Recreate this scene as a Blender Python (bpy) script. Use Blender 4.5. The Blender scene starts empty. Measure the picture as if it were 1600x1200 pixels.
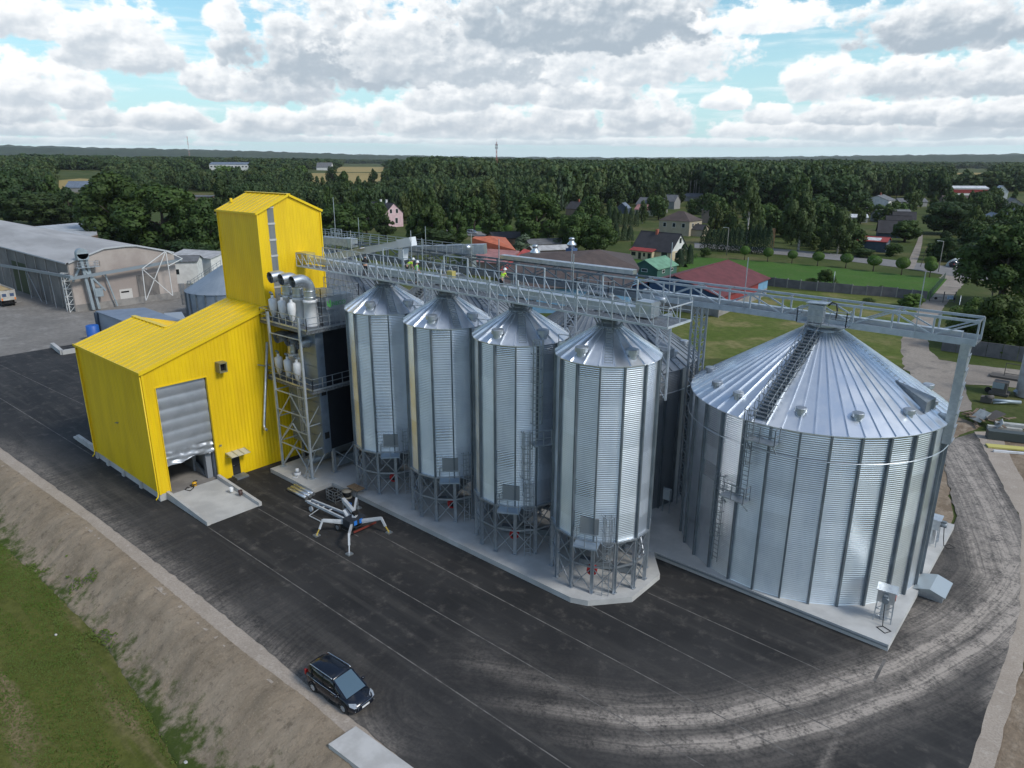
import bpy, bmesh, math, random
import numpy as np
from mathutils import Vector, Matrix
S = bpy.context.scene
COL = S.collection
rnd = random.Random(7)
PI = math.pi

# ---------------------------------------------------------------- camera
CAMH = 28.0
FPX = 1110.0                      # focal length in pixels of a 1600 px wide frame
def cam_axes():
    p, r, y = math.radians(17.512), math.radians(-0.155), math.radians(131.122)
    f = np.array([math.cos(y)*math.cos(p), math.sin(y)*math.cos(p), -math.sin(p)])
    x = np.array([math.sin(y), -math.cos(y), 0.0])
    d = np.cross(f, x)
    return x*math.cos(r)+d*math.sin(r), -x*math.sin(r)+d*math.cos(r), f
CX, CD, CF = cam_axes()
def ray(px, py):
    return CX*((px-800)/FPX)+CD*((py-600)/FPX)+CF
cam = bpy.data.cameras.new("camera")
cam.sensor_width = 36.0
cam.lens = FPX/1600*36
cam.clip_start = 0.5
cam.clip_end = 30000
camo = bpy.data.objects.new("camera", cam)
camo.matrix_world = Matrix(((CX[0], -CD[0], -CF[0], 0), (CX[1], -CD[1], -CF[1], 0), (CX[2], -CD[2], -CF[2], CAMH), (0, 0, 0, 1)))
COL.objects.link(camo)
S.camera = camo

# ---------------------------------------------------------------- world, sun, exposure
SUN_AZ, SUN_EL = math.radians(8), math.radians(42)
W = bpy.data.worlds.new("World"); S.world = W; W.use_nodes = True
nt = W.node_tree
for n in list(nt.nodes): nt.nodes.remove(n)
class NB:
    """small node builder"""
    def __init__(s, tree): s.t = tree
    def n(s, typ, **kw):
        nd = s.t.nodes.new(typ)
        for k, v in kw.items():
            if k == 'i':
                for kk, vv in v.items():
                    if hasattr(vv, 'is_output'): s.t.links.new(vv, nd.inputs[kk])
                    else: nd.inputs[kk].default_value = vv
            else: setattr(nd, k, v)
        return nd
    def m(s, op, a, b=0.0, c=0.0, clamp=False):
        nd = s.n('ShaderNodeMath', operation=op, use_clamp=clamp)
        for i, v in enumerate((a, b, c)):
            if hasattr(v, 'is_output'): s.t.links.new(v, nd.inputs[i])
            else: nd.inputs[i].default_value = v
        return nd.outputs[0]
    def mix(s, f, a, b, mode='MIX'):
        nd = s.n('ShaderNodeMix', data_type='RGBA', blend_type=mode)
        for i, v in ((0, f), (6, a), (7, b)):
            if hasattr(v, 'is_output'): s.t.links.new(v, nd.inputs[i])
            elif i == 0: nd.inputs[0].default_value = v
            else: nd.inputs[i].default_value = (*v, 1) if len(v) == 3 else v
        return nd.outputs[2]
    def ss(s, v, lo, hi, a=0.0, b=1.0):
        nd = s.n('ShaderNodeMapRange', interpolation_type='SMOOTHSTEP')
        for i, x in enumerate((v, lo, hi, a, b)):
            if hasattr(x, 'is_output'): s.t.links.new(x, nd.inputs[i])
            else: nd.inputs[i].default_value = x
        return nd.outputs[0]
    def noise(s, vec, scale, detail=4, rough=.55, dim='3D', lac=2.0):
        nd = s.n('ShaderNodeTexNoise', noise_dimensions=dim)
        if vec is not None: s.t.links.new(vec, nd.inputs['Vector'])
        nd.inputs['Scale'].default_value = scale; nd.inputs['Detail'].default_value = detail
        nd.inputs['Roughness'].default_value = rough; nd.inputs['Lacunarity'].default_value = lac
        return nd.outputs[0]
    def vm(s, op, a, b=(0, 0, 0), sc=None):
        nd = s.n('ShaderNodeVectorMath', operation=op)
        for i, v in enumerate((a, b)):
            if hasattr(v, 'is_output'): s.t.links.new(v, nd.inputs[i])
            else: nd.inputs[i].default_value = v
        if sc is not None:
            if hasattr(sc, 'is_output'): s.t.links.new(sc, nd.inputs[3])
            else: nd.inputs[3].default_value = sc
        return nd.outputs[1] if op in ('LENGTH', 'DISTANCE', 'DOT_PRODUCT') else nd.outputs[0]
# cumulus banks low over the horizon: middle, base, half width, height and grey of each (in pixels of the photograph), far rows first
CLOUDS = [(150, 224, 260, 13, .6), (520, 220, 250, 12, .6), (900, 224, 350, 12, .6), (1300, 227, 380, 13, .6), (1560, 224, 200, 12, .6),
  (70, 205, 120, 34, .6), (230, 212, 110, 36, .6), (380, 210, 100, 36, .6), (520, 203, 90, 40, .5), (690, 210, 85, 28, .5), (860, 210, 120, 34, .6), (1000, 206, 100, 34, .6), (1190, 207, 110, 34, .4), (1330, 213, 120, 40, .6), (1460, 210, 120, 36, .6), (1560, 204, 140, 46, .7),
  (40, 182, 80, 52, .6), (150, 188, 70, 40, .6), (270, 194, 100, 40, .65), (430, 200, 90, 40, .65), (530, 188, 80, 40, .6), (640, 196, 90, 52, .6), (760, 200, 90, 60, .65), (880, 196, 90, 56, .65), (1000, 190, 90, 58, .65), (1135, 165, 44, 30, .3), (1195, 187, 50, 34, .5), (1330, 182, 90, 46, .7), (1450, 184, 100, 50, .75), (1570, 186, 110, 52, .8),
  (30, 148, 90, 84, .5), (120, 154, 70, 66, .5), (340, 140, 70, 62, .6), (450, 146, 110, 72, .7), (700, 162, 90, 52, .6), (800, 150, 90, 56, .6), (930, 158, 110, 50, .65), (1290, 144, 90, 62, .45), (1420, 142, 110, 66, .75), (1560, 132, 130, 76, .75),
  (20, 42, 130, 70, .5), (195, 88, 112, 105, .6), (352, 38, 42, 38, .2), (560, 102, 240, 140, .9), (760, 100, 260, 120, .75), (1000, 108, 200, 95, .5), (900, 48, 260, 120, 1.0), (1190, 40, 110, 50, .1), (1480, 56, 180, 90, 1.0)]
def build_sky():
    b = NB(nt)
    d = b.n('ShaderNodeTexCoord').outputs['Generated']
    z = b.n('ShaderNodeSeparateXYZ', i={0: d}).outputs[2]
    hf = (float(CF[0]/math.hypot(CF[0], CF[1])), float(CF[1]/math.hypot(CF[0], CF[1])), 0.0)
    hr = (float(CX[0]), float(CX[1]), 0.0)
    az = b.m('MULTIPLY', b.m('ARCTAN2', b.vm('DOT_PRODUCT', d, hr), b.vm('DOT_PRODUCT', d, hf)), 180/PI)
    el = b.m('MULTIPLY', b.m('ARCSINE', z), 180/PI)
    sky = b.n('ShaderNodeTexSky', sky_type='NISHITA', sun_disc=False, sun_elevation=SUN_EL,
              sun_rotation=math.radians(90)-SUN_AZ, air_density=1.0, dust_density=0.6, ozone_density=1.6, altitude=100)
    col = b.mix(1.0, sky.outputs[0], SKY_TINT, 'MULTIPLY')
    col = b.mix(b.ss(el, 2.0, 14.0, 0.75, 0.0), col, (5.2, 7.5, 8.2))
    # the cloud deck overhead and behind, thin enough to leave wide blue
    inv = b.m('DIVIDE', 1.0, b.m('ADD', b.m('MAXIMUM', z, 0.0), 0.06))
    v = b.vm('MULTIPLY', b.vm('SCALE', d, sc=inv), (1, 1, 0))
    v = b.vm('ADD', v, (SKY_SEED, 3.1, 0))
    nn = b.noise(v, .75, 6, .52)
    over = b.ss(nn, SKY_THR, SKY_THR+.10)
    oc = b.mix(b.ss(nn, SKY_THR+.08, SKY_THR+.26), (10.5, 10.5, 10.4), (6.6, 6.8, 7.1))
    inview = b.m('MULTIPLY', b.m('MULTIPLY', b.ss(el, 11.5, 16.0, 1.0, 0.0), b.ss(el, -1.2, -.8)), b.ss(b.m('ABSOLUTE', az), 44.0, 56.0, 1.0, 0.0))
    plain = b.mix(over, b.mix(1.0, sky.outputs[0], (1.30, 1.36, 1.34), 'MULTIPLY'), oc)
    # shared noises of the banks
    pv = b.n('ShaderNodeCombineXYZ', i={0: az, 1: b.m('MULTIPLY', el, 1.35), 2: 0.0}).outputs[0]
    wv = b.n('ShaderNodeCombineXYZ', i={0: b.m('MULTIPLY', az, .10), 1: b.m('MULTIPLY', el, .8), 2: 4.0}).outputs[0]
    wisp = b.m('MULTIPLY', b.ss(b.noise(wv, 1.0, 6, .6), .47, .70), .8)
    col = b.mix(wisp, col, (8.9, 9.4, 9.6))
    n1 = b.noise(pv, .42, 7, .56)
    n2 = b.noise(pv, 1.15, 6, .58)
    e1 = b.noise(b.vm('ADD', pv, (-.35, .55, 0)), .42, 4, .50)
    f1 = b.noise(pv, .42, 4, .50)
    e2 = b.noise(b.vm('ADD', pv, (-.12, .20, 0)), 1.15, 3, .5); f2 = b.noise(pv, 1.15, 3, .5)
    emb = b.m('ADD', b.m('MULTIPLY', b.m('SUBTRACT', f1, e1), 2.6), b.m('MULTIPLY', b.m('SUBTRACT', f2, e2), .7))
    rag = b.m('ADD', b.m('MULTIPLY', b.m('SUBTRACT', n1, .5), 2.6), b.m('MULTIPLY', b.m('SUBTRACT', n2, .5), .9))
    for cx, yb, hw, h, grey in CLOUDS:
        r0 = ray(cx, yb); a0 = math.degrees(math.atan2(r0@np.array(hr), r0@np.array(hf))); e0 = math.degrees(math.asin(r0[2]/np.linalg.norm(r0)))
        k = 1/19.4*(1-.25*abs(cx-800)/800)
        w_, h_ = hw*k*1.03, h*k*1.03
        small = min(1.0, .35+h_/3.2)
        u = b.m('DIVIDE', b.m('SUBTRACT', az, a0), w_)
        vv = b.m('DIVIDE', b.m('SUBTRACT', el, e0), h_)
        vs_ = b.m('ADD', b.m('MULTIPLY', b.m('MAXIMUM', vv, 0.0), 1.0), b.m('MULTIPLY', b.m('MINIMUM', vv, 0.0), 3.2))
        rr_ = b.m('ADD', b.m('MULTIPLY', u, u), b.m('MULTIPLY', vs_, vs_))
        den = b.m('ADD', b.m('SUBTRACT', .74, rr_), b.m('MULTIPLY', rag, .85))
        al = b.m('MULTIPLY', b.ss(den, -.05, .32), b.ss(b.m('ABSOLUTE', u), 1.25, 1.6, 1.0, 0.0))
        lit = b.m('ADD', b.m('ADD', b.m('MULTIPLY', vv, .75), .62-.5*grey), b.m('MULTIPLY', emb, .62))
        lit = b.m('ADD', lit, b.ss(den, 0.0, .5, .35*grey, 0.0))
        f = b.ss(lit, 0.0, .95)
        dk = (7.2-3.3*grey, 7.7-3.1*grey, 8.2-2.9*grey)
        col = b.mix(al, col, b.mix(f, dk, (9.75, 9.85, 9.9)))
    def finish(c):
        c = b.mix(b.m('MULTIPLY', b.ss(el, 0.2, 2.3, 1.0, 0.0), 0.75), c, (6.7, 8.3, 9.0))
        c = b.mix(b.ss(z, -0.02, 0.0), (2.0, 2.4, 2.0), c)
        return b.n('ShaderNodeBackground', i={'Color': c, 'Strength': 0.1}).outputs[0]
    mx = b.n('ShaderNodeMixShader', i={0: inview, 1: finish(plain), 2: finish(col)})
    b.n('ShaderNodeOutputWorld', i={'Surface': mx.outputs[0]})
SKY_TINT = (0.95, 1.32, 1.28)
SKY_SEED = 2.0
SKY_THR = 0.55
build_sky()
sun = bpy.data.lights.new("sun", 'SUN'); sun.energy = 2.1; sun.angle = math.radians(13); sun.color = (1.0, .955, .88)
suno = bpy.data.objects.new("sun", sun); COL.objects.link(suno)
sdir = Vector((math.cos(SUN_EL)*math.cos(SUN_AZ), math.cos(SUN_EL)*math.sin(SUN_AZ), math.sin(SUN_EL)))
suno.rotation_euler = sdir.to_track_quat('Z', 'Y').to_euler(); suno.location = (60, -30, 80)
S.view_settings.view_transform = 'Standard'; S.view_settings.look = 'None'
S.view_settings.exposure = 0.22; S.view_settings.gamma = 1.0; S.view_settings.use_curve_mapping = False

# ---------------------------------------------------------------- helpers
def sstep(a, b, x):
    t = min(1.0, max(0.0, (x-a)/(b-a))); return t*t*(3-2*t)
def terrain(x, y):
    """height of the land: level round the works, rising gently far off; the meadow below the bank lies lower"""
    d = math.hypot(x, y)
    left = sstep(-.1, .75, (-x*CX[0]-y*CX[1])/max(d, 1))
    z = sstep(380, 1300, d)*(5+13*left)
    if y < 17: z -= 2.1*sstep(16.6, 12.5, y)
    return z
def at(px, py, z=None):
    """the point of the land (or of the level z) seen at pixel px, py of the 1600 x 1200 photograph"""
    d = ray(px, py)
    if z is not None:
        t = (z-CAMH)/d[2]; return Vector((d[0]*t, d[1]*t, z))
    t = 10.0
    for _ in range(4000):
        if CAMH+d[2]*t <= terrain(d[0]*t, d[1]*t): break
        t *= 1.004
    return Vector((d[0]*t, d[1]*t, terrain(d[0]*t, d[1]*t)))
def zat(p, py):
    """height above point p that shows at pixel row py"""
    q = np.array([p[0], p[1], 0.0]); k = (py-600)/FPX
    # (q+(z-CAMH)k).CD = k*(...).CF
    a = q@CD-CAMH*CD[2]; c = q@CF-CAMH*CF[2]
    return (k*c-a)/(CD[2]-k*CF[2])
def wid(p, px):
    """metres per pixel at point p"""
    v = np.array([p[0], p[1], p[2]-CAMH]); return px*(v@CF)/FPX

class MB:
    def __init__(s): s.v = []; s.f = []; s.m = []; s.s = []
    def add(s, vs, fs, m=0, smooth=False):
        o = len(s.v); s.v += [tuple(v) for v in vs]
        for f in fs: s.f.append(tuple(i+o for i in f)); s.m.append(m); s.s.append(smooth)
        return s
    def box(s, x0, y0, z0, x1, y1, z1, m=0):
        return s.add([(x0, y0, z0), (x1, y0, z0), (x1, y1, z0), (x0, y1, z0), (x0, y0, z1), (x1, y0, z1), (x1, y1, z1), (x0, y1, z1)],
                     [(0, 3, 2, 1), (4, 5, 6, 7), (0, 1, 5, 4), (1, 2, 6, 5), (2, 3, 7, 6), (3, 0, 4, 7)], m)
    def bar(s, p, q, w=.1, h=None, m=0, up=(0, 0, 1)):
        p, q = Vector(p), Vector(q); h = w if h is None else h
        d = q-p
        if d.length < 1e-6: return s
        d.normalize(); u = Vector(up)
        if abs(d.dot(u)) > .98: u = Vector((1, 0, 0))
        a = d.cross(u).normalized(); c = a.cross(d)
        a *= w/2; c *= h/2
        vs = [p-a-c, p+a-c, p+a+c, p-a+c, q-a-c, q+a-c, q+a+c, q-a+c]
        return s.add(vs, [(0, 1, 2, 3), (7, 6, 5, 4), (4, 5, 1, 0), (5, 6, 2, 1), (6, 7, 3, 2), (7, 4, 0, 3)], m)
    def tube(s, pts, r, n=8, m=0, cap=True):
        pts = [Vector(p) for p in pts]; rr = r if isinstance(r, (list, tuple)) else [r]*len(pts)
        vs = []; fs = []; up = None
        for i, p in enumerate(pts):
            d = (pts[min(i+1, len(pts)-1)]-pts[max(i-1, 0)]).normalized()
            if up is None:
                up = Vector((0, 0, 1)) if abs(d.z) < .9 else Vector((1, 0, 0))
            a = d.cross(up)
            if a.length < 1e-4: a = d.cross(Vector((0, 1, 0)))
            a.normalize(); c = a.cross(d).normalized(); up = c
            for k in range(n):
                t = 2*PI*k/n; vs.append(p+a*math.cos(t)*rr[i]+c*math.sin(t)*rr[i])
        for i in range(len(pts)-1):
            for k in range(n):
                k2 = (k+1) % n; fs.append((i*n+k, i*n+k2, (i+1)*n+k2, (i+1)*n+k))
        if n > 4: s.add(vs, fs, m, True)
        else: s.add(vs, fs, m, False)
        if cap:
            o = len(s.v)-len(vs)
            s.f.append(tuple(o+k for k in reversed(range(n)))); s.m.append(m); s.s.append(False)
            s.f.append(tuple(o+(len(pts)-1)*n+k for k in range(n))); s.m.append(m); s.s.append(False)
        return s
    def lathe(s, prof, n=24, c=(0, 0, 0), m=0, smooth=True, a0=0.0, a1=2*PI):
        full = abs(a1-a0-2*PI) < 1e-6; k = n if full else n+1
        vs = []; fs = []
        for r, z in prof:
            for i in range(k):
                t = a0+(a1-a0)*i/n; vs.append((c[0]+r*math.cos(t), c[1]+r*math.sin(t), c[2]+z))
        for j in range(len(prof)-1):
            for i in range(n):
                i2 = (i+1) % k; fs.append((j*k+i, j*k+i2, (j+1)*k+i2, (j+1)*k+i))
        return s.add(vs, fs, m, smooth)
    def prism(s, poly, z0, z1, m=0):
        n = len(poly)
        vs = [(p[0], p[1], z0) for p in poly]+[(p[0], p[1], z1) for p in poly]
        return s.add(vs, [tuple(reversed(range(n))), tuple(range(n, 2*n))]+[(i, (i+1) % n, n+(i+1) % n, n+i) for i in range(n)], m)
    def extr(s, poly, vec, m=0):
        n = len(poly); vec = Vector(vec)
        vs = [Vector(p) for p in poly]+[Vector(p)+vec for p in poly]
        return s.add(vs, [tuple(reversed(range(n))), tuple(range(n, 2*n))]+[(i, (i+1) % n, n+(i+1) % n, n+i) for i in range(n)], m)
    def poly(s, pts, m=0):
        return s.add(pts, [tuple(range(len(pts)))], m)
    def ball(s, c, r, n=12, m=0, sc=(1, 1, 1)):
        k = max(5, n//2); prof = [(max(1e-4, r*math.sin(PI*j/k)), -r*math.cos(PI*j/k)) for j in range(k+1)]
        o = len(s.v); s.lathe(prof, n, (0, 0, 0), m)
        for i in range(o, len(s.v)):
            v = s.v[i]; s.v[i] = (c[0]+v[0]*sc[0], c[1]+v[1]*sc[1], c[2]+v[2]*sc[2])
        return s
    def rot(s, o, rz=0.0, piv=(0, 0, 0), ry=0.0, rx=0.0):
        Mx = Matrix.Translation(piv) @ Matrix.Rotation(rz, 4, 'Z') @ Matrix.Rotation(ry, 4, 'Y') @ Matrix.Rotation(rx, 4, 'X') @ Matrix.Translation(-Vector(piv))
        for i in range(o, len(s.v)): s.v[i] = tuple(Mx @ Vector(s.v[i]))
        return s
    def build(s, name, mats, parent=None, local=False):
        if not isinstance(mats, (list, tuple)): mats = [mats]
        off = Vector((0, 0, 0))
        if parent is not None and not local:
            r = parent
            while r.parent is not None: r = r.parent
            off = r.location
        me = bpy.data.meshes.new(name)
        vs = [(v[0]-off[0], v[1]-off[1], v[2]-off[2]) for v in s.v] if off.length > 0 else s.v
        me.from_pydata(vs, [], s.f)
        for mt in mats: me.materials.append(mt)
        me.polygons.foreach_set('material_index', s.m); me.polygons.foreach_set('use_smooth', s.s)
        bm = bmesh.new(); bm.from_mesh(me); bmesh.ops.recalc_face_normals(bm, faces=bm.faces); bm.to_mesh(me); bm.free()
        me.update()
        o = bpy.data.objects.new(name, me); COL.objects.link(o)
        if parent is not None: o.parent = parent
        return o
def tag(o, label=None, cat=None, group=None, kind=None):
    if label: o['label'] = label
    if cat: o['category'] = cat
    if group: o['group'] = group
    if kind: o['kind'] = kind
    return o
def thing(name, label, cat, loc=(0, 0, 0), rz=0.0, group=None):
    o = bpy.data.objects.new(name, None); COL.objects.link(o)
    o.empty_display_size = .3; o.location = loc; o.rotation_euler = (0, 0, rz)
    return tag(o, label, cat, group)
def struct(o, label=None, cat=None):
    return tag(o, label, cat, kind='structure')
def copy_tree(o, loc=None, rz=None, label=None, group=None, scale=None, parent=None):
    c = o.copy(); COL.objects.link(c)
    if parent is not None: c.parent = parent
    if loc is not None: c.location = loc
    if rz is not None: c.rotation_euler = (0, 0, rz)
    if scale is not None: c.scale = scale
    if label: c['label'] = label
    if group: c['group'] = group
    for ch in list(o.children): copy_tree(ch, parent=c)
    return c

# ---------------------------------------------------------------- materials
MATS = {}
def mat(name, col, rough=.6, metal=0.0, col2=None, vs=1.0, vlo=.35, vhi=.65, bump=0.0, bs=8.0, spec=.5, detail=5, stretch=(1, 1, 1), world=False, rvar=0.0, ns=None):
    """principled material; col2 is mixed in by noise of scale vs; bump by noise of scale bs"""
    if name in MATS: return MATS[name]
    m = bpy.data.materials.new(name); m.use_nodes = True; MATS[name] = m
    t = m.node_tree; b = NB(t); p = t.nodes['Principled BSDF']
    p.inputs['Roughness'].default_value = rough; p.inputs['Metallic'].default_value = metal
    p.inputs['Specular IOR Level'].default_value = spec; p.inputs['Base Color'].default_value = (*col, 1)
    vec = b.n('ShaderNodeNewGeometry').outputs['Position'] if world else b.n('ShaderNodeTexCoord').outputs['Object']
    if stretch != (1, 1, 1): vec = b.vm('MULTIPLY', vec, stretch)
    if col2 is not None:
        f = b.ss(b.noise(vec, vs, detail, .6), vlo, vhi)
        t.links.new(b.mix(f, col, col2), p.inputs['Base Color'])
        if rvar: t.links.new(b.m('ADD', rough, b.m('MULTIPLY', f, rvar)), p.inputs['Roughness'])
    if bump:
        bn = b.n('ShaderNodeBump', i={'Strength': 1.0, 'Distance': bump, 'Height': b.noise(vec, bs, 4, .6)})
        t.links.new(bn.outputs[0], p.inputs['Normal'])
    return m
def ribbed(name, col, axis, pitch, depth, rough=.4, metal=0.0, col2=None, vs=.3, spec=.5):
    """sheet with folded ribs running across the direction axis"""
    m = mat(name, col, rough, metal, col2, vs, spec=spec, stretch=(1, 1, .18))
    t = m.node_tree; b = NB(t); p = t.nodes['Principled BSDF']
    pos = b.n('ShaderNodeTexCoord').outputs['Object']
    u = b.vm('DOT_PRODUCT', pos, axis)
    h = b.m('PINGPONG', b.m('MULTIPLY', u, 2.0/pitch), 1.0)
    h = b.ss(h, .35, .65)
    bn = b.n('ShaderNodeBump', i={'Strength': 1.0, 'Distance': depth, 'Height': h})
    t.links.new(bn.outputs[0], p.inputs['Normal'])
    return m
YEL = (.84, .575, .004)
m_ywall = ribbed('yellow cladding', YEL, (1, 1, 0), .33, .02, .45, col2=(.73, .485, .006), vs=.9)
m_yroof = ribbed('yellow roof sheet', YEL, (1, 0, 0), .33, .012, .4, col2=(.76, .53, .004), vs=.25)
m_ytrim = mat('yellow trim', (.78, .55, .01), .4)
m_galv = mat('galvanised steel', (.50, .54, .58), .42, .85, (.40, .44, .48), 3.0, rvar=.1)
m_galvb = mat('bright galvanised steel', (.66, .69, .71), .32, .9, (.52, .56, .60), 2.0, rvar=.12)
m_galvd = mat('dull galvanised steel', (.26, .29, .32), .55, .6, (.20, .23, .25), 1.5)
m_stiff = mat('stiffener steel', (.19, .225, .25), .5, .55, (.14, .165, .185), .8)
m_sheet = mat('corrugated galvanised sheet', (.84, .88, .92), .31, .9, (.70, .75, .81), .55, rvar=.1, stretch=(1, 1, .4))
m_sheetd = mat('shaded galvanised sheet', (.34, .37, .40), .5, .75, (.26, .29, .32), .5, stretch=(1, 1, .3))  # back silo walls: their shade is put into this darker colour
def sheet_tones(m, panels, off, tier):
    """every rolled sheet of a silo wall has its own tone of zinc"""
    t = m.node_tree; b = NB(t); p = t.nodes['Principled BSDF']
    o = b.n('ShaderNodeSeparateXYZ', i={0: b.n('ShaderNodeTexCoord').outputs['Object']})
    u = b.m('FLOOR', b.m('MULTIPLY', b.m('ADD', b.m('ARCTAN2', o.outputs[1], o.outputs[0]), -math.radians(off)+2*PI), panels/(2*PI)))
    v = b.m('FLOOR', b.m('ADD', b.m('DIVIDE', o.outputs[2], tier), b.m('MULTIPLY', b.m('MODULO', u, 2.0), .5)))
    w = b.n('ShaderNodeTexWhiteNoise', noise_dimensions='2D', i={'Vector': b.n('ShaderNodeCombineXYZ', i={0: u, 1: v, 2: 0.0}).outputs[0]}).outputs[0]
    w2 = b.n('ShaderNodeTexWhiteNoise', noise_dimensions='1D', i={'W': u}).outputs[0]
    old = p.inputs['Base Color'].links[0].from_socket
    k = b.m('ADD', .80, b.m('ADD', b.m('MULTIPLY', w, .14), b.m('MULTIPLY', w2, .16)))
    t.links.new(b.vm('SCALE', old, sc=k), p.inputs['Base Color'])
    t.links.new(b.m('ADD', .25, b.m('ADD', b.m('MULTIPLY', w, .10), b.m('MULTIPLY', w2, .08))), p.inputs['Roughness'])
m_sheet2 = mat('corrugated galvanised sheet wide', (.84, .88, .92), .31, .9, (.70, .75, .81), .55, stretch=(1, 1, .4))
sheet_tones(m_sheet, 14, -53+360/14*.5+2, 1.15); sheet_tones(m_sheet2, 30, -88, 1.18)
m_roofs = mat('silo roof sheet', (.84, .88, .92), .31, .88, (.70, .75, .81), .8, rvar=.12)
m_roofd = mat('shaded silo roof sheet', (.30, .33, .36), .5, .6, (.22, .25, .28), .6)  # back silo roofs: shading and missing reflection painted as a darker tone
m_white = mat('white paint', (.72, .73, .74), .45, 0, (.62, .63, .64), 1.5)
m_black = mat('black cladding', (.008, .010, .014), .42, spec=.35)
m_dark = mat('dark void', (.006, .006, .007), .9)
m_rubber = mat('rubber', (.018, .018, .019), .8)
m_conc = mat('concrete', (.50, .50, .485), .85, 0, (.38, .38, .37), .35, bump=.01, bs=20, detail=8)
m_concd = mat('old concrete', (.30, .285, .265), .9, 0, (.20, .19, .18), .4, bump=.01, bs=14, detail=8)
m_red = mat('red paint', (.42, .02, .02), .4)
m_blue = mat('blue paint', (.02, .10, .38), .4)
m_glass = mat('window glass', (.02, .026, .03), .08, spec=.7)
m_wood = mat('wood', (.28, .19, .11), .8, 0, (.18, .12, .07), 6, stretch=(1, 8, 1))
# ================================================================ SETTING: land, yard, roads
from mathutils import noise as mn
def ground_mat(name, cols, scales, bump=.03, bs=6.0, streak=None):
    """three earth or grass colours mixed by two noises of world position"""
    if name in MATS: return MATS[name]
    m = bpy.data.materials.new(name); m.use_nodes = True; MATS[name] = m
    t = m.node_tree; b = NB(t); p = t.nodes['Principled BSDF']
    p.inputs['Roughness'].default_value = .95; p.inputs['Specular IOR Level'].default_value = .15
    pos = b.n('ShaderNodeNewGeometry').outputs['Position']
    n1 = b.noise(pos, scales[0], 7, .62); n2 = b.noise(pos, scales[1], 6, .65)
    n3 = b.noise(b.vm('MULTIPLY', pos, streak or (1, 1, 1)), scales[2], 5, .6)
    c = b.mix(b.ss(n1, .40, .62), cols[0], cols[1])
    c = b.mix(b.ss(n3, .50, .68), c, cols[2])
    c = b.mix(b.ss(n2, .35, .7, 0.0, .55), c, tuple(x*.55 for x in cols[0]))
    t.links.new(c, p.inputs['Base Color'])
    bn = b.n('ShaderNodeBump', i={'Strength': 1.0, 'Distance': bump, 'Height': b.noise(pos, bs, 6, .7)})
    t.links.new(bn.outputs[0], p.inputs['Normal'])
    return m
m_land = ground_mat('land grass', [(.055, .08, .018), (.085, .105, .03), (.15, .135, .06)], (.06, 1.3, .035))
m_mead = ground_mat('meadow grass', [(.085, .100, .020), (.115, .122, .030), (.22, .17, .095)], (.12, 2.2, .42), .06, 5, (.16, 1, 1))
m_lawn = ground_mat('mown lawn', [(.06, .135, .022), (.075, .155, .028), (.085, .14, .035)], (.05, 1.5, .2), .03)
m_wild = ground_mat('wild grass', [(.10, .14, .026), (.15, .165, .05), (.25, .22, .095)], (.09, .9, .12), .15, 3)
m_dirt = ground_mat('bare earth', [(.30, .235, .17), (.20, .15, .105), (.36, .295, .225)], (.35, 3.0, 1.2), .10, 4, (1, .5, 1))
m_grav = ground_mat('gravel', [(.42, .36, .30), (.37, .315, .26), (.46, .40, .34)], (.5, 9.0, 2.0), .02, 25)
m_track = ground_mat('gravel road', [(.34, .30, .255), (.27, .235, .20), (.20, .18, .16)], (.12, 3.0, .3), .03, 8)
m_yard = ground_mat('worn concrete yard', [(.25, .235, .215), (.20, .19, .175), (.30, .285, .265)], (.10, 1.2, .22), .01, 6)
m_road = ground_mat('paved road', [(.24, .235, .23), (.21, .205, .20), (.27, .26, .255)], (.08, 1.0, .3), .004, 8)
m_field = ground_mat('ripe grain field', [(.37, .29, .12), (.33, .255, .10), (.40, .31, .14)], (.01, .3, .02), .1, 1)
m_forestfloor = mat('wooded hills', (.018, .034, .014), .95, 0, (.035, .055, .02), .006, bump=6, bs=.03, world=True, detail=9)

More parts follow.
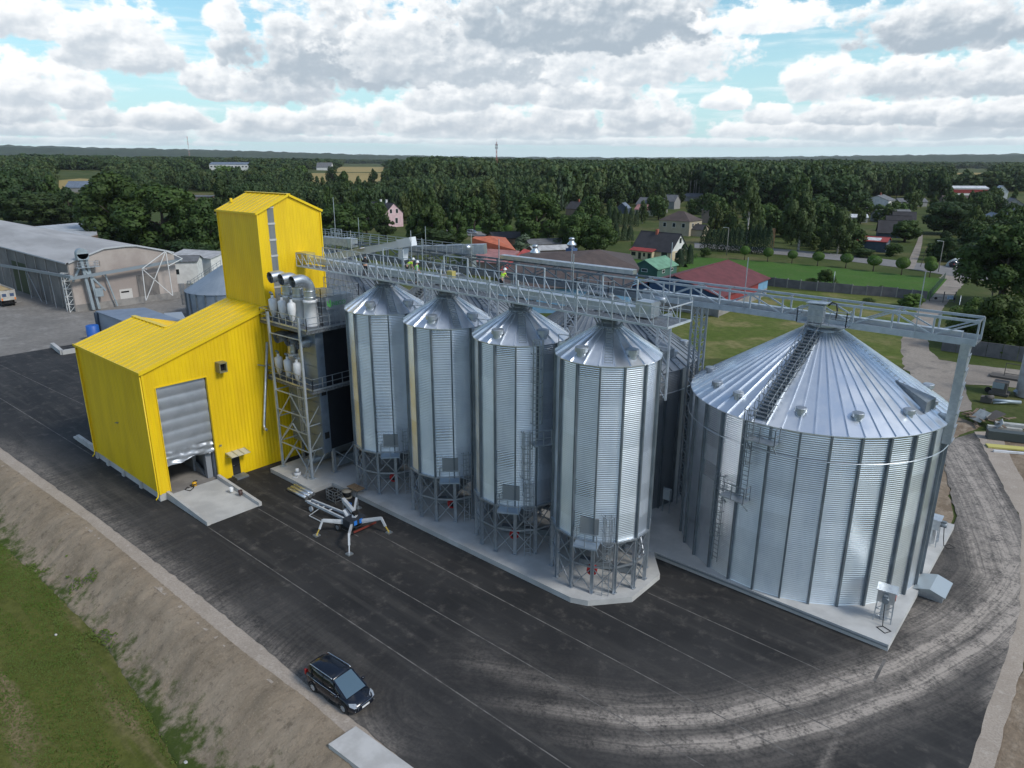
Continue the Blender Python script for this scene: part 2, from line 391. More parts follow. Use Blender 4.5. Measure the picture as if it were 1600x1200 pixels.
def asphalt_mat():
    m = bpy.data.materials.new('asphalt'); m.use_nodes = True
    t = m.node_tree; b = NB(t); p = t.nodes['Principled BSDF']
    pos = b.n('ShaderNodeNewGeometry').outputs['Position']
    at_ = b.n('ShaderNodeAttribute', attribute_name='dust').outputs['Fac']
    n1 = b.noise(pos, .11, 6, .6); n2 = b.noise(b.vm('MULTIPLY', pos, (.09, 1.5, 1)), .8, 5, .6); n3 = b.noise(pos, 26, 3, .6)
    c = b.mix(b.ss(n1, .35, .68), (.016, .0165, .0175), (.036, .0355, .0355))
    c = b.mix(b.ss(n2, .46, .72, 0, .7), c, (.052, .050, .047))
    c = b.mix(b.ss(n3, .66, .74, 0, .55), c, (.13, .125, .12))
    n4 = b.noise(pos, .9, 7, .68); n5 = b.noise(pos, 5.0, 5, .7)
    lat = b.n('ShaderNodeAttribute', attribute_name='lateral').outputs['Fac']
    lv = b.n('ShaderNodeCombineXYZ', i={0: b.m('ADD', b.m('MULTIPLY', lat, 4.2), b.m('MULTIPLY', b.noise(pos, .25, 2, .5), 1.2)), 1: b.noise(pos, .08, 2, .5), 2: 0.0}).outputs[0]
    stripe = b.ss(b.noise(lv, 1.0, 5, .7), .34, .62, .52, 1.3)
    at_ = b.m('MULTIPLY', b.m('MULTIPLY', at_, stripe), 1.35)
    f = b.m('MULTIPLY', at_, b.ss(b.m('ADD', b.m('MULTIPLY', n4, .45), b.m('MULTIPLY', n5, .55)), .30, .62), clamp=True)
    faint = b.m('MULTIPLY', b.ss(n4, .50, .75), .16)
    f = b.m('MAXIMUM', f, faint)
    c = b.mix(f, c, (.38, .335, .29))
    t.links.new(c, p.inputs['Base Color'])
    p.inputs['Roughness'].default_value = .82; p.inputs['Specular IOR Level'].default_value = .3
    bn = b.n('ShaderNodeBump', i={'Strength': 1.0, 'Distance': .006, 'Height': b.noise(pos, 40, 3, .6)})
    t.links.new(bn.outputs[0], p.inputs['Normal'])
    return m
m_asph = asphalt_mat()

def grid_mesh(name, P, m, attr=None, smooth=True):
    """P: array (nu, nv, 3)"""
    nu, nv = P.shape[:2]
    idx = np.arange(nu*nv).reshape(nu, nv)
    q = np.stack([idx[:-1, :-1], idx[1:, :-1], idx[1:, 1:], idx[:-1, 1:]], -1).reshape(-1, 4)
    me = bpy.data.meshes.new(name)
    me.vertices.add(nu*nv); me.vertices.foreach_set('co', P.reshape(-1).astype(np.float32))
    me.loops.add(q.size); me.loops.foreach_set('vertex_index', q.reshape(-1).astype(np.int32))
    me.polygons.add(len(q)); me.polygons.foreach_set('loop_start', np.arange(0, q.size, 4, dtype=np.int32))
    me.polygons.foreach_set('loop_total', np.full(len(q), 4, np.int32)) if False else None
    me.update(calc_edges=True)
    me.polygons.foreach_set('use_smooth', np.full(len(q), smooth))
    if attr is not None:
        
        for an, av in zip(('dust', 'lateral'), attr[1]): a = me.attributes.new(an, 'FLOAT', 'POINT'); a.data.foreach_set('value', av.reshape(-1).astype(np.float32))
    me.materials.append(m)
    bm = bmesh.new(); bm.from_mesh(me); bm.faces.ensure_lookup_table()
    bmesh.ops.recalc_face_normals(bm, faces=bm.faces)
    if sum(f.normal.z*f.calc_area() for f in bm.faces) < 0: bmesh.ops.reverse_faces(bm, faces=bm.faces)
    bm.to_mesh(me); bm.free()
    o = bpy.data.objects.new(name, me); COL.objects.link(o)
    return o

# ---- the land
na, nr = 300, 150
rr = np.concatenate([[0.01], np.geomspace(4, 16000, nr-1)])
P = np.zeros((nr, na+1, 3))
for i, r in enumerate(rr):
    for j in range(na+1):
        a = 2*PI*j/na; x, y = r*math.cos(a), r*math.sin(a)
        P[i, j] = (x, y, terrain(x, y)-.07)
struct(grid_mesh('ground', P, m_land))

# ---- wooded hills on the horizon: three ridges standing kilometres off
def ridge(name, dist, az0, az1, prof, seed, amp):
    n = int((az1-az0)/.12)
    Pt = np.zeros((n, 7, 3))
    for i in range(n):
        az = az0+(az1-az0)*i/(n-1); a = math.radians(131.1-az)
        h = np.interp(az, [p[0] for p in prof], [p[1] for p in prof])
        h += amp*(mn.fractal((az*.9+seed, seed, 0), .9, 2.1, 5)+.25*mn.fractal((az*9+seed, 5, 0), .8, 2.1, 4))
        h = max(h, 0)
        for k, (dr, hf) in enumerate(((-1400, -.02), (-900, .35), (-400, .75), (0, 1.0), (350, .95), (900, .6), (1500, -.05))):
            d = dist+dr+120*mn.noise((az*.5, k*3.1, seed))
            Pt[i, k] = (d*math.cos(a), d*math.sin(a), h*hf*(1+.1*mn.noise((az*2.2, k*1.7, seed)))+18*min(1, max(0, hf)))
    return struct(grid_mesh(name, Pt, m_forestfloor))
ridge('hills', 5200, -48, 48, [(-48, 70), (-30, 72), (-18, 58), (-8, 30), (0, 22), (10, 22), (20, 24), (26, 40), (33, 46), (48, 52)], 3.0, 7)
ridge('hills', 8600, -48, 48, [(-48, 125), (-34, 128), (-22, 104), (-12, 66), (-3, 44), (8, 40), (18, 48), (30, 72), (48, 88)], 9.0, 9)

# ---- asphalt yard, its far bend, dust carried on by lorries
edge = [at(*p, 0) for p in ((0, 699), (143, 801), (303, 923), (416, 1014), (490, 1079), (560, 1130), (640, 1198))]
strip = [at(*p, 0) for p in ((0, 722), (130, 815), (243, 910), (368, 1016), (477, 1098), (530, 1145), (590, 1210))]
ex = [-150]+[p.x for p in edge]+[-1.1]; ey = [edge[0].y-.6]+[p.y for p in edge]+[17.0]
sx_ = [-150]+[p.x for p in strip]+[-1.1]; sy_ = [strip[0].y-.6]+[p.y for p in strip]+[15.4]
tracks = []
def track(pts, w, amt): tracks.append(([tuple(at(*p, 0))[:2] for p in pts], w, amt))
track([(700, 1085), (830, 1103), (1000, 1126), (1110, 1120), (1250, 1088), (1400, 1038), (1500, 985), (1560, 930), (1590, 880)], .55, 1.0)
track([(800, 1140), (900, 1157), (1000, 1166), (1150, 1160), (1300, 1130), (1430, 1075), (1530, 1010), (1590, 960)], .55, .95)
track([(740, 1030), (830, 1062), (950, 1090), (1080, 1100)], .9, .22)
track([(1575, 910), (1555, 850), (1530, 790), (1500, 735), (1478, 695)], .55, .8)
track([(1590, 870), (1570, 800), (1545, 740), (1515, 690)], .5, .75)
track([(1540, 1000), (1530, 930), (1510, 850), (1495, 790), (1480, 740)], .6, .45)
track([(1590, 920), (1530, 960), (1470, 960), (1420, 985)], .9, .3)
track([(1560, 1100), (1575, 1030), (1592, 950)], .8, .5)
track([(1390, 1025), (1360, 1070), (1310, 1150), (1285, 1200)], .25, .35)
track([(0, 690), (150, 800), (300, 915), (450, 1040), (600, 1170)], 1.1, .3)
def dust_of(xy):
    out = np.zeros(len(xy)); lat = np.full(len(xy), 50.0)
    for ti, (pts, w, amt) in enumerate(tracks):
        d = np.full(len(xy), 1e9); sg = np.zeros(len(xy))
        pts = np.array(pts)
        for a, c in zip(pts[:-1], pts[1:]):
            ab = c-a; t = np.clip(((xy-a)@ab)/(ab@ab), 0, 1); dd = np.hypot(*(xy-a-t[:, None]*ab).T); s_ = np.sign(ab[0]*(xy-a)[:, 1]-ab[1]*(xy-a)[:, 0]); sg = np.where(dd < d, s_, sg); d = np.minimum(d, dd)
        am = amt*(.02+.98*np.clip(np.hypot(*(xy-pts[0]).T)/11.0, 0, 1)**1.5) if ti in (0, 1, 14, 15) else amt
        if ti in (0, 3): lat = np.where(d < np.abs(lat), d*sg, lat)
        out = np.maximum(out, am*np.exp(-(d/w)**2)); out = np.maximum(out, am*.30*np.exp(-(d/(w*3.2))**2))
    return out, lat
#
track([(1592, 1000), (1580, 900), (1545, 800), (1505, 735), (1490, 690)], 2.6, .72)
track([(1594, 960), (1560, 840), (1525, 765), (1497, 700)], .3, .9)
track([(1584, 985), (1530, 885), (1507, 800), (1484, 720)], .3, .7)
track([(1600, 1040), (1560, 990), (1500, 960), (1450, 975)], 2.0, .5)
track([(1480, 1120), (1540, 1050), (1585, 985)], .35, .55)
track([(1100, 1150), (1250, 1122), (1400, 1062), (1500, 1005), (1575, 935)], .3, .5)
track([(950, 1105), (1100, 1104), (1250, 1072), (1390, 1022), (1480, 975)], .25, .45)
xs = np.concatenate([np.arange(-124, -60, 1.0), np.arange(-60, -1.09, .3), [-1.1]])
vs_ = np.linspace(0, 1, 170)
P = np.zeros((len(xs), len(vs_), 3))
for i, x in enumerate(xs):
    lo = np.interp(x, ex, ey)+.10*mn.noise((x*1.3, 0, 0)); hi = 61.0
    P[i, :, 0] = x; P[i, :, 1] = lo+(hi-lo)*vs_
struct(grid_mesh('asphalt_yard', P, m_asph, ('dust', dust_of(P.reshape(-1, 3)[:, :2])), False))
def ribbon(name, left, right, z, m, n=60, k=8, dust=False, wob=0.0, zf=None):
    def res(pts):
        pts = np.array([tuple(p)[:2] for p in pts]); s = np.concatenate([[0], np.cumsum(np.hypot(*np.diff(pts, axis=0).T))])
        u = np.linspace(0, s[-1], n)
        return np.stack([np.interp(u, s, pts[:, 0]), np.interp(u, s, pts[:, 1])], -1)
    L, R = res(left), res(right)
    if wob:
        for i in range(n):
            L[i] += wob*mn.noise((L[i][0]*.7, L[i][1]*.7, 1)); R[i] += wob*mn.noise((R[i][0]*.7, R[i][1]*.7, 7))
    P = np.zeros((n, k, 3)); u = np.linspace(0, 1, k)
    for j in range(k): P[:, j, :2] = L+(R-L)*u[j]
    for i in range(n):
        for j in range(k): P[i, j, 2] = z+(terrain(P[i, j, 0], P[i, j, 1]) if zf else 0)
    return struct(grid_mesh(name, P, m, ('dust', dust_of(P.reshape(-1, 3)[:, :2])) if dust else None, True))
bl = [(-6.9, 60.6)]+[tuple(at(*p, 0))[:2] for p in ((1495, 807), (1482, 760), (1474, 720), (1466, 692))]
br = [(-1.1, 60.6)]+[tuple(at(*p, 0))[:2] for p in ((1600, 816), (1570, 760), (1545, 712), (1524, 676))]
ribbon('asphalt_road', bl, br, .008, m_asph, 90, 24, True, .25)
# pale seams between the laid strips of asphalt
mb = MB()
def seam(a, c, w=.07):
    a, c = at(*a, .006), at(*c, .006); d = (c-a).normalized(); q = Vector((-d.y, d.x, 0))*w/2
    n = 24
    for i in range(n):
        p, r = a+(c-a)*i/n, a+(c-a)*(i+1)/n; mb.poly([p-q, r-q, r+q, p+q])
seam((404, 795), (1100, 1197)); seam((586, 832), (1240, 1180)); seam((920, 945), (1320, 1150)); seam((326, 824), (900, 1206))
seam((1012, 926), (1340, 1073)); seam((458, 790), (560, 838)); seam((0, 570), (130, 632)); seam((0, 622), (145, 712)); seam((1383, 1030), (1366, 1064), .16)
o = struct(mb.build('asphalt_seams', mat('seam dust', (.16, .15, .14), .9, 0, (.085, .08, .075), 1.2, vlo=.42, vhi=.58, world=True)))
# gravel verge, bank of bare earth, meadow below
gx = np.arange(-150, 4, .5); P = np.zeros((len(gx), 6, 3))
for i, x in enumerate(gx):
    a, c = np.interp(x, ex, ey), np.interp(x, sx_, sy_)
    for j in range(6):
        u = j/5; P[i, j] = (x, a+.5+(c-.25-a-.5)*u+.08*mn.noise((x*2, j, 3)), -.012-.05*u)
struct(grid_mesh('gravel_verge', P, m_grav))
bx = np.arange(-150, 6, .28); nv = 34; P = np.zeros((len(bx), nv, 3))
for i, x in enumerate(bx):
    top = np.interp(x, sx_, sy_)+.25; foot = np.interp(x, [-150, -66, -56, -46, -37, -31, -20, 6], [10.2, 11.6, 12.1, 12.4, 11.5, 10.7, 10.2, 9.6])-.8
    for j in range(nv):
        u = j/(nv-1); y = top+(foot-top)*u
        z = -.03-1.95*sstep(.10, .95, u)
        k = sstep(0, .12, u)*(1-sstep(.93, 1, u))
        z += k*(.07*mn.fractal((x*.55, y*.55, 2), .9, 2.1, 4)+.07*mn.fractal((x*1.8, y*.7, 6), .8, 2.1, 4)+.035*mn.noise((x*3.3, y*3.3, 4)))
        if u > .9: z -= .5*(u-.9)/.1
        P[i, j] = (x, y+.06*mn.noise((x*3, y*3, 9)), z)
def bank_mat():
    m = bpy.data.materials.new('bank earth'); m.use_nodes = True
    t = m.node_tree; b = NB(t); p = t.nodes['Principled BSDF']
    p.inputs['Roughness'].default_value = .97; p.inputs['Specular IOR Level'].default_value = .1
    pos = b.n('ShaderNodeNewGeometry').outputs['Position']
    n1 = b.noise(b.vm('MULTIPLY', pos, (.55, .25, 1)), .55, 8, .66); n2 = b.noise(pos, 1.7, 8, .72); n3 = b.noise(b.vm('MULTIPLY', pos, (1.6, .3, 1)), 1.0, 6, .65)
    c = b.mix(b.ss(n1, .30, .70), (.215, .172, .122), (.36, .292, .215))
    c = b.mix(b.ss(n3, .45, .70, 0, .6), c, (.29, .23, .165))
    n6 = b.noise(b.vm('MULTIPLY', pos, (2.6, .7, 1)), 2.6, 8, .75); n7 = b.noise(pos, 9.0, 6, .75)
    c = b.mix(b.ss(n6, .50, .66, 0, .6), c, (.20, .155, .11))
    c = b.mix(b.ss(n7, .54, .66, 0, .5), c, (.43, .365, .285))
    c = b.mix(b.ss(n2, .53, .68, 0, .75), c, (.15, .118, .086))
    y = b.n('ShaderNodeSeparateXYZ', i={0: pos}).outputs[1]
    n4 = b.noise(pos, .8, 7, .7)
    g = b.ss(b.m('ADD', b.m('MULTIPLY', y, -.095), n4), -.74, -.52)
    g2 = b.m('MAXIMUM', g, b.ss(n4, .70, .76, 0, .7))
    c = b.mix(g2, c, (.06, .085, .02))
    t.links.new(c, p.inputs['Base Color'])
    bn = b.n('ShaderNodeBump', i={'Strength': 1.0, 'Distance': .09, 'Height': b.noise(pos, 5.5, 8, .76)})
    t.links.new(bn.outputs[0], p.inputs['Normal'])
    return m
struct(grid_mesh('embankment', P, bank_mat()))
mx = np.arange(-170, 14, 1.0); my = np.arange(-14, 12.6, .8); P = np.zeros((len(mx), len(my), 3))
for i, x in enumerate(mx):
    for j, y in enumerate(my): P[i, j] = (x, y, -2.06+.12*mn.noise((x*.25, y*.25, 0))+.05*mn.noise((x*.9, y*.9, 3)))
struct(grid_mesh('meadow', P, m_mead))
# right-hand kerb strip and the earth beyond it
ribbon('gravel_strip', [(-1.2, 16), (-1.2, 40), (-1.15, 51.5), (-2.8, 66.4), (-5.0, 73.3), (-9.5, 87.3)], [(-.35, 16), (-.3, 40), (-.2, 52), (-1.6, 67), (-3.6, 75), (-7.6, 89)], .012, m_grav, 90, 5, wob=.15)
ribbon('bare_earth', [(-.35, 14), (-.35, 40), (-.3, 52), (-1.7, 67), (-3.7, 75), (-8, 89)], [(3, 14), (4, 40), (4, 52), (3, 67), (1.5, 78), (-4, 93)], -.03, m_dirt, 90, 8, wob=.3)
ribbon('bare_earth', [(-22, 60.5), (-20, 72), (-18, 86), (-19, 96)], [(-6.6, 60.8), (-8.6, 70), (-11.4, 82), (-9.2, 90)], -.04, m_dirt, 50, 8, wob=.4)
# worn concrete yard by the warehouse
mb = MB(); mb.poly([(-123.2, 20, -.035), (-62, 44, -.035), (-62, 75, -.035), (-150, 75, -.035), (-320, 75, -.035), (-320, 14, -.035), (-123.6, 14, -.035)])
struct(mb.build('concrete_yard', m_yard))
# gravel road from the gate, its branch, the village street and its pavement, lawn
ribbon('gravel_road', [at(*p) for p in ((1478, 425), (1462, 440), (1440, 460), (1436, 470), (1430, 495), (1412, 520), (1408, 545), (1412, 575), (1438, 600), (1466, 650))],
       [at(*p) for p in ((1508, 428), (1505, 445), (1490, 462), (1478, 475), (1462, 500), (1450, 525), (1452, 548), (1470, 565), (1500, 590), (1520, 640))], -.03, m_track, 90, 6, wob=.4)
ribbon('gravel_road', [at(*p) for p in ((1455, 550), (1470, 563), (1520, 570), (1640, 584))], [at(*p) for p in ((1440, 590), (1480, 600), (1540, 602), (1640, 610))], -.026, m_track, 40, 5, wob=.3)
ribbon('street', [at(*p) for p in ((1085, 380), (1150, 384), (1240, 391), (1330, 399), (1420, 409), (1510, 420), (1640, 436))],
       [at(*p) for p in ((1085, 388), (1150, 392), (1240, 400), (1330, 409), (1420, 420), (1500, 434), (1640, 452))], .015, m_road, 80, 5, zf=1)
ribbon('lane', [at(*p) for p in ((1414, 420), (1424, 398), (1432, 380), (1437, 366))], [at(*p) for p in ((1428, 420), (1437, 398), (1441, 380), (1442, 366))], .03, m_track, 30, 4, zf=1)
ribbon('street', [at(*p) for p in ((690, 356), (740, 361), (800, 366), (860, 369))], [at(*p) for p in ((690, 364), (740, 369), (800, 374), (860, 377))], .015, m_road, 30, 4, zf=1)
ribbon('lawn', [at(*p) for p in ((1060, 420), (1085, 402), (1130, 404), (1240, 412), (1340, 422), (1440, 432), (1480, 436))],
       [at(*p) for p in ((1062, 424), (1120, 430), (1185, 443), (1250, 449), (1340, 458), (1430, 466), (1452, 469))], -.02, m_lawn, 70, 10)
ribbon('lawn', [at(*p) for p in ((955, 400), (985, 396), (1060, 392))], [at(*p) for p in ((955, 412), (985, 410), (1075, 418))], -.02, m_lawn, 20, 4)
ribbon('lawn', [at(*p) for p in ((700, 340), (740, 344), (790, 352))], [at(*p) for p in ((700, 356), (740, 360), (790, 366))], -.02, m_lawn, 20, 4, zf=1)
ribbon('wild_grass', [at(*p) for p in ((1050, 505), (1130, 492), (1200, 452), (1300, 457), (1440, 466))],
       [at(*p) for p in ((1040, 560), (1140, 560), (1240, 540), (1330, 560), (1412, 572))], -.045, m_wild, 60, 10)
# ripe fields far off
def field(name, a, c):
    ribbon(name, [at(*p) for p in a], [at(*p) for p in c], .12, m_field, 30, 8, zf=1)
field('grain_field', ((92, 282), (125, 279), (160, 281)), ((92, 296), (125, 294), (160, 294)))
field('grain_field', ((255, 272), (330, 271), (470, 273)), ((255, 283), (330, 284), (470, 286)))
field('grain_field', ((470, 271), (560, 270), (660, 272)), ((470, 288), (560, 288), (660, 286)))
field('grain_field', ((515, 260.5), (600, 261), (690, 262.5)), ((515, 269), (600, 269), (690, 269.5)))
field('grain_field', ((1470, 271), (1520, 270), (1620, 271)), ((1470, 278), (1520, 280), (1620, 279)))
# ================================================================ THE GRAIN WORKS
def railing(mb, pts, h=1.05, step=1.3, r=.028, m=0, mid=True, toe=False, closed=False):
    pts = [Vector(p) for p in pts]
    if closed: pts = pts+[pts[0]]
    for a, c in zip(pts[:-1], pts[1:]):
        L = (c-a).length; n = max(1, round(L/step))
        for i in range(n+1):
            p = a+(c-a)*i/n; mb.bar(p, p+Vector((0, 0, h)), r*2, m=m)
        for z in ([h, h*.52] if mid else [h]): mb.bar(a+Vector((0, 0, z)), c+Vector((0, 0, z)), r*1.9, m=m)
        if toe: mb.bar(a+Vector((0, 0, .08)), c+Vector((0, 0, .08)), .02, .15, m=m)
def ladder(mb, p, h, out, w=.42, cage=None, m=0, r=.022):
    """upright ladder at foot p; out: unit vector away from the wall; cage: (from, to) heights"""
    p = Vector(p); o = Vector(out).normalized(); s = Vector((-o.y, o.x, 0))
    for k in (-1, 1): mb.bar(p+s*k*w/2, p+s*k*w/2+Vector((0, 0, h)), r*2, m=m)
    z = .3
    while z < h: mb.bar(p-s*w/2+Vector((0, 0, z)), p+s*w/2+Vector((0, 0, z)), r*1.5, m=m); z += .32
    if cage:
        z0, z1 = cage; n = max(2, int((z1-z0)/.85))
        arc = [(s*math.cos(t)*.40+o*(math.sin(t)*.62)) for t in np.linspace(0, PI, 7)]
        for i in range(n+1):
            z = Vector((0, 0, z0+(z1-z0)*i/n))
            for a, c in zip(arc[:-1], arc[1:]): mb.bar(p+a+z, p+c+z, .05, .035, m=m)
        for a in arc[1:-1]: mb.bar(p+a+Vector((0, 0, z0)), p+a+Vector((0, 0, z1)), .035, m=m)

# ---------------------------------------------------------------- yellow grain building
X0, YA, YT, YR, YB = -58.83, 21.75, 33.3, 36.5, 39.8
XN, XF = -66.0, -73.1
sl = .3167
rz_ = lambda y: 11.4+sl*(y-YA)
bld = thing('grain_building', 'tall bright yellow metal clad grain intake building with a stepped tower', 'building', (-66, 30, 0))
t_ = .2
w = MB()
def face_x(x, poly, th=-t_, m=0): w.extr([(x, y, z) for y, z in poly], (th, 0, 0), m)
face_x(X0, [(YA+t_, .62), (22.67, .62), (22.67, rz_(22.67)), (YA+t_, rz_(YA+t_))])
face_x(X0, [(22.67, 9.95), (26.95, 9.95), (26.95, rz_(26.95)), (22.67, rz_(22.67))])
face_x(X0, [(26.95, .02), (28.30, .02), (28.30, rz_(28.3)), (26.95, rz_(26.95))])
face_x(X0, [(28.30, 2.12), (29.08, 2.12), (29.08, rz_(29.08)), (28.30, rz_(28.3))])
face_x(X0, [(29.08, .02), (YT, .02), (YT, rz_(YT)), (29.08, rz_(29.08))])
# side towards the viewer, far side and back
w.box(XF, YA, .62, X0, YA+t_, 11.36)
ys = 27.2
w.extr([(XF, YA+t_, .62), (XF, YA+t_, rz_(YA+t_)-.05), (XF, ys, rz_(ys)-.05), (XF, 32.7, 11.4), (XF, 32.7, .02)], (t_, 0, 0))
w.box(XF+t_, 32.5, .02, XN, 32.7, 11.38)
w.extr([(XN, ys, rz_(ys)-.1), (XN, YT, rz_(YT)-.05), (XN, YT, 11.4), (XN, 32.7, 11.4)], (t_, 0, 0))
w.build('wall', m_ywall, bld)
tw = MB(); w = tw
face_x(X0, [(YT+t_, .02), (34.33, .02), (34.33, 23.86), (YT+t_, 23.5)])
face_x(X0, [(34.33, .02), (34.97, .02), (34.97, 13.2), (34.33, 13.2)])
face_x(X0, [(34.97, .02), (YB, .02), (YB, 23.36), (YR, 24.83), (34.97, 24.15)])
w.box(XN+.2, YT, 15.0, X0, YT+t_, 23.36)
w.box(XN+.2, YB-t_, 0, X0-t_, YB, 23.36)
w.extr([(XN+.2, YT+t_, 11), (XN+.2, YT+t_, 23.4), (XN+.2, YR, 24.83), (XN+.2, YB-t_, 23.4), (XN+.2, YB-t_, 0), (XN+.2, YT+t_, 0)], (.2, 0, 0))
tw.build('tower_wall', m_ywall, bld)
# roofs
def slope_roof(mb, x0, x1, ya, yb, za, zb, th=.14, ribs=1.0, rr=.05):
    """sheet from eave (ya, za) to top (yb, zb), with ribs down the slope"""
    mb.extr([(x0, ya, za), (x0, yb, zb), (x0, yb, zb+th), (x0, ya, za+th)], (x1-x0, 0, 0))
    n = int(abs(x1-x0)/ribs)
    for i in range(n+1):
        x = x0+(x1-x0)*(i+.5)/(n+1); mb.bar((x, ya, za+th+.015), (x, yb, zb+th+.015), .07, .05)
r = MB()
slope_roof(r, XN, X0+.18, YA-.22, YT-.02, rz_(YA-.22)-.02, rz_(YT-.02)-.02)
slope_roof(r, XF-.15, XN, YA-.22, ys, rz_(YA-.22)-.02, rz_(ys)-.02)
slope_roof(r, XF-.15, XN, ys+.02, 32.85, rz_(ys)-.02, 11.42)
ro = r.build('roof', m_yroof, bld)
r = MB(); r.bar((XF-.17, ys, rz_(ys)+.15), (XN-.02, ys, rz_(ys)+.15), .45, .07)
for i in range(9): r.box(XF+.5+i*.78, ys-.3, rz_(ys)+.02, XF+.62+i*.78, ys-.2, rz_(ys)+.12)
r.build('ridge_cap', m_ytrim, ro)
r = MB()
slope_roof(r, XN+.05, X0+.15, YT-.16, YR, 23.34, 24.86, ribs=.9); slope_roof(r, XN+.05, X0+.15, YB+.16, YR+.02, 23.30, 24.86, ribs=.9)
ro2 = r.build('tower_roof', m_yroof, bld)
r = MB(); r.bar((XN+.03, YR, 25.03), (X0+.17, YR, 25.03), .4, .06); r.box(XN+.6, YT+1.1, 24.15, XN+.8, YT+1.3, 24.5); r.build('ridge_cap', m_ytrim, ro2)
tr = MB()
tr.bar((XF-.16, YA-.25, 11.42), (X0+.2, YA-.25, 11.42), .08, .22)
tr.bar((X0+.2, YA-.2, 11.44), (X0+.2, YT, rz_(YT)+.02), .06, .26)
tr.bar((X0+.17, YT-.18, 23.42), (X0+.17, YR, 24.94), .05, .2); tr.bar((X0+.17, YB+.18, 23.38), (X0+.17, YR, 24.94), .05, .2)
tr.bar((XN+.05, YT-.19, 23.42), (X0+.17, YT-.19, 23.42), .06, .18)
for y in (YA, ): tr.bar((X0+.03, y-.03, .62), (X0+.03, y-.03, 11.3), .16)
tr.bar((XF-.03, YA-.03, .62), (XF-.03, YA-.03, 11.3), .14)
tr.bar((X0+.03, YT, 15.2), (X0+.03, YT, 23.4), .12); tr.bar((X0+.03, YB, .1), (X0+.03, YB, 23.3), .12); tr.bar((XN+.17, YT-.03, 15.0), (XN+.17, YT-.03, 23.4), .1)
tr.bar((X0+.02, 22.6, .62), (X0+.02, 22.6, 9.95), .05, .14); tr.bar((X0+.02, 27.0, .3), (X0+.02, 27.0, 9.95), .05, .1)
tr.bar((X0+.02, 22.55, 9.99), (X0+.02, 27.05, 9.99), .05, .1)
tr.build('edge_trim', m_ytrim, bld)
for x, y, s in ((X0-.05, YA-.17, 1), (XF+.1, YA-.17, 1)):
    d = MB(); d.tube([(x, y, 11.2), (x, y, .75), (x+.05, y-.08, .45), (x+.1, y-.3, .28)], .055, 8); d.build('downpipe', m_ytrim, bld)
pl = MB()
pl.box(XF+.05, YA+.03, .0, X0-.03, YA+.25, .6)
for x in (XF+.25, -70.2, -66.6, -62.8): pl.box(x-.22, YA-.16, 0, x+.22, YA+.02, .61)
pl.box(X0-.45, YA-.1, 0, X0+.02, YA+.86, .61)
pl.build('plinth', m_conc, bld)
fl = MB(); fl.box(XF+.3, YA+.3, -.02, X0-.25, 32.4, .28); fl.build('floor', m_concd, bld)
inn = MB(); inn.box(-60.1, 26.3, .3, -59.6, 26.8, 9.5); inn.box(-62.4, 26.2, .3, -62.1, 26.5, 9); inn.extr([(-60, 26.35, .3), (-66, 26.35, .3), (-66, 26.35, 2.4), (-65, 26.35, 2.4)], (0, .2, 0)); inn.box(-72, 26.9, .3, -59.3, 27.05, 9.6)
inn.build('inner_frame', mat('grey inner frame', (.22, .24, .27), .7), bld)
# roller door half wrapped in silver film
ft = MB()
ny, nz = 26, 64; vs = []; fs = []
for j in range(nz+1):
    for i in range(ny+1):
        y = 22.69+4.24*i/ny; u = j/nz; z = 9.93-7.15*u+.22*(i/ny)*(1 if j == nz else 0)
        q = (u*7) % 1.0
        x = X0-.32+.09*math.sin(q*PI)**.7 if u < .84 else X0-.28
        if u >= .82: x += .16*mn.fractal((y*1.4, z*3.6, 3), .9, 2.2, 5)+.06*math.sin(z*12+y)
        vs.append((x, y, z-(.25*sstep(.9, 1, u)*mn.noise((y*.7, 3, 1)))))
for j in range(nz):
    for i in range(ny): a = j*(ny+1)+i; fs.append((a, a+1, a+ny+2, a+ny+1))
ft.add(vs, fs, 0, True); 
ft.build('roller_door', mat('silver door film', (.40, .43, .47), .38, .5, (.34, .37, .41), .8), bld)
# strip window of ribbed polycarbonate
wn = MB(); wn.box(X0-.12, 34.33, 13.2, X0-.02, 34.97, 23.85)
wi = wn.build('strip_window', ribbed('polycarbonate', (.23, .25, .26), (0, 1, 0), .12, .01, .3, col2=(.16, .175, .185), vs=.5), bld)
for z in np.arange(13.9, 23.9, 1.42): wn = MB(); wn.box(X0-.03, 34.30, z, X0+.03, 35.0, z+.17); wn.build('glazing_bar', mat('pale glazing bar', (.45, .46, .45), .5), wi)
v = MB(); v.box(X0, 27.9, 10.2, X0+.75, 28.62, 10.3); v.box(X0, 27.9, 11.0, X0+.8, 28.62, 11.1); v.box(X0, 27.9, 10.3, X0+.75, 28.0, 11.0); v.box(X0, 28.52, 10.3, X0+.75, 28.62, 11.0)
vo = v.build('vent_hood', mat('grey yellow hood', (.20, .19, .11), .5), bld); v = MB(); v.box(X0+.3, 28.0, 10.3, X0+.36, 28.52, 11.0); v.build('vent_opening', m_dark, vo)
dd = MB(); dd.box(X0-.14, 28.31, .05, X0-.06, 29.07, 2.11); do = dd.build('side_door', mat('dark door', (.02, .022, .024), .4), bld)
dd = MB(); dd.bar((X0-.02, 28.40, 1.05), (X0-.02, 28.55, 1.05), .03); dd.build('handle', m_galv, do)
dd = MB(); dd.bar((X0-.03, 28.33, 1.02), (X0-.03, 29.05, 1.02), .05, .06); dd.build('rail', m_dark, do)
cn = MB(); cn.bar((X0+.02, 28.7, 2.5), (X0+1.15, 28.7, 2.36), 1.85, .05)
co = cn.build('door_canopy', mat('clear canopy sheet', (.50, .50, .42), .25, 0, spec=.7), bld)
cn = MB()
for y in (27.8, 28.4, 29.0, 29.6): cn.bar((X0, y, 2.55), (X0+1.15, y, 2.40), .05, .06); 
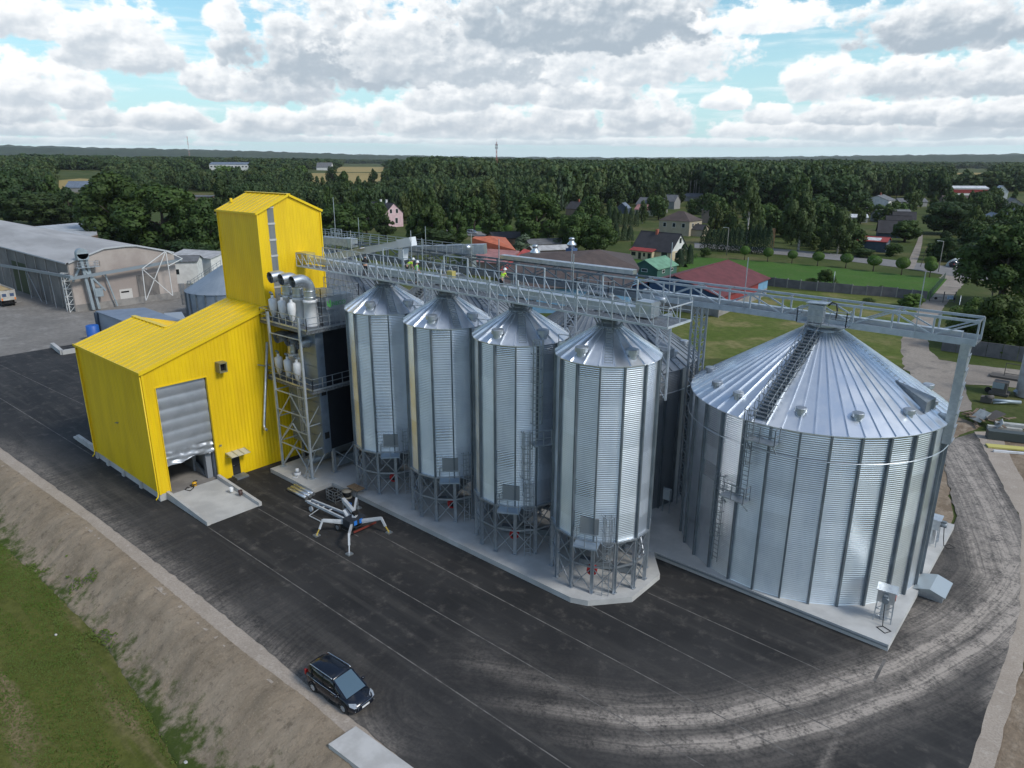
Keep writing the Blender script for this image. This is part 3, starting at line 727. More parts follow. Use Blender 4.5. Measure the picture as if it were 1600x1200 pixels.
for y in (27.8, 29.6): cn.bar((X0, y, 2.05), (X0+.8, y, 2.38), .04)
cn.build('canopy_frame', mat('canopy frame', (.35, .33, .18), .5), co)
st = MB(); st.box(X0+.02, 28.15, 0, X0+1.0, 29.3, .16); st.build('door_step', m_galvd, bld)
pt = MB(); pt.box(X0-.0, 27.35, 3.3, X0+.05, 27.55, 3.45); pt.bar((X0, 27.4, 3.4), (X0+.25, 27.3, 3.45), .05); pt.build('bracket', m_galvd, bld); pt = MB(); pt.box(-66.2, YA-.06, 5.3, -66.0, YA, 5.42); pt.bar((-66.1, YA-.2, 5.4), (-65.7, YA-.05, 5.5), .06); pt.build('bracket', m_galvd, bld)

# ramp into the building
rp = thing('concrete_ramp', 'pale concrete drive-in ramp with low side kerbs before the silver roller door', 'ramp', (-55, 24.5, 0))
q = MB(); q.extr([(X0+.02, 22.5, 0), (-51.75, 22.5, 0), (-51.75, 22.5, .04), (X0+.02, 22.5, .34)], (0, 4.25, 0)); q.build('slab', m_conc, rp)
for y in (22.22, 26.76):
    q = MB(); q.extr([(X0+.02, y, 0), (-51.7, y, 0), (-51.7, y, .34), (X0+.02, y, .72)], (0, .26, 0)); q.build('kerb', mat('pale kerb concrete', (.48, .48, .47), .8, 0, (.38, .38, .37), .6), rp)
q = MB(); q.box(-79.3, 22.0, 0, XF-.3, 22.3, .62); q.bar((-79.3, 22.15, .02), (-80.4, 22.15, .02), .26, .3); tag(q.build('kerb_wall', MATS['pale kerb concrete']), 'low pale concrete kerb wall beyond the far end of the yellow building', 'kerb')
# things standing on the ramp
bk = MB(); p = at(362, 768, .35); bk.lathe([(.14, 0), (.18, .38), (.17, .38), (.14, .05), (.001, .05)], 16, p, 0); bo = bk.build('bucket', m_white); tag(bo, 'white plastic bucket standing by the kerb of the concrete ramp', 'bucket')
bk = MB(); p = at(376, 773, .3); bk.lathe([(.15, 0), (.18, .42), (.17, .42), (.14, .05), (.001, .05)], 16, p, 0); tag(bk.build('bucket', mat('brown plastic', (.05, .025, .02), .5)), 'dark brown bucket standing by the kerb of the concrete ramp', 'bucket')
p = at(304, 759, .33)
vc = thing('vacuum_cleaner', 'small yellow machine with a black hose lying on the concrete ramp', 'machine', p)
q = MB(); q.lathe([(.001, .0), (.2, 0), (.22, .1), (.2, .32), (.1, .4), (.001, .42)], 14, p); q.build('body', mat('yellow plastic', (.6, .32, .01), .4), vc)
q = MB(); q.lathe([(.21, .14), (.225, .16), (.225, .22), (.21, .24)], 14, p); q.box(p.x-.05, p.y-.05, p.z+.4, p.x+.05, p.y+.3, p.z+.46); q.build('lid', m_rubber, vc)
q = MB(); q.tube([p+Vector((.2, -.1, .25)), p+Vector((.5, -.3, .1)), p+Vector((.75, -.75, .03)), p+Vector((.2, -.95, .03)), p+Vector((-.1, -.6, .05)), p+Vector((.1, -.5, .06))], .04, 6); q.build('hose', m_rubber, vc)

# ---------------------------------------------------------------- grain dryer
dr = thing('grain_dryer', 'tall black sided grain dryer with white fans on grey steel platforms beside yellow tower', 'grain dryer', (-54.5, 34.5, 0))
sb = MB(); sb.box(-57.15, 31.1, 0, -50.35, 42.0, .4); struct(sb.build('concrete_slab', m_conc))
BX0, BX1, BY0, BY1 = -57.3, -52.0, 34.5, 40.2
q = MB(); q.box(BX0, BY0, 2.75, BX1, BY1, 14.0)
q.extr([(BX1, 38.0, 14.0), (BX1, BY1, 14.0), (BX1, BY1, 14.7), (BX1, 39.0, 14.9), (BX1, 38.4, 14.6)], (-3, 0, 0))
q.build('dryer_body', mat('black dryer panel', (.008, .010, .014), .4, 0, (.013, .015, .02), .6, spec=.35), dr)
q = MB()
q.box(-54.6, 33.7, 2.5, BX1+.02, BY0, 14.0); q.box(BX0, 33.9, 2.6, -54.6, BY0, 9.0)
for z in np.arange(2.9, 14, 1.1): q.bar((-53.8, 33.68, z), (BX1+.03, 33.68, z), .06, .08)
for z in np.arange(3.4, 14, 1.1): q.bar((BX1+.03, 33.75, z), (BX1+.03, BY0, z+.5), .03, .05)
q.build('air_duct', mat('blue grey dryer steel', (.20, .25, .31), .45, .55, (.15, .19, .24), .8), dr)
for z in (3.9, 8.0):
    lp = MB(); lp.box(BX1+.025, 33.9, z, BX1+.07, 34.35, z+.6); lp.build('inspection_plate', m_dark, dr)
q = MB(); q.extr([(BX0, BY0+.1, 2.74), (BX1, BY0+.1, 2.74), (BX1-1.6, BY0+.1, 1.3), (BX0+1.6, BY0+.1, 1.3)], (0, 5.2, 0)); q.tube([(-54.6, 33.4, 1.0), (-54.6, 38, 1.0)], .35, 10); q.bar((-52.3, 35.2, 1.2), (-52.3, 37.2, 1.2), .5, .8)
q.build('discharge_hopper', m_galvd, dr)
LEG = [(-56.75, 32.2), (-52.3, 32.45)]; LB = [(-52.0, 34.65), (-51.95, 37.0), (-57.1, 34.65), (-57.1, 39.8), (-52.1, 39.8)]
for x, y in LEG:
    q = MB(); q.bar((x, y, .4), (x, y, 15.2), .18); q.box(x-.25, y-.25, .4, x+.25, y+.25, .45); q.build('leg', mat('blue zinc', (.46, .51, .55), .5, .4, (.38, .43, .47), 2), dr)
for x, y in LB:
    q = MB(); q.bar((x, y, .4), (x, y, 2.75), .26); q.box(x-.25, y-.25, .4, x+.25, y+.25, .45); q.build('leg', m_galv, dr)
q = MB()
a, c = Vector((*LEG[0], 0)), Vector((*LEG[1], 0)); Z = lambda z: Vector((0, 0, z)); mid = (a+c)/2
for z in (2.9, 4.6, 6.2, 8.0, 13.3): q.bar(a+Z(z), c+Z(z), .09)
for z0, z1 in ((.5, 2.9), (2.9, 5.2), (5.2, 7.9)):
    q.bar(a+Z(z0), mid+Z(z1), .08); q.bar(c+Z(z0), mid+Z(z1), .08)
for (x, y) in LEG:
    for z0, z1 in ((.6, 3.0), (3.0, 5.4), (5.4, 8)): q.bar((x, y, z0), (x, 34.5, z1), .07); q.bar((x, y, z1), (x, 34.5, z1), .08)
q.build('bracing', mat('blue zinc', (.46, .51, .55), .5, .4, (.38, .43, .47), 2), dr)
q = MB(); q.bar((-52.0, 34.65, .6), (-51.95, 37, 2.6), .07); q.bar((-52.0, 34.65, 2.6), (-51.95, 37, .6), .07)
q.build('bracing', mat('blue zinc', (.46, .51, .55), .5, .4, (.38, .43, .47), 2), dr)
def deck(z, x0, x1, y0, yw, x2):
    d = MB(); d.box(x0, y0, z-.06, x1, 34.4, z); d.box(x1-.9, 34.4, z-.06, x2, yw, z)
    for y in (y0, y0+1): d.bar((x0, y, z-.16), (x2, y, z-.16), .1, .2)
    d.bar((x2, y0, z-.15), (x2, yw, z-.15), .08, .22); d.bar((x0, y0, z-.15), (x0, 34.4, z-.15), .08, .22)
    do = d.build('platform', mat('grating', (.20, .22, .24), .6, .5, (.10, .11, .12), 9, vlo=.4, vhi=.6), dr)
    rl = MB(); railing(rl, [(x0, 34.3, z), (x0, y0, z), (x2, y0, z), (x2, yw, z)], 1.1, 1.1, .025, toe=True); rl.build('railing', m_galv, do)
deck(8.75, -58.7, -51.6, 32.75, 40.0, -51.5); deck(14.15, -58.7, -51.6, 32.55, 37.2, -51.35)
def fan(x, z):
    f = MB(); c = (x, 34.35, z)
    f.lathe([(.66, 0), (.64, .5), (.56, 2.0), (.63, 2.02), (.63, 2.25), (.50, 2.27)], 20, c)
    fo = f.build('fan', m_white, dr)
    d = MB(); pts = [(x, 34.35, z+2.3), (x, 34.35, z+3.1)]
    R = .95
    for k in range(1, 8):
        t = k/7*PI/2*1.06; pts.append((x, 34.35-R*(1-math.cos(t)), z+3.1+R*math.sin(t)))
    pts.append((x, 32.75, z+3.98))
    d.tube(pts, [.50]*len(pts), 18, 0, cap=False)
    for zz in (2.45, 3.0): d.lathe([(.50, zz), (.54, zz), (.54, zz+.08), (.50, zz+.08)], 18, c)
    du = d.build('exhaust_duct', m_galvb, dr)
    k = MB(); k.tube([(x, 33.15, z+4.02), (x, 33.05, z+4.0)], .49, 18); k.build('duct_mouth', m_dark, du)
    k = MB()
    for t in (0, PI/2): k.bar((x-.48*math.cos(t), 32.95, z+3.99-.48*math.sin(t)), (x+.48*math.cos(t), 32.95, z+3.99+.48*math.sin(t)), .05)
    k.build('grille', m_galvd, du)
def cyclone(x, z):
    c = (x, 33.25, z); q = MB()
    q.lathe([(.10, .35), (.22, .5), (.36, 1.3), (.36, 1.9), (.22, 2.0), (.12, 2.02), (.12, 2.3)], 14, c)
    co = q.build('cyclone', m_white, dr)
    q = MB(); q.tube([(x, 33.25, z+2.28), (x, 33.25, z+2.42), (x-.08, 33.2, z+2.5), (x-.2, 33.15, z+2.5)], .11, 8); q.build('inlet_pipe', m_galvd, co); q = MB(); q.lathe([(.12, -.0), (.13, .3), (.16, .34), (.16, .42), (.10, .42)], 10, c); q.box(x-.15, 33.3, z, x+.2, 33.7, z+.45)
    q.build('valve', m_galvd, co)
for z in (8.75, 14.15):
    for i in range(3): fan(-53.25-1.72*i, z); cyclone(-54.5-1.5*i, z)
q = MB()   # mesh cage with the maker's mark
for x0, y0, x1, y1 in ((BX1, 34.6, BX1, 38.6), (BX0, 34.6, BX1, 34.6), (BX0, 38.6, BX1, 38.6)):
    a, c = Vector((x0, y0, 14.15)), Vector((x1, y1, 14.15)); n = 6
    for i in range(n+1): p = a+(c-a)*i/n; q.bar(p, p+Z(3.3), .05)
    for z in (0.02, .55, 1.1, 1.65, 2.2, 2.75, 3.3): q.bar(a+Z(z), c+Z(z), .045)
for k in range(1, 30): q.bar((BX1-.02, 34.6+4*k/30, 14.15), (BX1-.02, 34.6+4*k/30, 17.45), .012)
q.box(-56.8, 35.0, 14.0, -52.5, 38.2, 16.6)
cg = q.build('mesh_cage', m_galv, dr)
q = MB(); q.box(BX1+.03, 35.05, 15.55, BX1+.06, 36.75, 16.6); sg = q.build('sign_panel', mat('sign backing', (.30, .33, .35), .5, .4), cg)
def lettering(name, s, size, loc, rot, m, parent=None, ext=.012):
    cu = bpy.data.curves.new(name, 'FONT'); cu.body = s; cu.size = size; cu.extrude = ext; cu.align_x = 'LEFT'; cu.resolution_u = 3
    o = bpy.data.objects.new(name, cu); COL.objects.link(o)
    dg = bpy.context.evaluated_depsgraph_get(); me = bpy.data.meshes.new_from_object(o.evaluated_get(dg)); me.name = name
    bpy.data.objects.remove(o); o = bpy.data.objects.new(name, me); me.materials.clear(); me.materials.append(m); COL.objects.link(o)
    if parent is not None:
        r = parent
        while r.parent is not None: r = r.parent
        o.parent = parent; loc = Vector(loc)-r.location
    o.location = loc; o.rotation_euler = rot
    return o
m_green = mat('sign green', (.07, .36, .10), .5)
lt = lettering('lettering', 'NECO', .52, (BX1+.075, 35.62, 15.86), (PI/2, 0, PI/2), m_green, None); lt.parent = cg; lt.location = Vector((BX1+.075, 35.62, 15.86))-dr.location
q = MB(); q.extr([(BX1+.07, 35.14, 15.95), (BX1+.07, 35.38, 15.72), (BX1+.07, 35.55, 15.8), (BX1+.07, 35.55, 16.35), (BX1+.07, 35.4, 16.42), (BX1+.07, 35.4, 16.05), (BX1+.07, 35.24, 16.1), (BX1+.07, 35.24, 16.3), (BX1+.07, 35.14, 16.3)], (.02, 0, 0)); q.build('emblem', mat('light green', (.16, .55, .14), .5), cg)
q = MB(); ladder(q, (-53.2, 33.0, .4), 8.4, (-.3, -1, 0), cage=(4.2, 8.4)); q.bar((-52.9, 32.0, .42), (-53.3, 33.4, 2.8), .05); q.bar((-52.45, 32.0, .42), (-52.85, 33.4, 2.8), .05)
for i in range(7): q.bar((-52.9-.057*i, 32+.2*i, .5+.34*i), (-52.45-.057*i, 32+.2*i, .5+.34*i), .04)
q.build('ladder', m_galv, dr)
q = MB(); p1 = Vector((X0+.25, 32.9, 12.0)); p2 = Vector((X0+.25, 31.75, 4.3)); q.tube([p1, p2, p2+Vector((.05, -.05, -.25)), p2+Vector((.2, -.1, -.4)), p2+Vector((.55, -.1, -.42))], .13, 10); q.bar(Vector((X0+.3, 32.5, 9.8)), Vector((X0+.3, 31.7, 10.1)), .1); q.build('waste_pipe', m_galvb, dr)
lying = [((443, 757), (471, 771)), ((448, 754), (477, 768)), ((453, 751), (482, 765))]
for i, ((a, b_), (c, d_)) in enumerate(lying):
    q = MB(); A, B_ = at(a+8, b_+7, .17), at(c+8, d_+7, .17); q.tube([A, B_], .17, 12); q.tube([A+(B_-A)*.001, A+(A-B_)*.004], .14, 12)
    tag(q.build('steel_pipe', m_galvb), ['galvanised pipe lying outermost of three in front of the dryer slab', 'galvanised pipe lying in the middle of three before the dryer slab', 'galvanised pipe lying nearest to the dryer slab edge'][i], 'pipe', 'pipes lying by the dryer slab')

# ---------------------------------------------------------------- hopper silos
def corrugated(mb, R, z0, z1, pitch, amp, n, panels, off, m=0):
    """corrugated shell of slightly flattened sheets between the stiffeners"""
    k = int((z1-z0)/pitch)*5; prof = []
    for i in range(k+1):
        z = z0+(z1-z0)*i/k; prof.append((1+amp/R*math.cos(2*PI*(z-z0)/pitch), z))
    o = len(mb.v); mb.lathe(prof, n, (0, 0, 0), m)
    st = 2*PI/panels; n0 = math.radians(off)
    for i in range(o, len(mb.v)):
        x, y, z = mb.v[i]; a = math.atan2(y, x)-n0; a = (a % st)-st/2; k_ = R*(.08+.92*math.cos(st/2)/math.cos(a)); mb.v[i] = (x*k_, y*k_, z)
def cone_roof(parent, R, z0, r1, z1, ribs, m_r, m_c, over=.14):
    q = MB(); q.lathe([(R+over, z0-.05), (R+over, z0), (r1, z1)], ribs, (0, 0, 0), 0, smooth=False)
    ro = q.build('roof', m_r, parent, True)
    q = MB()
    for i in range(ribs):
        t = 2*PI*i/ribs; c, s = math.cos(t), math.sin(t)
        rad = (R+over)*1.0
        q.bar((rad*c, rad*s, z0+.04), (r1*c, r1*s, z1+.04), .055, .10)
    q.build('roof_rib', m_r, ro, True)['kind'] = 'stuff'
    q = MB(); q.lathe([(r1+.12, z1-.06), (r1+.12, z1+.12), (r1*.72, z1+.16), (r1*.72, z1+.42), (r1*.9, z1+.46), (r1*.9, z1+.58), (.01, z1+.6)], 20)
    q.build('collar', m_c, ro, True)
    return ro
def vent(parent, az, r, zf, s=1.0):
    q = MB(); a = math.radians(az); x, y = r*math.cos(a), r*math.sin(a); z = zf(r)
    q.lathe([(.30*s, -.2), (.30*s, .12*s), (.43*s, .12*s), (.43*s, .40*s), (.38*s, .44*s), (.001, .47*s)], 16, (x, y, z), smooth=False); q.build('roof_vent', m_galv, parent, True)
def at_az(az, r, z=0): a = math.radians(az); return Vector((r*math.cos(a), r*math.sin(a), z))

RS, NS = 3.32, 14
sp = thing('hopper_silo', 'silo', 'grain silo')
AZL = -53.0
offs = AZL+360/NS*.5+2
q = MB(); corrugated(q, RS, 3.85, 15.8, .13, .0135, 98, NS, offs); q.build('shell', m_sheet, sp, True)
q = MB()
for i in range(NS):
    a = offs+360/NS*i; p = at_az(a, RS+.055); o = at_az(a, 1)
    q.bar(p+Z(3.85), p+Z(15.72), .10, .20, up=o)
q.build('stiffener', m_stiff, sp, True)['kind'] = 'stuff'
for i in range(NS):
    a = offs+360/NS*i; p = at_az(a, RS+.02); o = at_az(a, 1); s = Vector((-o.y, o.x, 0))
    q = MB(); q.bar(p-s*.10, p-s*.10+Z(3.8), .03, .20, up=o); q.bar(p+s*.10, p+s*.10+Z(3.8), .03, .20, up=o); q.bar(p, p+Z(3.8), .18, .03, up=o); q.bar(p+Z(.02), p+Z(.05), .34, .34)
    q.build('leg', m_galv, sp, True)
q = MB()
for i in range(NS):
    a, c = at_az(offs+360/NS*i, RS+.04), at_az(offs+360/NS*(i+1), RS+.04)
    q.bar(a+Z(1.95), c+Z(1.95), .08, .14); q.bar(a+Z(3.82), c+Z(3.82), .26, .14)
    for z0, z1 in ((.1, 1.9), (2.0, 3.7)): q.bar(a+Z(z0), c+Z(z1), .055); q.bar(c+Z(z0), a+Z(z1), .055)
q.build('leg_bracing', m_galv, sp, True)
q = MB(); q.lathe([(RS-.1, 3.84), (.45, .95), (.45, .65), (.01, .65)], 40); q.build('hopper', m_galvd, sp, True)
q = MB(); q.bar((-1.2, -.6, .35), (2.4, .9, .28), .5, .45); q.bar((-.4, -.2, .65), (.4, .3, .65), .7, .3); q.bar((-1.3, 1.5, 1.9), (2.2, 1.2, 2.1), .35, .3); q.build('discharge_conveyor', m_galvd, sp, True)
dv = at_az(AZL-16, 2.0); o = at_az(AZL-8, 1)
q = MB(); q.tube([dv+Z(1.05), dv+o*.35+Z(1.02)], .36, 18); q.build('aeration_fan', m_red, sp, True)
q = MB(); q.tube([dv+o*.36+Z(1.02), dv+o*.375+Z(1.02)], .20, 14); q.build('fan_inlet', m_dark, sp, True)
zf = lambda r: 15.78+(RS+.14-r)/(RS+.14-.72)*1.75
rf = cone_roof(sp, RS, 15.78, .72, 17.53, 22, m_roofs, m_galvd)
for a in (AZL-40, AZL+28): vent(rf, a, 2.75, zf)
lp = at_az(AZL+4, RS+.30)
q = MB(); ladder(q, lp, 6.0, at_az(AZL+4, 1), cage=(3.0, 6.0)); q.build('ladder', m_galv, sp, True)
q = MB()
c = at_az(AZL-16, RS+.5, 3.8); o = at_az(AZL-16, 1); s = Vector((-o.y, o.x, 0))
q.bar(c-s*.85, c+s*.75, .95, .1); q.bar(c-s*.8-o*.3+Z(-.9), c-s*.8+o*.4, .05); q.bar(c+s*.7-o*.3+Z(-.9), c+s*.7+o*.4, .05)
po = q.build('platform', mat('pale blue galvanised deck', (.38, .46, .54), .45, .6), sp, True)
q = MB(); railing(q, [c-s*.82-o*.4, c-s*.82+o*.45, c+s*.72+o*.45], 1.05, .8, .022); q.build('railing', m_galv, po, True)
hp = at_az(AZL-16, RS+.03); q = MB(); q.bar(hp-s*.62+Z(4.95), hp+s*.62+Z(4.95), .08, 1.15); q.build('access_door', mat('grey hatch panel', (.27, .29, .30), .5, .4), sp, True)
q = MB()
for k in range(15):
    t = k/14; rr_ = RS-(RS-.8)*t; p = at_az(AZL-3, rr_, zf(rr_)+.12); s = Vector((-math.sin(math.radians(AZL-3)), math.cos(math.radians(AZL-3)), 0)); q.bar(p-s*.24, p+s*.24, .035)
for k in (-1, 1): q.bar(at_az(AZL-3, RS, zf(RS)+.12)+s*.24*k, at_az(AZL-3, .8, zf(.8)+.12)+s*.24*k, .04)
q.build('roof_ladder', m_galv, rf, True)
SX = [-24.5, -31.95, -39.4, -46.85]; SY = 37.5
lab = ['corrugated hopper silo on legs at the near end of the row by the chamfered slab',
       'corrugated hopper silo on legs with a full height caged ladder, second from the near end',
       'corrugated hopper silo on legs, third from the near end, second from the black dryer',
       'corrugated hopper silo on legs nearest to the black grain dryer']
az = [-53, -44, -29, -26]
silos = []
for i in range(4):
    o = sp if i == 0 else copy_tree(sp)
    o.location = (SX[i], SY, .4); o.rotation_euler.z = math.radians(az[i]-AZL) if i else 0
    o['label'] = lab[i]; o['group'] = 'hopper silos in a row'; silos.append(o)
# extra stair gear of the second silo, eave landings
o = silos[1]; a = AZL+12
q = MB(); ladder(q, at_az(a, RS+.3, 8.9), 7.4, at_az(a, 1), cage=(1.5, 7.4)); ladder(q, at_az(a-10, RS+.3, 5.2), 4.6, at_az(a-10, 1), cage=(1.2, 4.6)); q.build('ladder', m_galv, o, True)
c = at_az(a+8, RS+.55, 8.9); u = at_az(a+8, 1); s = Vector((-u.y, u.x, 0))
q = MB(); q.bar(c-s*.9, c+s*1.0, .95, .08); q.bar(c+s*.8-u*.4+Z(-.9), c+s*.8+u*.4, .05); po = q.build('platform', m_galv, o, True)
q = MB(); railing(q, [c+s*.95-u*.4, c+s*.95+u*.45, c-s*.85+u*.45], 1.05, .7, .022); q.build('railing', m_galv, po, True)
for i, aa in ((3, 18), (2, 12), (1, 14)):
    o = silos[i]; aa -= math.degrees(o.rotation_euler.z); c = at_az(aa, RS+.45, 15.3); u = at_az(aa, 1); s = Vector((-u.y, u.x, 0))
    q = MB(); q.bar(c-s*1.0, c+s*1.0, 1.0, .08); q.bar(c-u*.4+Z(-1.6), c+u*.35, .07); q.extr([c-s*.5-u*.3, c+s*.5-u*.3, c+s*.5-u*.3+Z(-.7), c-s*.5-u*.3+Z(-.7)], u*.6)
    po = q.build('eave_landing', mat('pale galvanised plate', (.42, .46, .49), .5, .4), o, True)
    q = MB(); railing(q, [c-s*.95-u*.4, c-s*.95+u*.45, c+s*.95+u*.45], 1.05, .9, .022); q.build('railing', m_galv, po, True)
# slab of the row
poly = [(-50.35, 33.15), (-23.75, 33.15), (-22.65, 33.6), (-20.7, 35.9), (-20.7, 39.5), (-22.6, 41.85), (-50.35, 41.85)]
q = MB(); q.prism(poly, 0, .4); struct(q.build('concrete_slab', m_conc))
q = MB(); A, B_ = at(781, 881, .12), at(874, 926, .12)
for k in range(2): q.bar(A+Vector((0, -.12*k, 0)), B_+Vector((0, -.12*k, 0)), .09, .14)
tag(q.build('steel_beam', m_galv), 'two long blue-grey steel beams lying along the edge of the silo slab', 'beams')

# ---------------------------------------------------------------- big flat-bottomed silos
RB, NBS = 8.4, 30
BZ = .45
bp = thing('flat_bottom_silo', 'silo', 'grain silo')
AB = -94.0
q = MB(); corrugated(q, RB, 0, 11.75, .14, .0145, 180, NBS, AB+6); q.build('shell', m_sheet2, bp, True)
q = MB(); ob = AB+6
for i in range(NBS):
    p = at_az(ob+12*i, RB+.06); u = at_az(ob+12*i, 1); q.bar(p, p+Z(11.68), .12, .24, up=u)
q.build('stiffener', m_stiff, bp, True)['kind'] = 'stuff'
q = MB(); q.lathe([(RB+.20, 10.0), (RB+.25, 10.03), (RB+.20, 10.06)], 60); q.build('wind_ring', m_galvb, bp, True)
zb = lambda r: 11.75+(RB+.15-r)/(RB+.15-1.15)*4.75
rb = cone_roof(bp, RB, 11.75, 1.15, 16.5, 56, m_roofs, m_galv, .15)
for a in (-132, -112, -78, -52, -24, 0, 30, 100, 200): vent(rb, a, 7.3, zb, .85)
q = MB()
s = Vector((-math.sin(math.radians(AB)), math.cos(math.radians(AB)), 0))
n = 26
for k in range(n):
    t = k/(n-1); r_ = 8.2-(8.2-1.4)*t; p = at_az(AB, r_, zb(r_)+.14); u = at_az(AB, 1)
    q.bar(p-s*.45, p+s*.45, .26, .05)
    if k % 2 == 0:
        for kk in (-1, 1): q.bar(p+s*.45*kk, p+s*.45*kk+Z(.85), .035); q.bar(p+s*.42*kk+u*.2+Z(-.1), p+s*.7*kk+u*.3, .05)
for kk in (-1, 1):
    q.bar(at_az(AB, 8.2, zb(8.2)+1.0)+s*.45*kk, at_az(AB, 1.4, zb(1.4)+1.0)+s*.45*kk, .035)
    q.bar(at_az(AB, 8.2, zb(8.2)+.16)+s*.45*kk, at_az(AB, 1.4, zb(1.4)+.16)+s*.45*kk, .05, .12)
q.build('roof_stair', m_galvd, rb, True)
for dd_, r0 in ((90, 8.2), (-5, 8.2)):
    q = MB(); aa = AB+dd_; s2 = Vector((-math.sin(math.radians(aa)), math.cos(math.radians(aa)), 0))
    for k in range(22):
        r_ = r0-.29*k; p = at_az(aa, r_, zb(r_)+.13); 
        if r_ > 1.5 and dd_ > 0: q.bar(p-s2*.22, p+s2*.22, .04)
    if dd_ > 0: q.build('roof_ladder', m_galvb, rb, True)
q = MB(); a_ = -8  # inspection hood
p0 = at_az(a_, 7.5, zb(7.5)); p1 = at_az(a_, 5.2, zb(5.2)); s2 = Vector((-math.sin(math.radians(a_)), math.cos(math.radians(a_)), 0))
q.add([p0-s2*.75, p0+s2*.75, p1, p0-s2*.75+Z(.75), p0+s2*.75+Z(.75), p1+Z(.05)], [(0, 2, 1), (3, 4, 5), (0, 1, 4, 3), (1, 2, 5, 4), (2, 0, 3, 5)]); q.build('inspection_hood', m_galvd, rb, True)
def landing(par, azm, r, z, w_=1.7):
    c = at_az(azm, r+.5, z); u = at_az(azm, 1); s = Vector((-u.y, u.x, 0)); q = MB()
    q.bar(c-s*w_/2, c+s*w_/2, .85, .07)
    for k in (-1, 1): q.bar(c+s*k*(w_/2-.1)-u*.4+Z(-.8), c+s*k*(w_/2-.1)+u*.4, .06)
    po = q.build('platform', m_galv, par, True); q = MB(); railing(q, [c-s*w_/2+u*.42, c+s*w_/2+u*.42, c+s*w_/2-u*.35], 1.05, .8, .024); q.build('railing', m_galvd, po, True)
landing(bp, AB+4, RB+.1, 10.8, 1.9); landing(bp, AB-5, RB+.1, 6.4, 1.8)
q = MB(); ladder(q, at_az(AB-2, RB+.35, 6.5), 6.2, at_az(AB-2, 1), cage=(2.6, 6.2)); q.build('ladder', m_galvd, bp, True)
q = MB(); ladder(q, at_az(AB-13, RB+.35, 1.0), 6.6, at_az(AB-13, 1), cage=(2.2, 6.6)); q.build('ladder', m_galvd, bp, True)
BX = [-15.4, -34.0, -52.6, -71.2]; BY = 50.4
blab = ['very large shining corrugated silo with a wide cone roof at the right of the yard',
        'large dark grey silo between the front silo row and the big shining silo',
        'large dull grey silo mostly hidden behind the middle of the hopper silo row',
        'large dull grey silo standing behind the black dryer and the yellow tower']
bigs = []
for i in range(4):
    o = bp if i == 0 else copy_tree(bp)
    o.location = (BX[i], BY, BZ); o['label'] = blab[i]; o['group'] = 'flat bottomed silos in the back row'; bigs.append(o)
    if i:
        def dull(ob):  # swap in the sheets with shade painted into the colour
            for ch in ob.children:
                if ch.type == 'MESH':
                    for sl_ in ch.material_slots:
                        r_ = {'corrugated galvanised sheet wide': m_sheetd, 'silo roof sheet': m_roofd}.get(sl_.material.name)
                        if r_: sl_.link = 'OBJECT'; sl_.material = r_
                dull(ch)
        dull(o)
q = MB(); q.prism([(-81, 41.9), (-6.55, 41.75), (-6.7, 61.2), (-81, 61.2)], 0, BZ); struct(q.build('concrete_slab', m_conc))
q = MB(); A, B_ = at(1030, 870, .25), at(1388, 1019, .25); q.bar((-22.2, 41.72, .33), (-6.6, 41.66, .33), .05, .10); struct(q.build('slab_edge', m_galvd))

# ---------------------------------------------------------------- catwalk with conveyor over the hopper silos
cw = thing('conveyor_catwalk', 'galvanised lattice catwalk with a conveyor running over the hopper silos from the yellow tower', 'catwalk', (-40, 37, 18))
ZB, ZT = 18.85, 19.98
q = MB(); q.box(-60, 37.0, ZB+.08, -22.3, 37.65, ZB+.62); q.box(-22.3, 36.9, ZB+.1, -21.2, 37.85, ZB+1.05); q.build('conveyor', m_galvb, cw)
q = MB(); q.box(-59.5, 36.9, ZB+.05, -57.2, 37.85, ZB+.95); q.build('conveyor_hood', mat('pale yellow duct', (.45, .36, .10), .5), cw)
q = MB(); q.box(-57, 35.7, ZB-.06, -19.4, 36.95, ZB); q.box(-57, 37.8, ZB-.06, -19.4, 38.5, ZB); q.box(-22.5, 36.95, ZB-.06, -19.4, 37.8, ZB)
q.build('walkway', MATS['grating'], cw)
for nm, y, tall in (('side_truss', 35.7, 0), ('side_truss', 38.5, .25)):
    q = MB(); q.bar((-57, y, ZB-.02), (-19.4, y, ZB-.02), .07, .12); q.bar((-57, y, ZT+tall), (-19.4, y, ZT+tall), .05, .06); n = 40
    for i in range(n+1):
        x = -57+37.6*i/n; q.bar((x, y, ZB), (x, y, ZT+tall), .042)
        if i < n and (i % 5 != 4): q.bar((x, y, ZT+tall), (x+37.6/n*.98, y, ZB), .04)
    q.bar((-57, y, ZB+.6), (-19.4, y, ZB+.6), .035)
    q.build(nm, mat('pale zinc', (.56, .60, .63), .5, .4, (.46, .50, .53), 3), cw)
q = MB(); q.bar((-19.4, 35.7, ZT), (-19.4, 38.5, ZT), .06); q.bar((-19.4, 35.7, ZB), (-19.4, 38.5, ZB), .08, .12); q.bar((-19.4, 37.1, ZB), (-19.4, 37.1, ZT), .05)
for x in SX: 
    for dx in (-1.3, 1.3): q.bar((x+dx, 35.7, ZB), (x+dx, 35.7, ZT+.4), .08); q.bar((x+dx, 38.5, ZB), (x+dx, 38.5, ZT+.9), .08)
    q.bar((x-1.3, 38.5, ZT+.9), (x+1.3, 38.5, ZT+.9), .06)
q.build('end_rail', MATS['pale zinc'], cw)
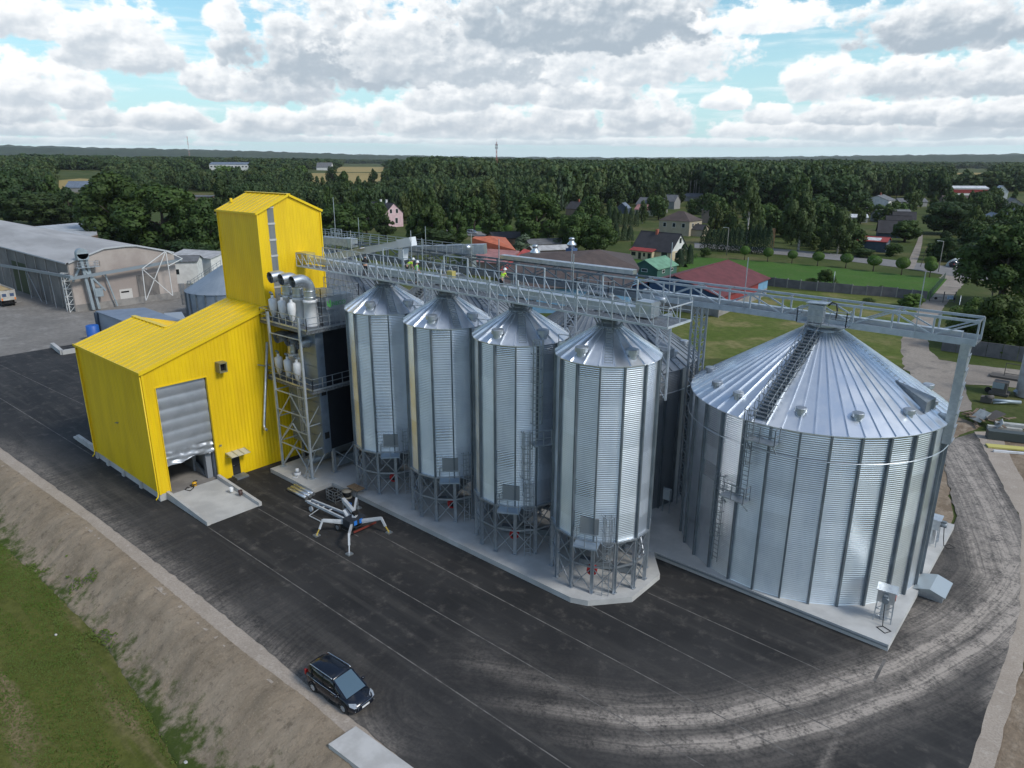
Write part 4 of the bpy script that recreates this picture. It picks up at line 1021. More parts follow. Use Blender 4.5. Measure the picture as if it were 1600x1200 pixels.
for x in SX:
    q = MB(); c = (x, SY, 0)
    for k in range(8):
        t = PI/4*k; q.bar((x+.75*math.cos(t), SY+.75*math.sin(t), 18.0), (x+1.15*math.cos(t), SY+1.15*math.sin(t), ZB-.06), .07); 
        t2 = PI/4*(k+1); q.bar((x+1.15*math.cos(t), SY+1.15*math.sin(t), ZB-.12), (x+1.15*math.cos(t2), SY+1.15*math.sin(t2), ZB-.12), .08, .14)
    q.lathe([(.35, 17.9), (.35, ZB+.2)], 10, c); q.build('spout', m_galvd, cw)
for x in SX:   # lattice frames at the back that carry the catwalk on the silo wall
    q = MB(); xa, xb, y = x+2.05, x+2.95, 40.4; zb_ = 12.9 if x == SX[0] else 13.5
    y = SY+2.55
    for xx in (xa, xb): q.bar((xx, y, zb_), (xx, y, ZB-.1), .13)
    for i in range(5):
        z0, z1 = zb_+i*(ZB-zb_)/5, zb_+(i+1)*(ZB-zb_)/5; q.bar((xa, y, z0), (xb, y, z1), .05); q.bar((xb, y, z0), (xa, y, z1), .05); q.bar((xa, y, z1), (xb, y, z1), .05)
    q.bar((xa, y, ZB-.15), (xa, 38, ZB-.15), .12, .18); q.bar((xb, y, ZB-.15), (xb, 38, ZB-.15), .12, .18); q.box(xa-.35, y-.6, zb_-.2, xa+.1, y+.1, zb_+.5); q.box(xa-.35, y-.6, zb_+1.9, xa+.1, y+.1, zb_+2.5)
    q.build('support_frame', m_galv, cw)
for i, x in enumerate((-52.5, -44.5, -43.2, -34.9, -28.2)):
    q = MB(); q.bar((x, 38.5, ZB), (x, 38.5, ZB+3.2+.5*(i % 2)), .05); q.build('lightning_rod', m_galv, cw)
q = MB()
ladder(q, (-43.0, 38.75, 15.8), 3.6, (0, 1, 0), cage=(.8, 3.4)); q.build('ladder', m_galv, cw)
q = MB(); q.box(-39.8, 37.9, ZB, -39.2, 38.3, ZB+1.0); q.build('control_box', mat('pale yellow plate', (.45, .38, .12), .5), cw)
for x in (-21.6, ):
    q = MB(); q.tube([(x, 38.0, ZB+1.1), (x+.7, 38.0, ZB+1.1)], .16, 10); q.box(x-.2, 37.7, ZB+.75, x+.3, 38.2, ZB+1.0); q.build('motor', m_galv, cw)

# ---------------------------------------------------------------- long truss over the back row
tr_ = thing('conveyor_truss', 'long grey lattice truss bridge carrying a conveyor over the big back silos', 'truss bridge', (-35, 50.4, 18))
zt0, zt1, yA, yB = 17.45, 18.85, 49.6, 51.3
def lattice(y, x0, x1, nm, m_):
    q = MB(); q.bar((x0, y, zt1), (x1, y, zt1), .10, .16); q.bar((x0, y, zt0+.1), (x1, y, zt0+.1), .08, .42)
    L = 2.35; n = round((x1-x0)/L)
    for i in range(n+1):
        x = x0+(x1-x0)*i/n; q.bar((x, y, zt0), (x, y, zt1), .13, .10)
        if i < n:
            x2 = x0+(x1-x0)*(i+1)/n
            a = ((x, y, zt1-.05), (x2, y, zt0+.25)) if i % 2 == 0 else ((x, y, zt0+.25), (x2, y, zt1-.05)); q.bar(*a, .09)
    q.build(nm, m_, tr_)
for y in (yA, yB): lattice(y, -29.9, -6.3, 'side_truss', mat('blue zinc', (.46, .51, .55), .5, .4, (.38, .43, .47), 2)); lattice(y, -78, -29.9, 'side_truss', mat('dark lattice steel', (.17, .20, .23), .5, .5))
q = MB()
for i in range(32): x = -78+71.7*i/31; q.bar((x, yA, zt0+.02), (x, yB, zt0+.02), .1); q.bar((x, yA, zt1), (x, yB, zt1), .07)
q.box(-78, yA+.05, zt0+.12, -6.4, yA+.75, zt0+.16); q.build('walkway', MATS['grating'], tr_)
q = MB(); q.box(-29.9, 50.45, zt0+.1, -7.2, 50.95, zt0+.5); q.build('conveyor', m_galvb, tr_)
q = MB(); q.box(-46, 50.9, zt1+.1, -31.2, 51.5, zt1+.42); q.bar((-46, 51.2, zt1+.45), (-31.2, 51.2, zt1+.45), .75, .04); q.build('conveyor', m_galvb, tr_)
q = MB(); railing(q, [(-78, yA, zt1+.05), (-52, yA, zt1+.05)], 1.0, 1.5, .025); railing(q, [(-78, yB, zt1+.05), (-50, yB, zt1+.05)], 1.0, 1.5, .025); q.build('railing', m_galv, tr_)
for x in BX:
    q = MB(); c = (x, BY, 0); q.lathe([(.45, 17.0), (.45, zt0+.2)], 12, c); q.lathe([(1.0, 17.15), (1.05, 17.4), (.8, 17.5)], 16, c)
    for k in range(6): t = PI/3*k; q.bar((x+.8*math.cos(t), BY+.8*math.sin(t), 17.0), (x+1.0*math.cos(t), BY+1.0*math.sin(t), zt0), .06)
    q.box(x-1.3, 48.7, zt0+.0, x+1.9, yA-.05, zt0+.06); po = q.build('spout_platform', m_galv, tr_)
    q = MB(); railing(q, [(x-1.3, yA, zt0+.06), (x-1.3, 48.7, zt0+.06), (x+1.9, 48.7, zt0+.06), (x+1.9, yA, zt0+.06)], 1.0, 1.0, .025); q.build('railing', m_galv, po)
x = BX[0]
q = MB(); q.box(x-.7, 48.95, zt0+.1, x+.3, 49.45, zt1-.1); q.bar((x-.85, 49.2, zt1), (x+.5, 49.2, zt1+.05), .9, .06); q.build('drive_hood', m_galv, tr_)
q = MB(); q.tube([(x+.5, 49.2, zt1-.1), (x+.7, 49.2, zt1+.15), (x+1.0, 49.2, zt1+.1), (x+1.1, 49.2, zt1-.3), (x+1.05, 49.3, zt0+.4)], .05, 6); q.build('cable', m_rubber, tr_)
def column(x, y, z0, z1, w_, lat):
    q = MB()
    for dx, dy in ((-w_, -w_), (w_, -w_), (-w_, w_), (w_, w_)): q.bar((x+dx, y+dy, z0), (x+dx, y+dy, z1), .14)
    n = round((z1-z0)/1.0)
    for i in range(n):
        za, zc = z0+(z1-z0)*i/n, z0+(z1-z0)*(i+1)/n
        for (ax, ay, bx_, by_) in ((-w_, -w_, w_, -w_), (w_, -w_, w_, w_)):
            q.bar((x+ax, y+ay, zc), (x+bx_, y+by_, zc), .05)
            if lat: q.bar((x+ax, y+ay, za), (x+bx_, y+by_, zc), .05); q.bar((x+bx_, y+by_, za), (x+ax, y+ay, zc), .05)
    q.build('support_column', m_galv, tr_)
for x in (-24.7, -43.3, -61.9): column(x, 50.4, .45, zt0, .42, True)
q = MB(); q.box(-7.05, 49.55, 10.9, -6.55, 50.3, zt0); 
for i in range(7):
    z = 11.1+.93*i; q.bar((-6.5, 49.5, z), (-6.5, 50.4, z+.05), .05); q.bar((-6.5, 49.5, z+.05), (-6.5, 50.35, z+.9), .04)
q.box(-7.5, 49.7, 10.9, -7.05, 50.2, 11.5); q.box(-7.5, 49.7, 12.2, -7.05, 50.2, 12.7); q.build('end_column', m_galv, tr_)
for x, h in ((-66, 4), (-55, 3.6), (-48.5, 3.2), (-36.5, 3.0), (-27, 4.2), (-20.9, 3.4), (-9.6, 3.6)):
    q = MB(); q.bar((x, yA-.05, zt0), (x, yA-.05, zt1+h*.75), .05); q.build('lightning_rod', m_galv, tr_)
# upper conveyors behind the tower
uc = thing('inclined_conveyor', 'pale enclosed conveyor rising from behind the yellow tower over the silos', 'conveyor', (-60, 45, 18))
A, B_ = Vector(tuple(at(498, 405, 17.6))), Vector(tuple(at(640, 379, 20.2)))
q = MB(); q.bar(A, B_, .7, .62); q.bar(A+Z(.34), B_+Z(.34), .8, .05); q.build('casing', mat('pale conveyor casing', (.66, .70, .73), .5, 0), uc)
d = (B_-A).normalized(); q = MB(); q.bar(B_-d*1.2+Z(.05), B_+d*.5+Z(.06), .9, .85); q.bar(B_-d*.8+Z(-.4), B_-d*1.0+Z(-1.5), .7); q.build('head_box', MATS['pale conveyor casing'], uc)
M_ = A+(B_-A)*.5; q = MB(); q.bar(M_-d*.6+Vector((.3, -.5, .35)), M_+d*.6+Vector((.3, -.5, .35)), 1.0, .05); q.build('hatch', m_white, uc)
q = MB(); P_ = at(640, 392, 18.6); Q_ = at(746, 389, 19.1); hc = thing('cross_conveyor', 'level grey conveyor casing with a motor at its end below the orange roof', 'conveyor', P_)
q.bar(P_, Q_, .8, .9); q.bar(P_+Z(.48), Q_+Z(.48), .9, .05); q.build('casing', m_galv, hc)
q = MB(); d = (Q_-P_).normalized(); q.bar(Q_-d*.8, Q_+d*.9, .9, 1.0); q.tube([Q_+Vector((-.5, -.4, .2)), Q_+Vector((-.5, -1.3, .2))], .28, 10); q.bar(Q_-d*.6, Q_-d*.6+Z(-2.2), .6); q.build('head_box', m_galvb, hc)
q = MB(); P_ = at(506, 375, 19.2); Q_ = at(548, 379, 19.0); hc = thing('tail_conveyor', 'short grey conveyor with drive motors behind the right edge of the yellow tower', 'conveyor', P_)
q.bar(P_, Q_, .8, .8); q.build('casing', m_galv, hc); q = MB(); q.bar(Q_-Vector((.9, 0, 0)), Q_+Vector((.7, 0, 0)), .9, 1.0); q.tube([Q_+Vector((-1.8, -.4, .1)), Q_+Vector((-1.8, -1.2, .1))], .3, 10); q.build('head_box', m_galvb, hc)
q = MB(); q.bar(at(525, 375, 19.4), Vector(at(525, 375, 19.4))+Z(4.6), .05); railing(q, [P_+Vector((1.5, 0, .4)), P_+Vector((3.5, 0, .4))], 1.0, .7, .03); q.build('railing', m_galv, hc)
# ================================================================ VEGETATION
def onx(px, py, x):
    d = ray(px, py); t = x/d[0]; return Vector((x, d[1]*t, CAMH+d[2]*t))
def ony(px, py, y):
    d = ray(px, py); t = y/d[1]; return Vector((d[0]*t, y, CAMH+d[2]*t))
def leaf_mat(name, a, c, tint=False, trans=.22):
    m = bpy.data.materials.new(name); m.use_nodes = True; MATS[name] = m
    t = m.node_tree; b = NB(t); p = t.nodes['Principled BSDF']; out = t.nodes['Material Output']
    p.inputs['Roughness'].default_value = .6; p.inputs['Specular IOR Level'].default_value = .25
    pos = b.n('ShaderNodeNewGeometry').outputs['Position']
    f = b.ss(b.noise(pos, .35, 3, .6), .35, .65)
    if tint: r = b.n('ShaderNodeAttribute', attribute_name='tint').outputs['Fac']
    else: r = b.n('ShaderNodeObjectInfo').outputs['Random']
    col = b.mix(f, a, c)
    col = b.mix(b.ss(r, 0, 1, 0, .5), col, tuple(x*k for x, k in zip(a, (.55, .62, .75))))
    col = b.mix(b.ss(r, .55, 1.0, 0, .28), col, (c[0]*1.5, c[1]*1.12, c[2]*.8))
    t.links.new(col, p.inputs['Base Color'])
    tr = b.n('ShaderNodeBsdfTranslucent', i={0: b.mix(.5, col, (.10, .16, .02))})
    mx = b.n('ShaderNodeMixShader', i={0: trans, 1: p.outputs[0], 2: tr.outputs[0]})
    t.links.new(mx.outputs[0], out.inputs[0])
    return m
LV = {'grass': leaf_mat('grass blades', (0.122, 0.203, 0.033), (0.171, 0.236, 0.057), trans=.3), 'oak': leaf_mat('oak leaves', (0.042, 0.081, 0.020), (0.074, 0.122, 0.029)), 'birch': leaf_mat('birch leaves', (0.059, 0.094, 0.029), (0.098, 0.137, 0.048)),
      'dark': leaf_mat('dark leaves', (0.029, 0.059, 0.020), (0.048, 0.085, 0.026)), 'fresh': leaf_mat('fresh leaves', (0.081, 0.150, 0.029), (0.130, 0.203, 0.048)),
      'needle': leaf_mat('needles', (0.022, 0.048, 0.022), (0.039, 0.068, 0.029), trans=.1), 'hedge': leaf_mat('clipped leaves', (0.081, 0.171, 0.029), (0.138, 0.228, 0.048)),
      'grey': leaf_mat('grey green leaves', (0.122, 0.171, 0.098), (0.163, 0.211, 0.138)), 'wood': leaf_mat('forest leaves', (0.042, 0.081, 0.029), (0.072, 0.114, 0.042)), 'wood2': leaf_mat('pale forest leaves', (0.061, 0.104, 0.035), (0.094, 0.140, 0.052))}
LV['wood3'] = leaf_mat('olive forest leaves', (0.073, 0.109, 0.035), (0.104, 0.139, 0.050))
m_bark = mat('bark', (.09, .07, .055), .9, 0, (.05, .04, .03), 4); m_birchbark = mat('birch bark', (.50, .48, .44), .8, 0, (.10, .09, .08), 5, vlo=.5, vhi=.6)
m_pinebark = mat('pine bark', (.20, .105, .06), .9, 0, (.11, .07, .05), 4)
rg = np.random.default_rng(11)
def quads(C, N, S):
    """leaf clumps: centres, outward normals, sizes -> vertices (n,4,3)"""
    n = len(C); N = N/np.linalg.norm(N, axis=1)[:, None]; R = rg.normal(size=(n, 3)); Nn = N+R*.55; fl = np.sum(Nn*N, 1) < .1; Nn[fl] = N[fl]; Nn /= np.linalg.norm(Nn, axis=1)[:, None]
    T = np.cross(Nn, rg.normal(size=(n, 3))); T /= np.linalg.norm(T, axis=1)[:, None]; B = np.cross(Nn, T)
    k = rg.uniform(.6, 1.25, (n, 4, 1))*S[:, None, None]
    a = np.array([[-1, -.7], [.8, -1], [1, .75], [-.7, 1]])
    V = C[:, None]+(T[:, None]*a[None, :, :1]+B[:, None]*a[None, :, 1:])*k*.5
    V += Nn[:, None]*rg.uniform(-.25, .25, (n, 4, 1))*S[:, None, None]
    M_ = N*.85+Nn*.45; M_ /= np.linalg.norm(M_, axis=1)[:, None]
    return V, M_
def blobs(cs, rs, n, up=.25):
    """leaves over the outside of a set of balls"""
    cs, rs = np.array(cs), np.array(rs); w = rs**2/np.sum(rs**2); i = rg.choice(len(cs), n, p=w)
    d = rg.normal(size=(n, 3)); d[:, 2] += up; d /= np.linalg.norm(d, axis=1)[:, None]
    return cs[i]+d*rs[i][:, None]*rg.uniform(.72, 1.06, (n, 1)), d
def crown_points(kind, n):
    """crown for a tree of height 10 and width 10"""
    cs, rs = [], []
    if kind == 'broad':
        for _ in range(44):
            t = rg.uniform(0, 2*PI); u = rg.uniform(-.9, 1); q = math.sqrt(max(0, 1-u*u*.92))*rg.uniform(.5, 1); cs.append((3.7*q*math.cos(t), 3.7*q*math.sin(t), 5.1+3.8*u)); rs.append(rg.uniform(.8, 1.6))
    elif kind == 'tall':
        for _ in range(40):
            u = rg.uniform(0, 1); q = (math.sin(PI*min(1, .12+u*.92))**.7)*rg.uniform(.3, 1); t = rg.uniform(0, 2*PI); cs.append((3.6*q*math.cos(t), 3.6*q*math.sin(t), 1.7+7.3*u)); rs.append(rg.uniform(.7, 1.35))
    elif kind == 'birch':
        for _ in range(46):
            u = rg.uniform(0, 1); q = (math.sin(PI*min(1, .2+u*.8))**.8)*rg.uniform(.1, 1); t = rg.uniform(0, 2*PI); cs.append((3.9*q*math.cos(t), 3.9*q*math.sin(t), 2.2+7.1*u)); rs.append(rg.uniform(.5, 1.05))
    elif kind == 'bush':
        for _ in range(26):
            t = rg.uniform(0, 2*PI); u = rg.uniform(0, 1); q = math.sqrt(1-u*u*.9)*rg.uniform(.3, 1); cs.append((4*q*math.cos(t), 4*q*math.sin(t), .8+7.6*u)); rs.append(rg.uniform(1.0, 1.8))
    elif kind == 'ball':
        d = rg.normal(size=(n, 3)); d /= np.linalg.norm(d, axis=1)[:, None]; C = d*np.array([4.9, 4.9, 3.1])*rg.uniform(.9, 1.03, (n, 1))+[0, 0, 6.8]; return C, d, .9
    elif kind == 'column':
        u = rg.uniform(0, 1, n)**.8; t = rg.uniform(0, 2*PI, n); q = 4.6*(1-u**2.2)**.6*rg.uniform(.8, 1.05, n); C = np.stack([q*np.cos(t), q*np.sin(t), u*9.9], 1); return C, np.stack([np.cos(t), np.sin(t), .4+u*0], 1), 1.0
    elif kind == 'spruce':
        u = rg.uniform(0, 1, n)**1.25; t = rg.uniform(0, 2*PI, n); lay = .72+.28*np.abs(np.sin(u*26+3*np.sin(t*3))); q = 4.7*(1-u)**.9*lay*rg.uniform(.6, 1.05, n); C = np.stack([q*np.cos(t), q*np.sin(t), .6+u*9.4], 1); return C, np.stack([np.cos(t)*.6, np.sin(t)*.6, .8+0*t], 1), .9
    C, d = blobs(cs, rs, n)
    if kind == 'birch': C[:, 2] -= rg.exponential(.35, n)
    return C, d, .95
def quad_mesh(name, V, m, tint=None, nrm=None):
    n = len(V); me = bpy.data.meshes.new(name); me.vertices.add(n*4); me.vertices.foreach_set('co', V.reshape(-1).astype(np.float32))
    me.loops.add(n*4); me.loops.foreach_set('vertex_index', np.arange(n*4, dtype=np.int32)); me.polygons.add(n); me.polygons.foreach_set('loop_start', np.arange(0, n*4, 4, dtype=np.int32))
    me.update(calc_edges=True)
    if tint is not None: a = me.attributes.new('tint', 'FLOAT', 'POINT'); a.data.foreach_set('value', np.repeat(tint, 4).astype(np.float32))
    if nrm is not None:
        me.polygons.foreach_set('use_smooth', np.ones(n, bool)); me.normals_split_custom_set_from_vertices(np.repeat(nrm, 4, 0).astype(np.float32))
    me.materials.append(m); return me
PROTO = {}
def proto(kind, leaf, n, size, var):
    key = (kind, leaf, n, size, var)
    if key not in PROTO:
        C, N, s = crown_points(kind, n); V, M_ = quads(C, N, size*rg.uniform(.7, 1.35, n))
        PROTO[key] = quad_mesh('crown', V, LV[leaf], nrm=M_)
    return PROTO[key]
TRUNK = {}
def trunk_mesh(kind, bark):
    key = (kind, bark.name)
    if key not in TRUNK:
        q = MB(); h = {'broad': 6.5, 'tall': 8.5, 'birch': 9.2, 'bush': 4, 'ball': 6.0, 'column': 5, 'spruce': 9.5}[kind]
        r = {'broad': .42, 'tall': .32, 'birch': .24, 'bush': .12, 'ball': .5, 'column': .2, 'spruce': .25}[kind]
        q.tube([(0, 0, -.2), (.03, .02, h*.3), (-.05, .04, h*.65), (.02, 0, h)], [r, r*.8, r*.55, r*.18], 8)
        if kind in ('broad', 'tall', 'birch'):
            for i in range(7):
                t = i*2.4; z = h*(.36+.07*i); L = (2.6 if kind == 'broad' else 1.7); q.tube([(0, 0, z), (L*.5*math.cos(t), L*.5*math.sin(t), z+.9), (L*math.cos(t), L*math.sin(t), z+(2.0 if kind != 'birch' else 1.4))], [r*.4, r*.25, r*.08], 5)
        o = q.build('trunk', bark); TRUNK[key] = o.data; bpy.data.objects.remove(o)
    return TRUNK[key]
def tree(kind, leaf, cx, by, ty, wpx, label, name=None, n=1500, size=None, var=0, group=None, cat='tree', bark=None, tt=None):
    p = at(cx, by); h = max(.6, zat(p, ty)-p.z); w = wid(p, wpx)
    o = thing(name or {'spruce': 'spruce_tree', 'birch': 'birch_tree', 'bush': 'bush', 'ball': 'ball_tree', 'column': 'thuja'}.get(kind, 'broadleaf_tree'), label, cat, p, rnd.uniform(0, 6.28), group)
    w *= 1.14 if kind in ('birch', 'tall', 'broad') else 1.0
    o.scale = (w/10, w/10, h/10)
    n = int(n*3.6); size = (size or .95)*.52
    bark = bark or (m_birchbark if kind == 'birch' else m_bark)
    for nm, me in (('crown', proto(kind, leaf, n, size, var)), ('trunk', trunk_mesh(kind, bark))):
        c = bpy.data.objects.new(nm, me); COL.objects.link(c); c.parent = o
    return o
T = tree
# -- left: behind the warehouse
T('broad', 'oak', 192, 392, 271, 128, 'broad dark oak behind the warehouse, left of three that stand close together', n=3200, size=.62)
T('broad', 'oak', 262, 400, 288, 128, 'broad dark oak behind the warehouse, middle of three that stand close together', n=3200, size=.62, var=1)
T('broad', 'oak', 322, 402, 306, 84, 'dark oak close beside the left edge of the yellow tower', n=2200, size=.7, var=2)
T('bush', 'dark', 178, 396, 345, 70, 'low dark shrubbery under the leftmost oak behind the warehouse', n=1100)
T('bush', 'dark', 290, 412, 372, 90, 'low dark shrubbery under the oaks behind the white sheds', n=1100)
T('tall', 'dark', 18, 350, 268, 82, 'tall dark tree at the left border of the photo above the warehouse roof', n=1800)
T('broad', 'dark', 62, 352, 300, 84, 'round dark tree above the pale warehouse roof, second from the left border', n=1800)
T('tall', 'oak', 88, 344, 272, 48, 'slim tree left of the yellow field with a pale stem below it', n=1300)
T('tall', 'dark', 112, 348, 292, 46, 'dark tree just below the yellow field, left of the oaks', n=1300)
T('broad', 'oak', 150, 352, 294, 58, 'brownish green tree pressed against the left oak behind the warehouse', n=1300)
T('bush', 'grey', 62, 352, 322, 30, 'greyish bush before the dark trees above the warehouse roof', n=500)
for i, (x, w) in enumerate(((66, 40), (96, 44), (128, 44), (152, 36))): T('bush', 'dark', x, 350, 330+2*(i % 2), w, 'dark hedge shrub in the row along the back of the warehouse roof', group='hedge shrubs behind the warehouse', n=500)
T('tall', 'dark', 350, 345, 280, 50, 'grey green tree behind the top left corner of the yellow tower', n=1300)
T('broad', 'fresh', 352, 292, 258, 44, 'light green sunlit tree far behind, just left of the white long building', n=500)
T('broad', 'fresh', 474, 290, 258, 26, 'light green sunlit tree far behind over the right half of the tower roof', n=500)
T('broad', 'fresh', 442, 292, 262, 34, 'light green sunlit tree far behind above the ridge of the yellow tower', n=500)
T('tall', 'oak', 540, 316, 266, 32, 'tree standing alone before the two yellow fields', n=1000)
T('tall', 'dark', 584, 296, 262, 18, 'small dark tree alone in the middle of the far yellow field', n=500)
T('broad', 'dark', 520, 290, 259, 20, 'small round dark tree at the left end of the far yellow field', n=500)
T('tall', 'dark', 622, 300, 247, 34, 'tall dark tree between the two parts of the far yellow field', n=900)
# -- centre: round the pink house and the road
T('broad', 'oak', 535, 378, 318, 88, 'big round tree just right of the yellow tower', n=2600, size=.7)
T('broad', 'dark', 573, 366, 311, 36, 'dark round tree behind the left end of the pink house', n=1000)
T('broad', 'oak', 594, 356, 316, 30, 'round tree right behind the roof of the pink house', n=900)
T('tall', 'dark', 603, 373, 336, 34, 'bushy dark tree in front of the pink house wall', n=1300)
T('tall', 'oak', 676, 388, 311, 62, 'tallest of the dark trees behind the pale conveyor head', n=2600, size=.7)
T('tall', 'oak', 652, 386, 330, 50, 'lower dark tree left of the tallest one behind the conveyor', n=1800, size=.8)
T('tall', 'oak', 715, 388, 330, 46, 'lower dark tree right of the tallest one behind the conveyor', n=1800, size=.8)
T('bush', 'dark', 690, 393, 356, 110, 'broad dark undergrowth beneath the trees behind the conveyor', n=1500)
T('birch', 'birch', 762, 350, 278, 62, 'big birch with hanging twigs above the orange roof', n=2600, size=.6)
T('broad', 'oak', 770, 371, 334, 38, 'small round tree beside the road above the orange roof', n=1300)
T('ball', 'hedge', 794, 370, 351, 15, 'single clipped ball tree by the road right of the orange roof', n=500)
T('broad', 'oak', 838, 388, 302, 76, 'large full tree above the grey sheds left of centre', n=2600, size=.7)
T('bush', 'grey', 815, 398, 366, 42, 'grey green bush beside the red roof and the grey sheds', n=900)
T('bush', 'dark', 832, 399, 381, 26, 'dark bush at the end of the red roof', n=600)
T('bush', 'grey', 872, 392, 372, 34, 'grey green bush between the grey sheds and the leafy lime', n=800)
T('broad', 'oak', 898, 393, 332, 62, 'bright leafy lime tree behind the brown roof, left one of two', n=2200, size=.7)
T('broad', 'oak', 932, 396, 340, 56, 'bright leafy lime tree behind the brown roof, right one of two', n=2200, size=.7)
T('tall', 'oak', 905, 380, 322, 40, 'tree behind the two leafy limes', n=1200)
for i, x in enumerate((952, 960, 968, 977, 985, 994)): T('column', 'needle', x, 354, 322+3*(i % 3), 9.5, 'dark column of the thuja row left of the house with the red porch roof', group='thuja row by the lawn', n=350)
for i, x in enumerate((962, 975, 984)): T('column', 'needle', x, 376, 348+2*i, 13, 'dark clipped hedge tree left of the house with the red porch roof', group='hedge trees left of the house', n=400)
T('bush', 'hedge', 988, 386, 376, 10, 'small yellow green shrub left of the house with the red porch roof', n=200)
T('column', 'needle', 1061, 416, 389, 17, 'leftmost of three dark thujas in front of the white gable', n=700)
T('column', 'needle', 1067, 412, 381, 15, 'middle one of three dark thujas in front of the white gable', n=700)
T('column', 'needle', 1077, 412, 382, 13, 'rightmost of three dark thujas in front of the white gable', n=700)
T('bush', 'oak', 1101, 402, 386, 21, 'round dark garden shrub beside the lawn right of the white gable', n=700)
T('bush', 'hedge', 1087, 404, 395, 9, 'small yellow shrub between the thujas and the round garden shrub', n=200)
for i in range(15): T('column', 'needle', 1099+7.2*i, 391+.5*i, 356+rnd.uniform(-3, 3), 15, 'dark thuja of the tall hedge along the street', group='tall thuja hedge along the street', n=260)
T('birch', 'birch', 1166, 384, 279, 58, 'tall birch behind the street hedge, left one of the two tallest', n=2600, size=.55)
T('birch', 'birch', 1247, 392, 284, 68, 'tall broad birch behind the street hedge, right one of the two tallest', n=3000, size=.55)
T('birch', 'birch', 1308, 396, 322, 52, 'lighter green birch beside the red roofed blue cabin', n=2200, size=.6)
T('broad', 'dark', 1292, 338, 274, 92, 'huge dark oak behind the two tall birches', n=2600, size=.7)
T('broad', 'dark', 1222, 336, 276, 50, 'dark oak between the crowns of the two tall birches', n=1500)
T('broad', 'dark', 1344, 330, 296, 36, 'dark tree left of the white two storey house', n=1000)
T('broad', 'dark', 1476, 366, 313, 80, 'huge dark round tree above the lane at the right', n=3000, size=.65)
T('broad', 'oak', 1413, 378, 344, 46, 'bushy tree left of the lane behind the blue cabin', n=1500)
T('bush', 'oak', 1395, 400, 380, 40, 'dark shrubs right of the blue cabin by the street', n=700)
T('bush', 'oak', 1350, 402, 388, 50, 'dark shrubs below the blue cabin by the street', n=700)
T('bush', 'dark', 1475, 408, 370, 46, 'dark shrub right of the lane behind the lamp post', n=1000)
T('tall', 'oak', 1517, 378, 322, 36, 'tree right of the huge round tree, left of the grey gabled house', n=1200)
T('bush', 'oak', 1510, 410, 378, 50, 'shrubbery behind the white garden tunnel', n=1000)
T('tall', 'dark', 1465, 318, 262, 38, 'tall dark tree left of the striped apartment block', n=1200)
T('broad', 'dark', 1535, 330, 297, 40, 'dark round tree in front of the right end of the apartment block', n=1000)
T('bush', 'fresh', 1405, 342, 317, 34, 'round olive bush beside the grey bungalow', n=700)
T('broad', 'oak', 1562, 478, 350, 128, 'big dark tree at the right border beside the gravel road', n=4200, size=.52)
T('broad', 'dark', 1606, 476, 360, 90, 'dark tree cut by the right border beside the big roadside tree', n=3000, size=.58)
T('bush', 'fresh', 1512, 532, 464, 78, 'yellow green willow bush right of the gravel road bend', n=2600, size=.6)
T('bush', 'oak', 1556, 548, 458, 110, 'large green bush under the big roadside tree', n=2800, size=.6)
T('bush', 'oak', 1600, 545, 462, 90, 'green bush at the right border under the roadside tree', n=2200, size=.6)
T('bush', 'oak', 1289, 446, 420, 36, 'dark round bush standing behind the grey concrete fence', n=1300, size=.7)
T('bush', 'oak', 1267, 445, 434, 24, 'small low bush left of the round bush behind the fence', n=500)
T('bush', 'oak', 1377, 453, 446, 14, 'tiny bush behind the right half of the concrete fence', n=300)
T('bush', 'fresh', 1423, 480, 458, 46, 'light willow bush left of the gate in front of the fence', n=1300)
T('bush', 'oak', 1356, 472, 464, 22, 'small dark bush in the wild grass before the fence', n=400)
hb = ((1163, 406, 384, 15.5), (1199, 409, 387, 16), (1237, 412, 391, 15), (1277, 416, 393, 18), (1321, 419, 396, 19.5), (1364, 424, 399, 21.5), (1408, 430, 402, 21), (1452, 434, 407, 19))
for i, (x, y0, y1, w) in enumerate(hb):
    T('ball', 'hedge', x, y0, y1, w, 'clipped ball tree, %s in the street row counted from the left' % ('first second third fourth fifth sixth seventh last'.split()[i]), group='clipped ball trees along the street', n=900, size=.8)
T('ball', 'hedge', 1451, 424, 400, 17, 'clipped ball tree behind the last one of the street row by the lamp', n=700, size=.8)
# bare dead tree in front of the big roadside tree
p = at(1548, 474); dt = thing('dead_tree', 'bare grey dead tree in front of the big roadside tree', 'tree', p); q = MB()
def twig(a, d, L, r, k):
    e = a+d*L; q.tube([a, e], [r, r*.6], 5, cap=False)
    if k > 0:
        for _ in range(3):
            nd = (d+Vector((rnd.uniform(-.7, .7), rnd.uniform(-.7, .7), rnd.uniform(-.05, .5)))).normalized(); twig(a+d*L*rnd.uniform(.5, 1), nd, L*.68, r*.55, k-1)
twig(Vector(p), Vector((0, 0, 1)), 2.4, .16, 4); q.build('trunk', mat('dead wood', (.34, .32, .29), .9), dt)
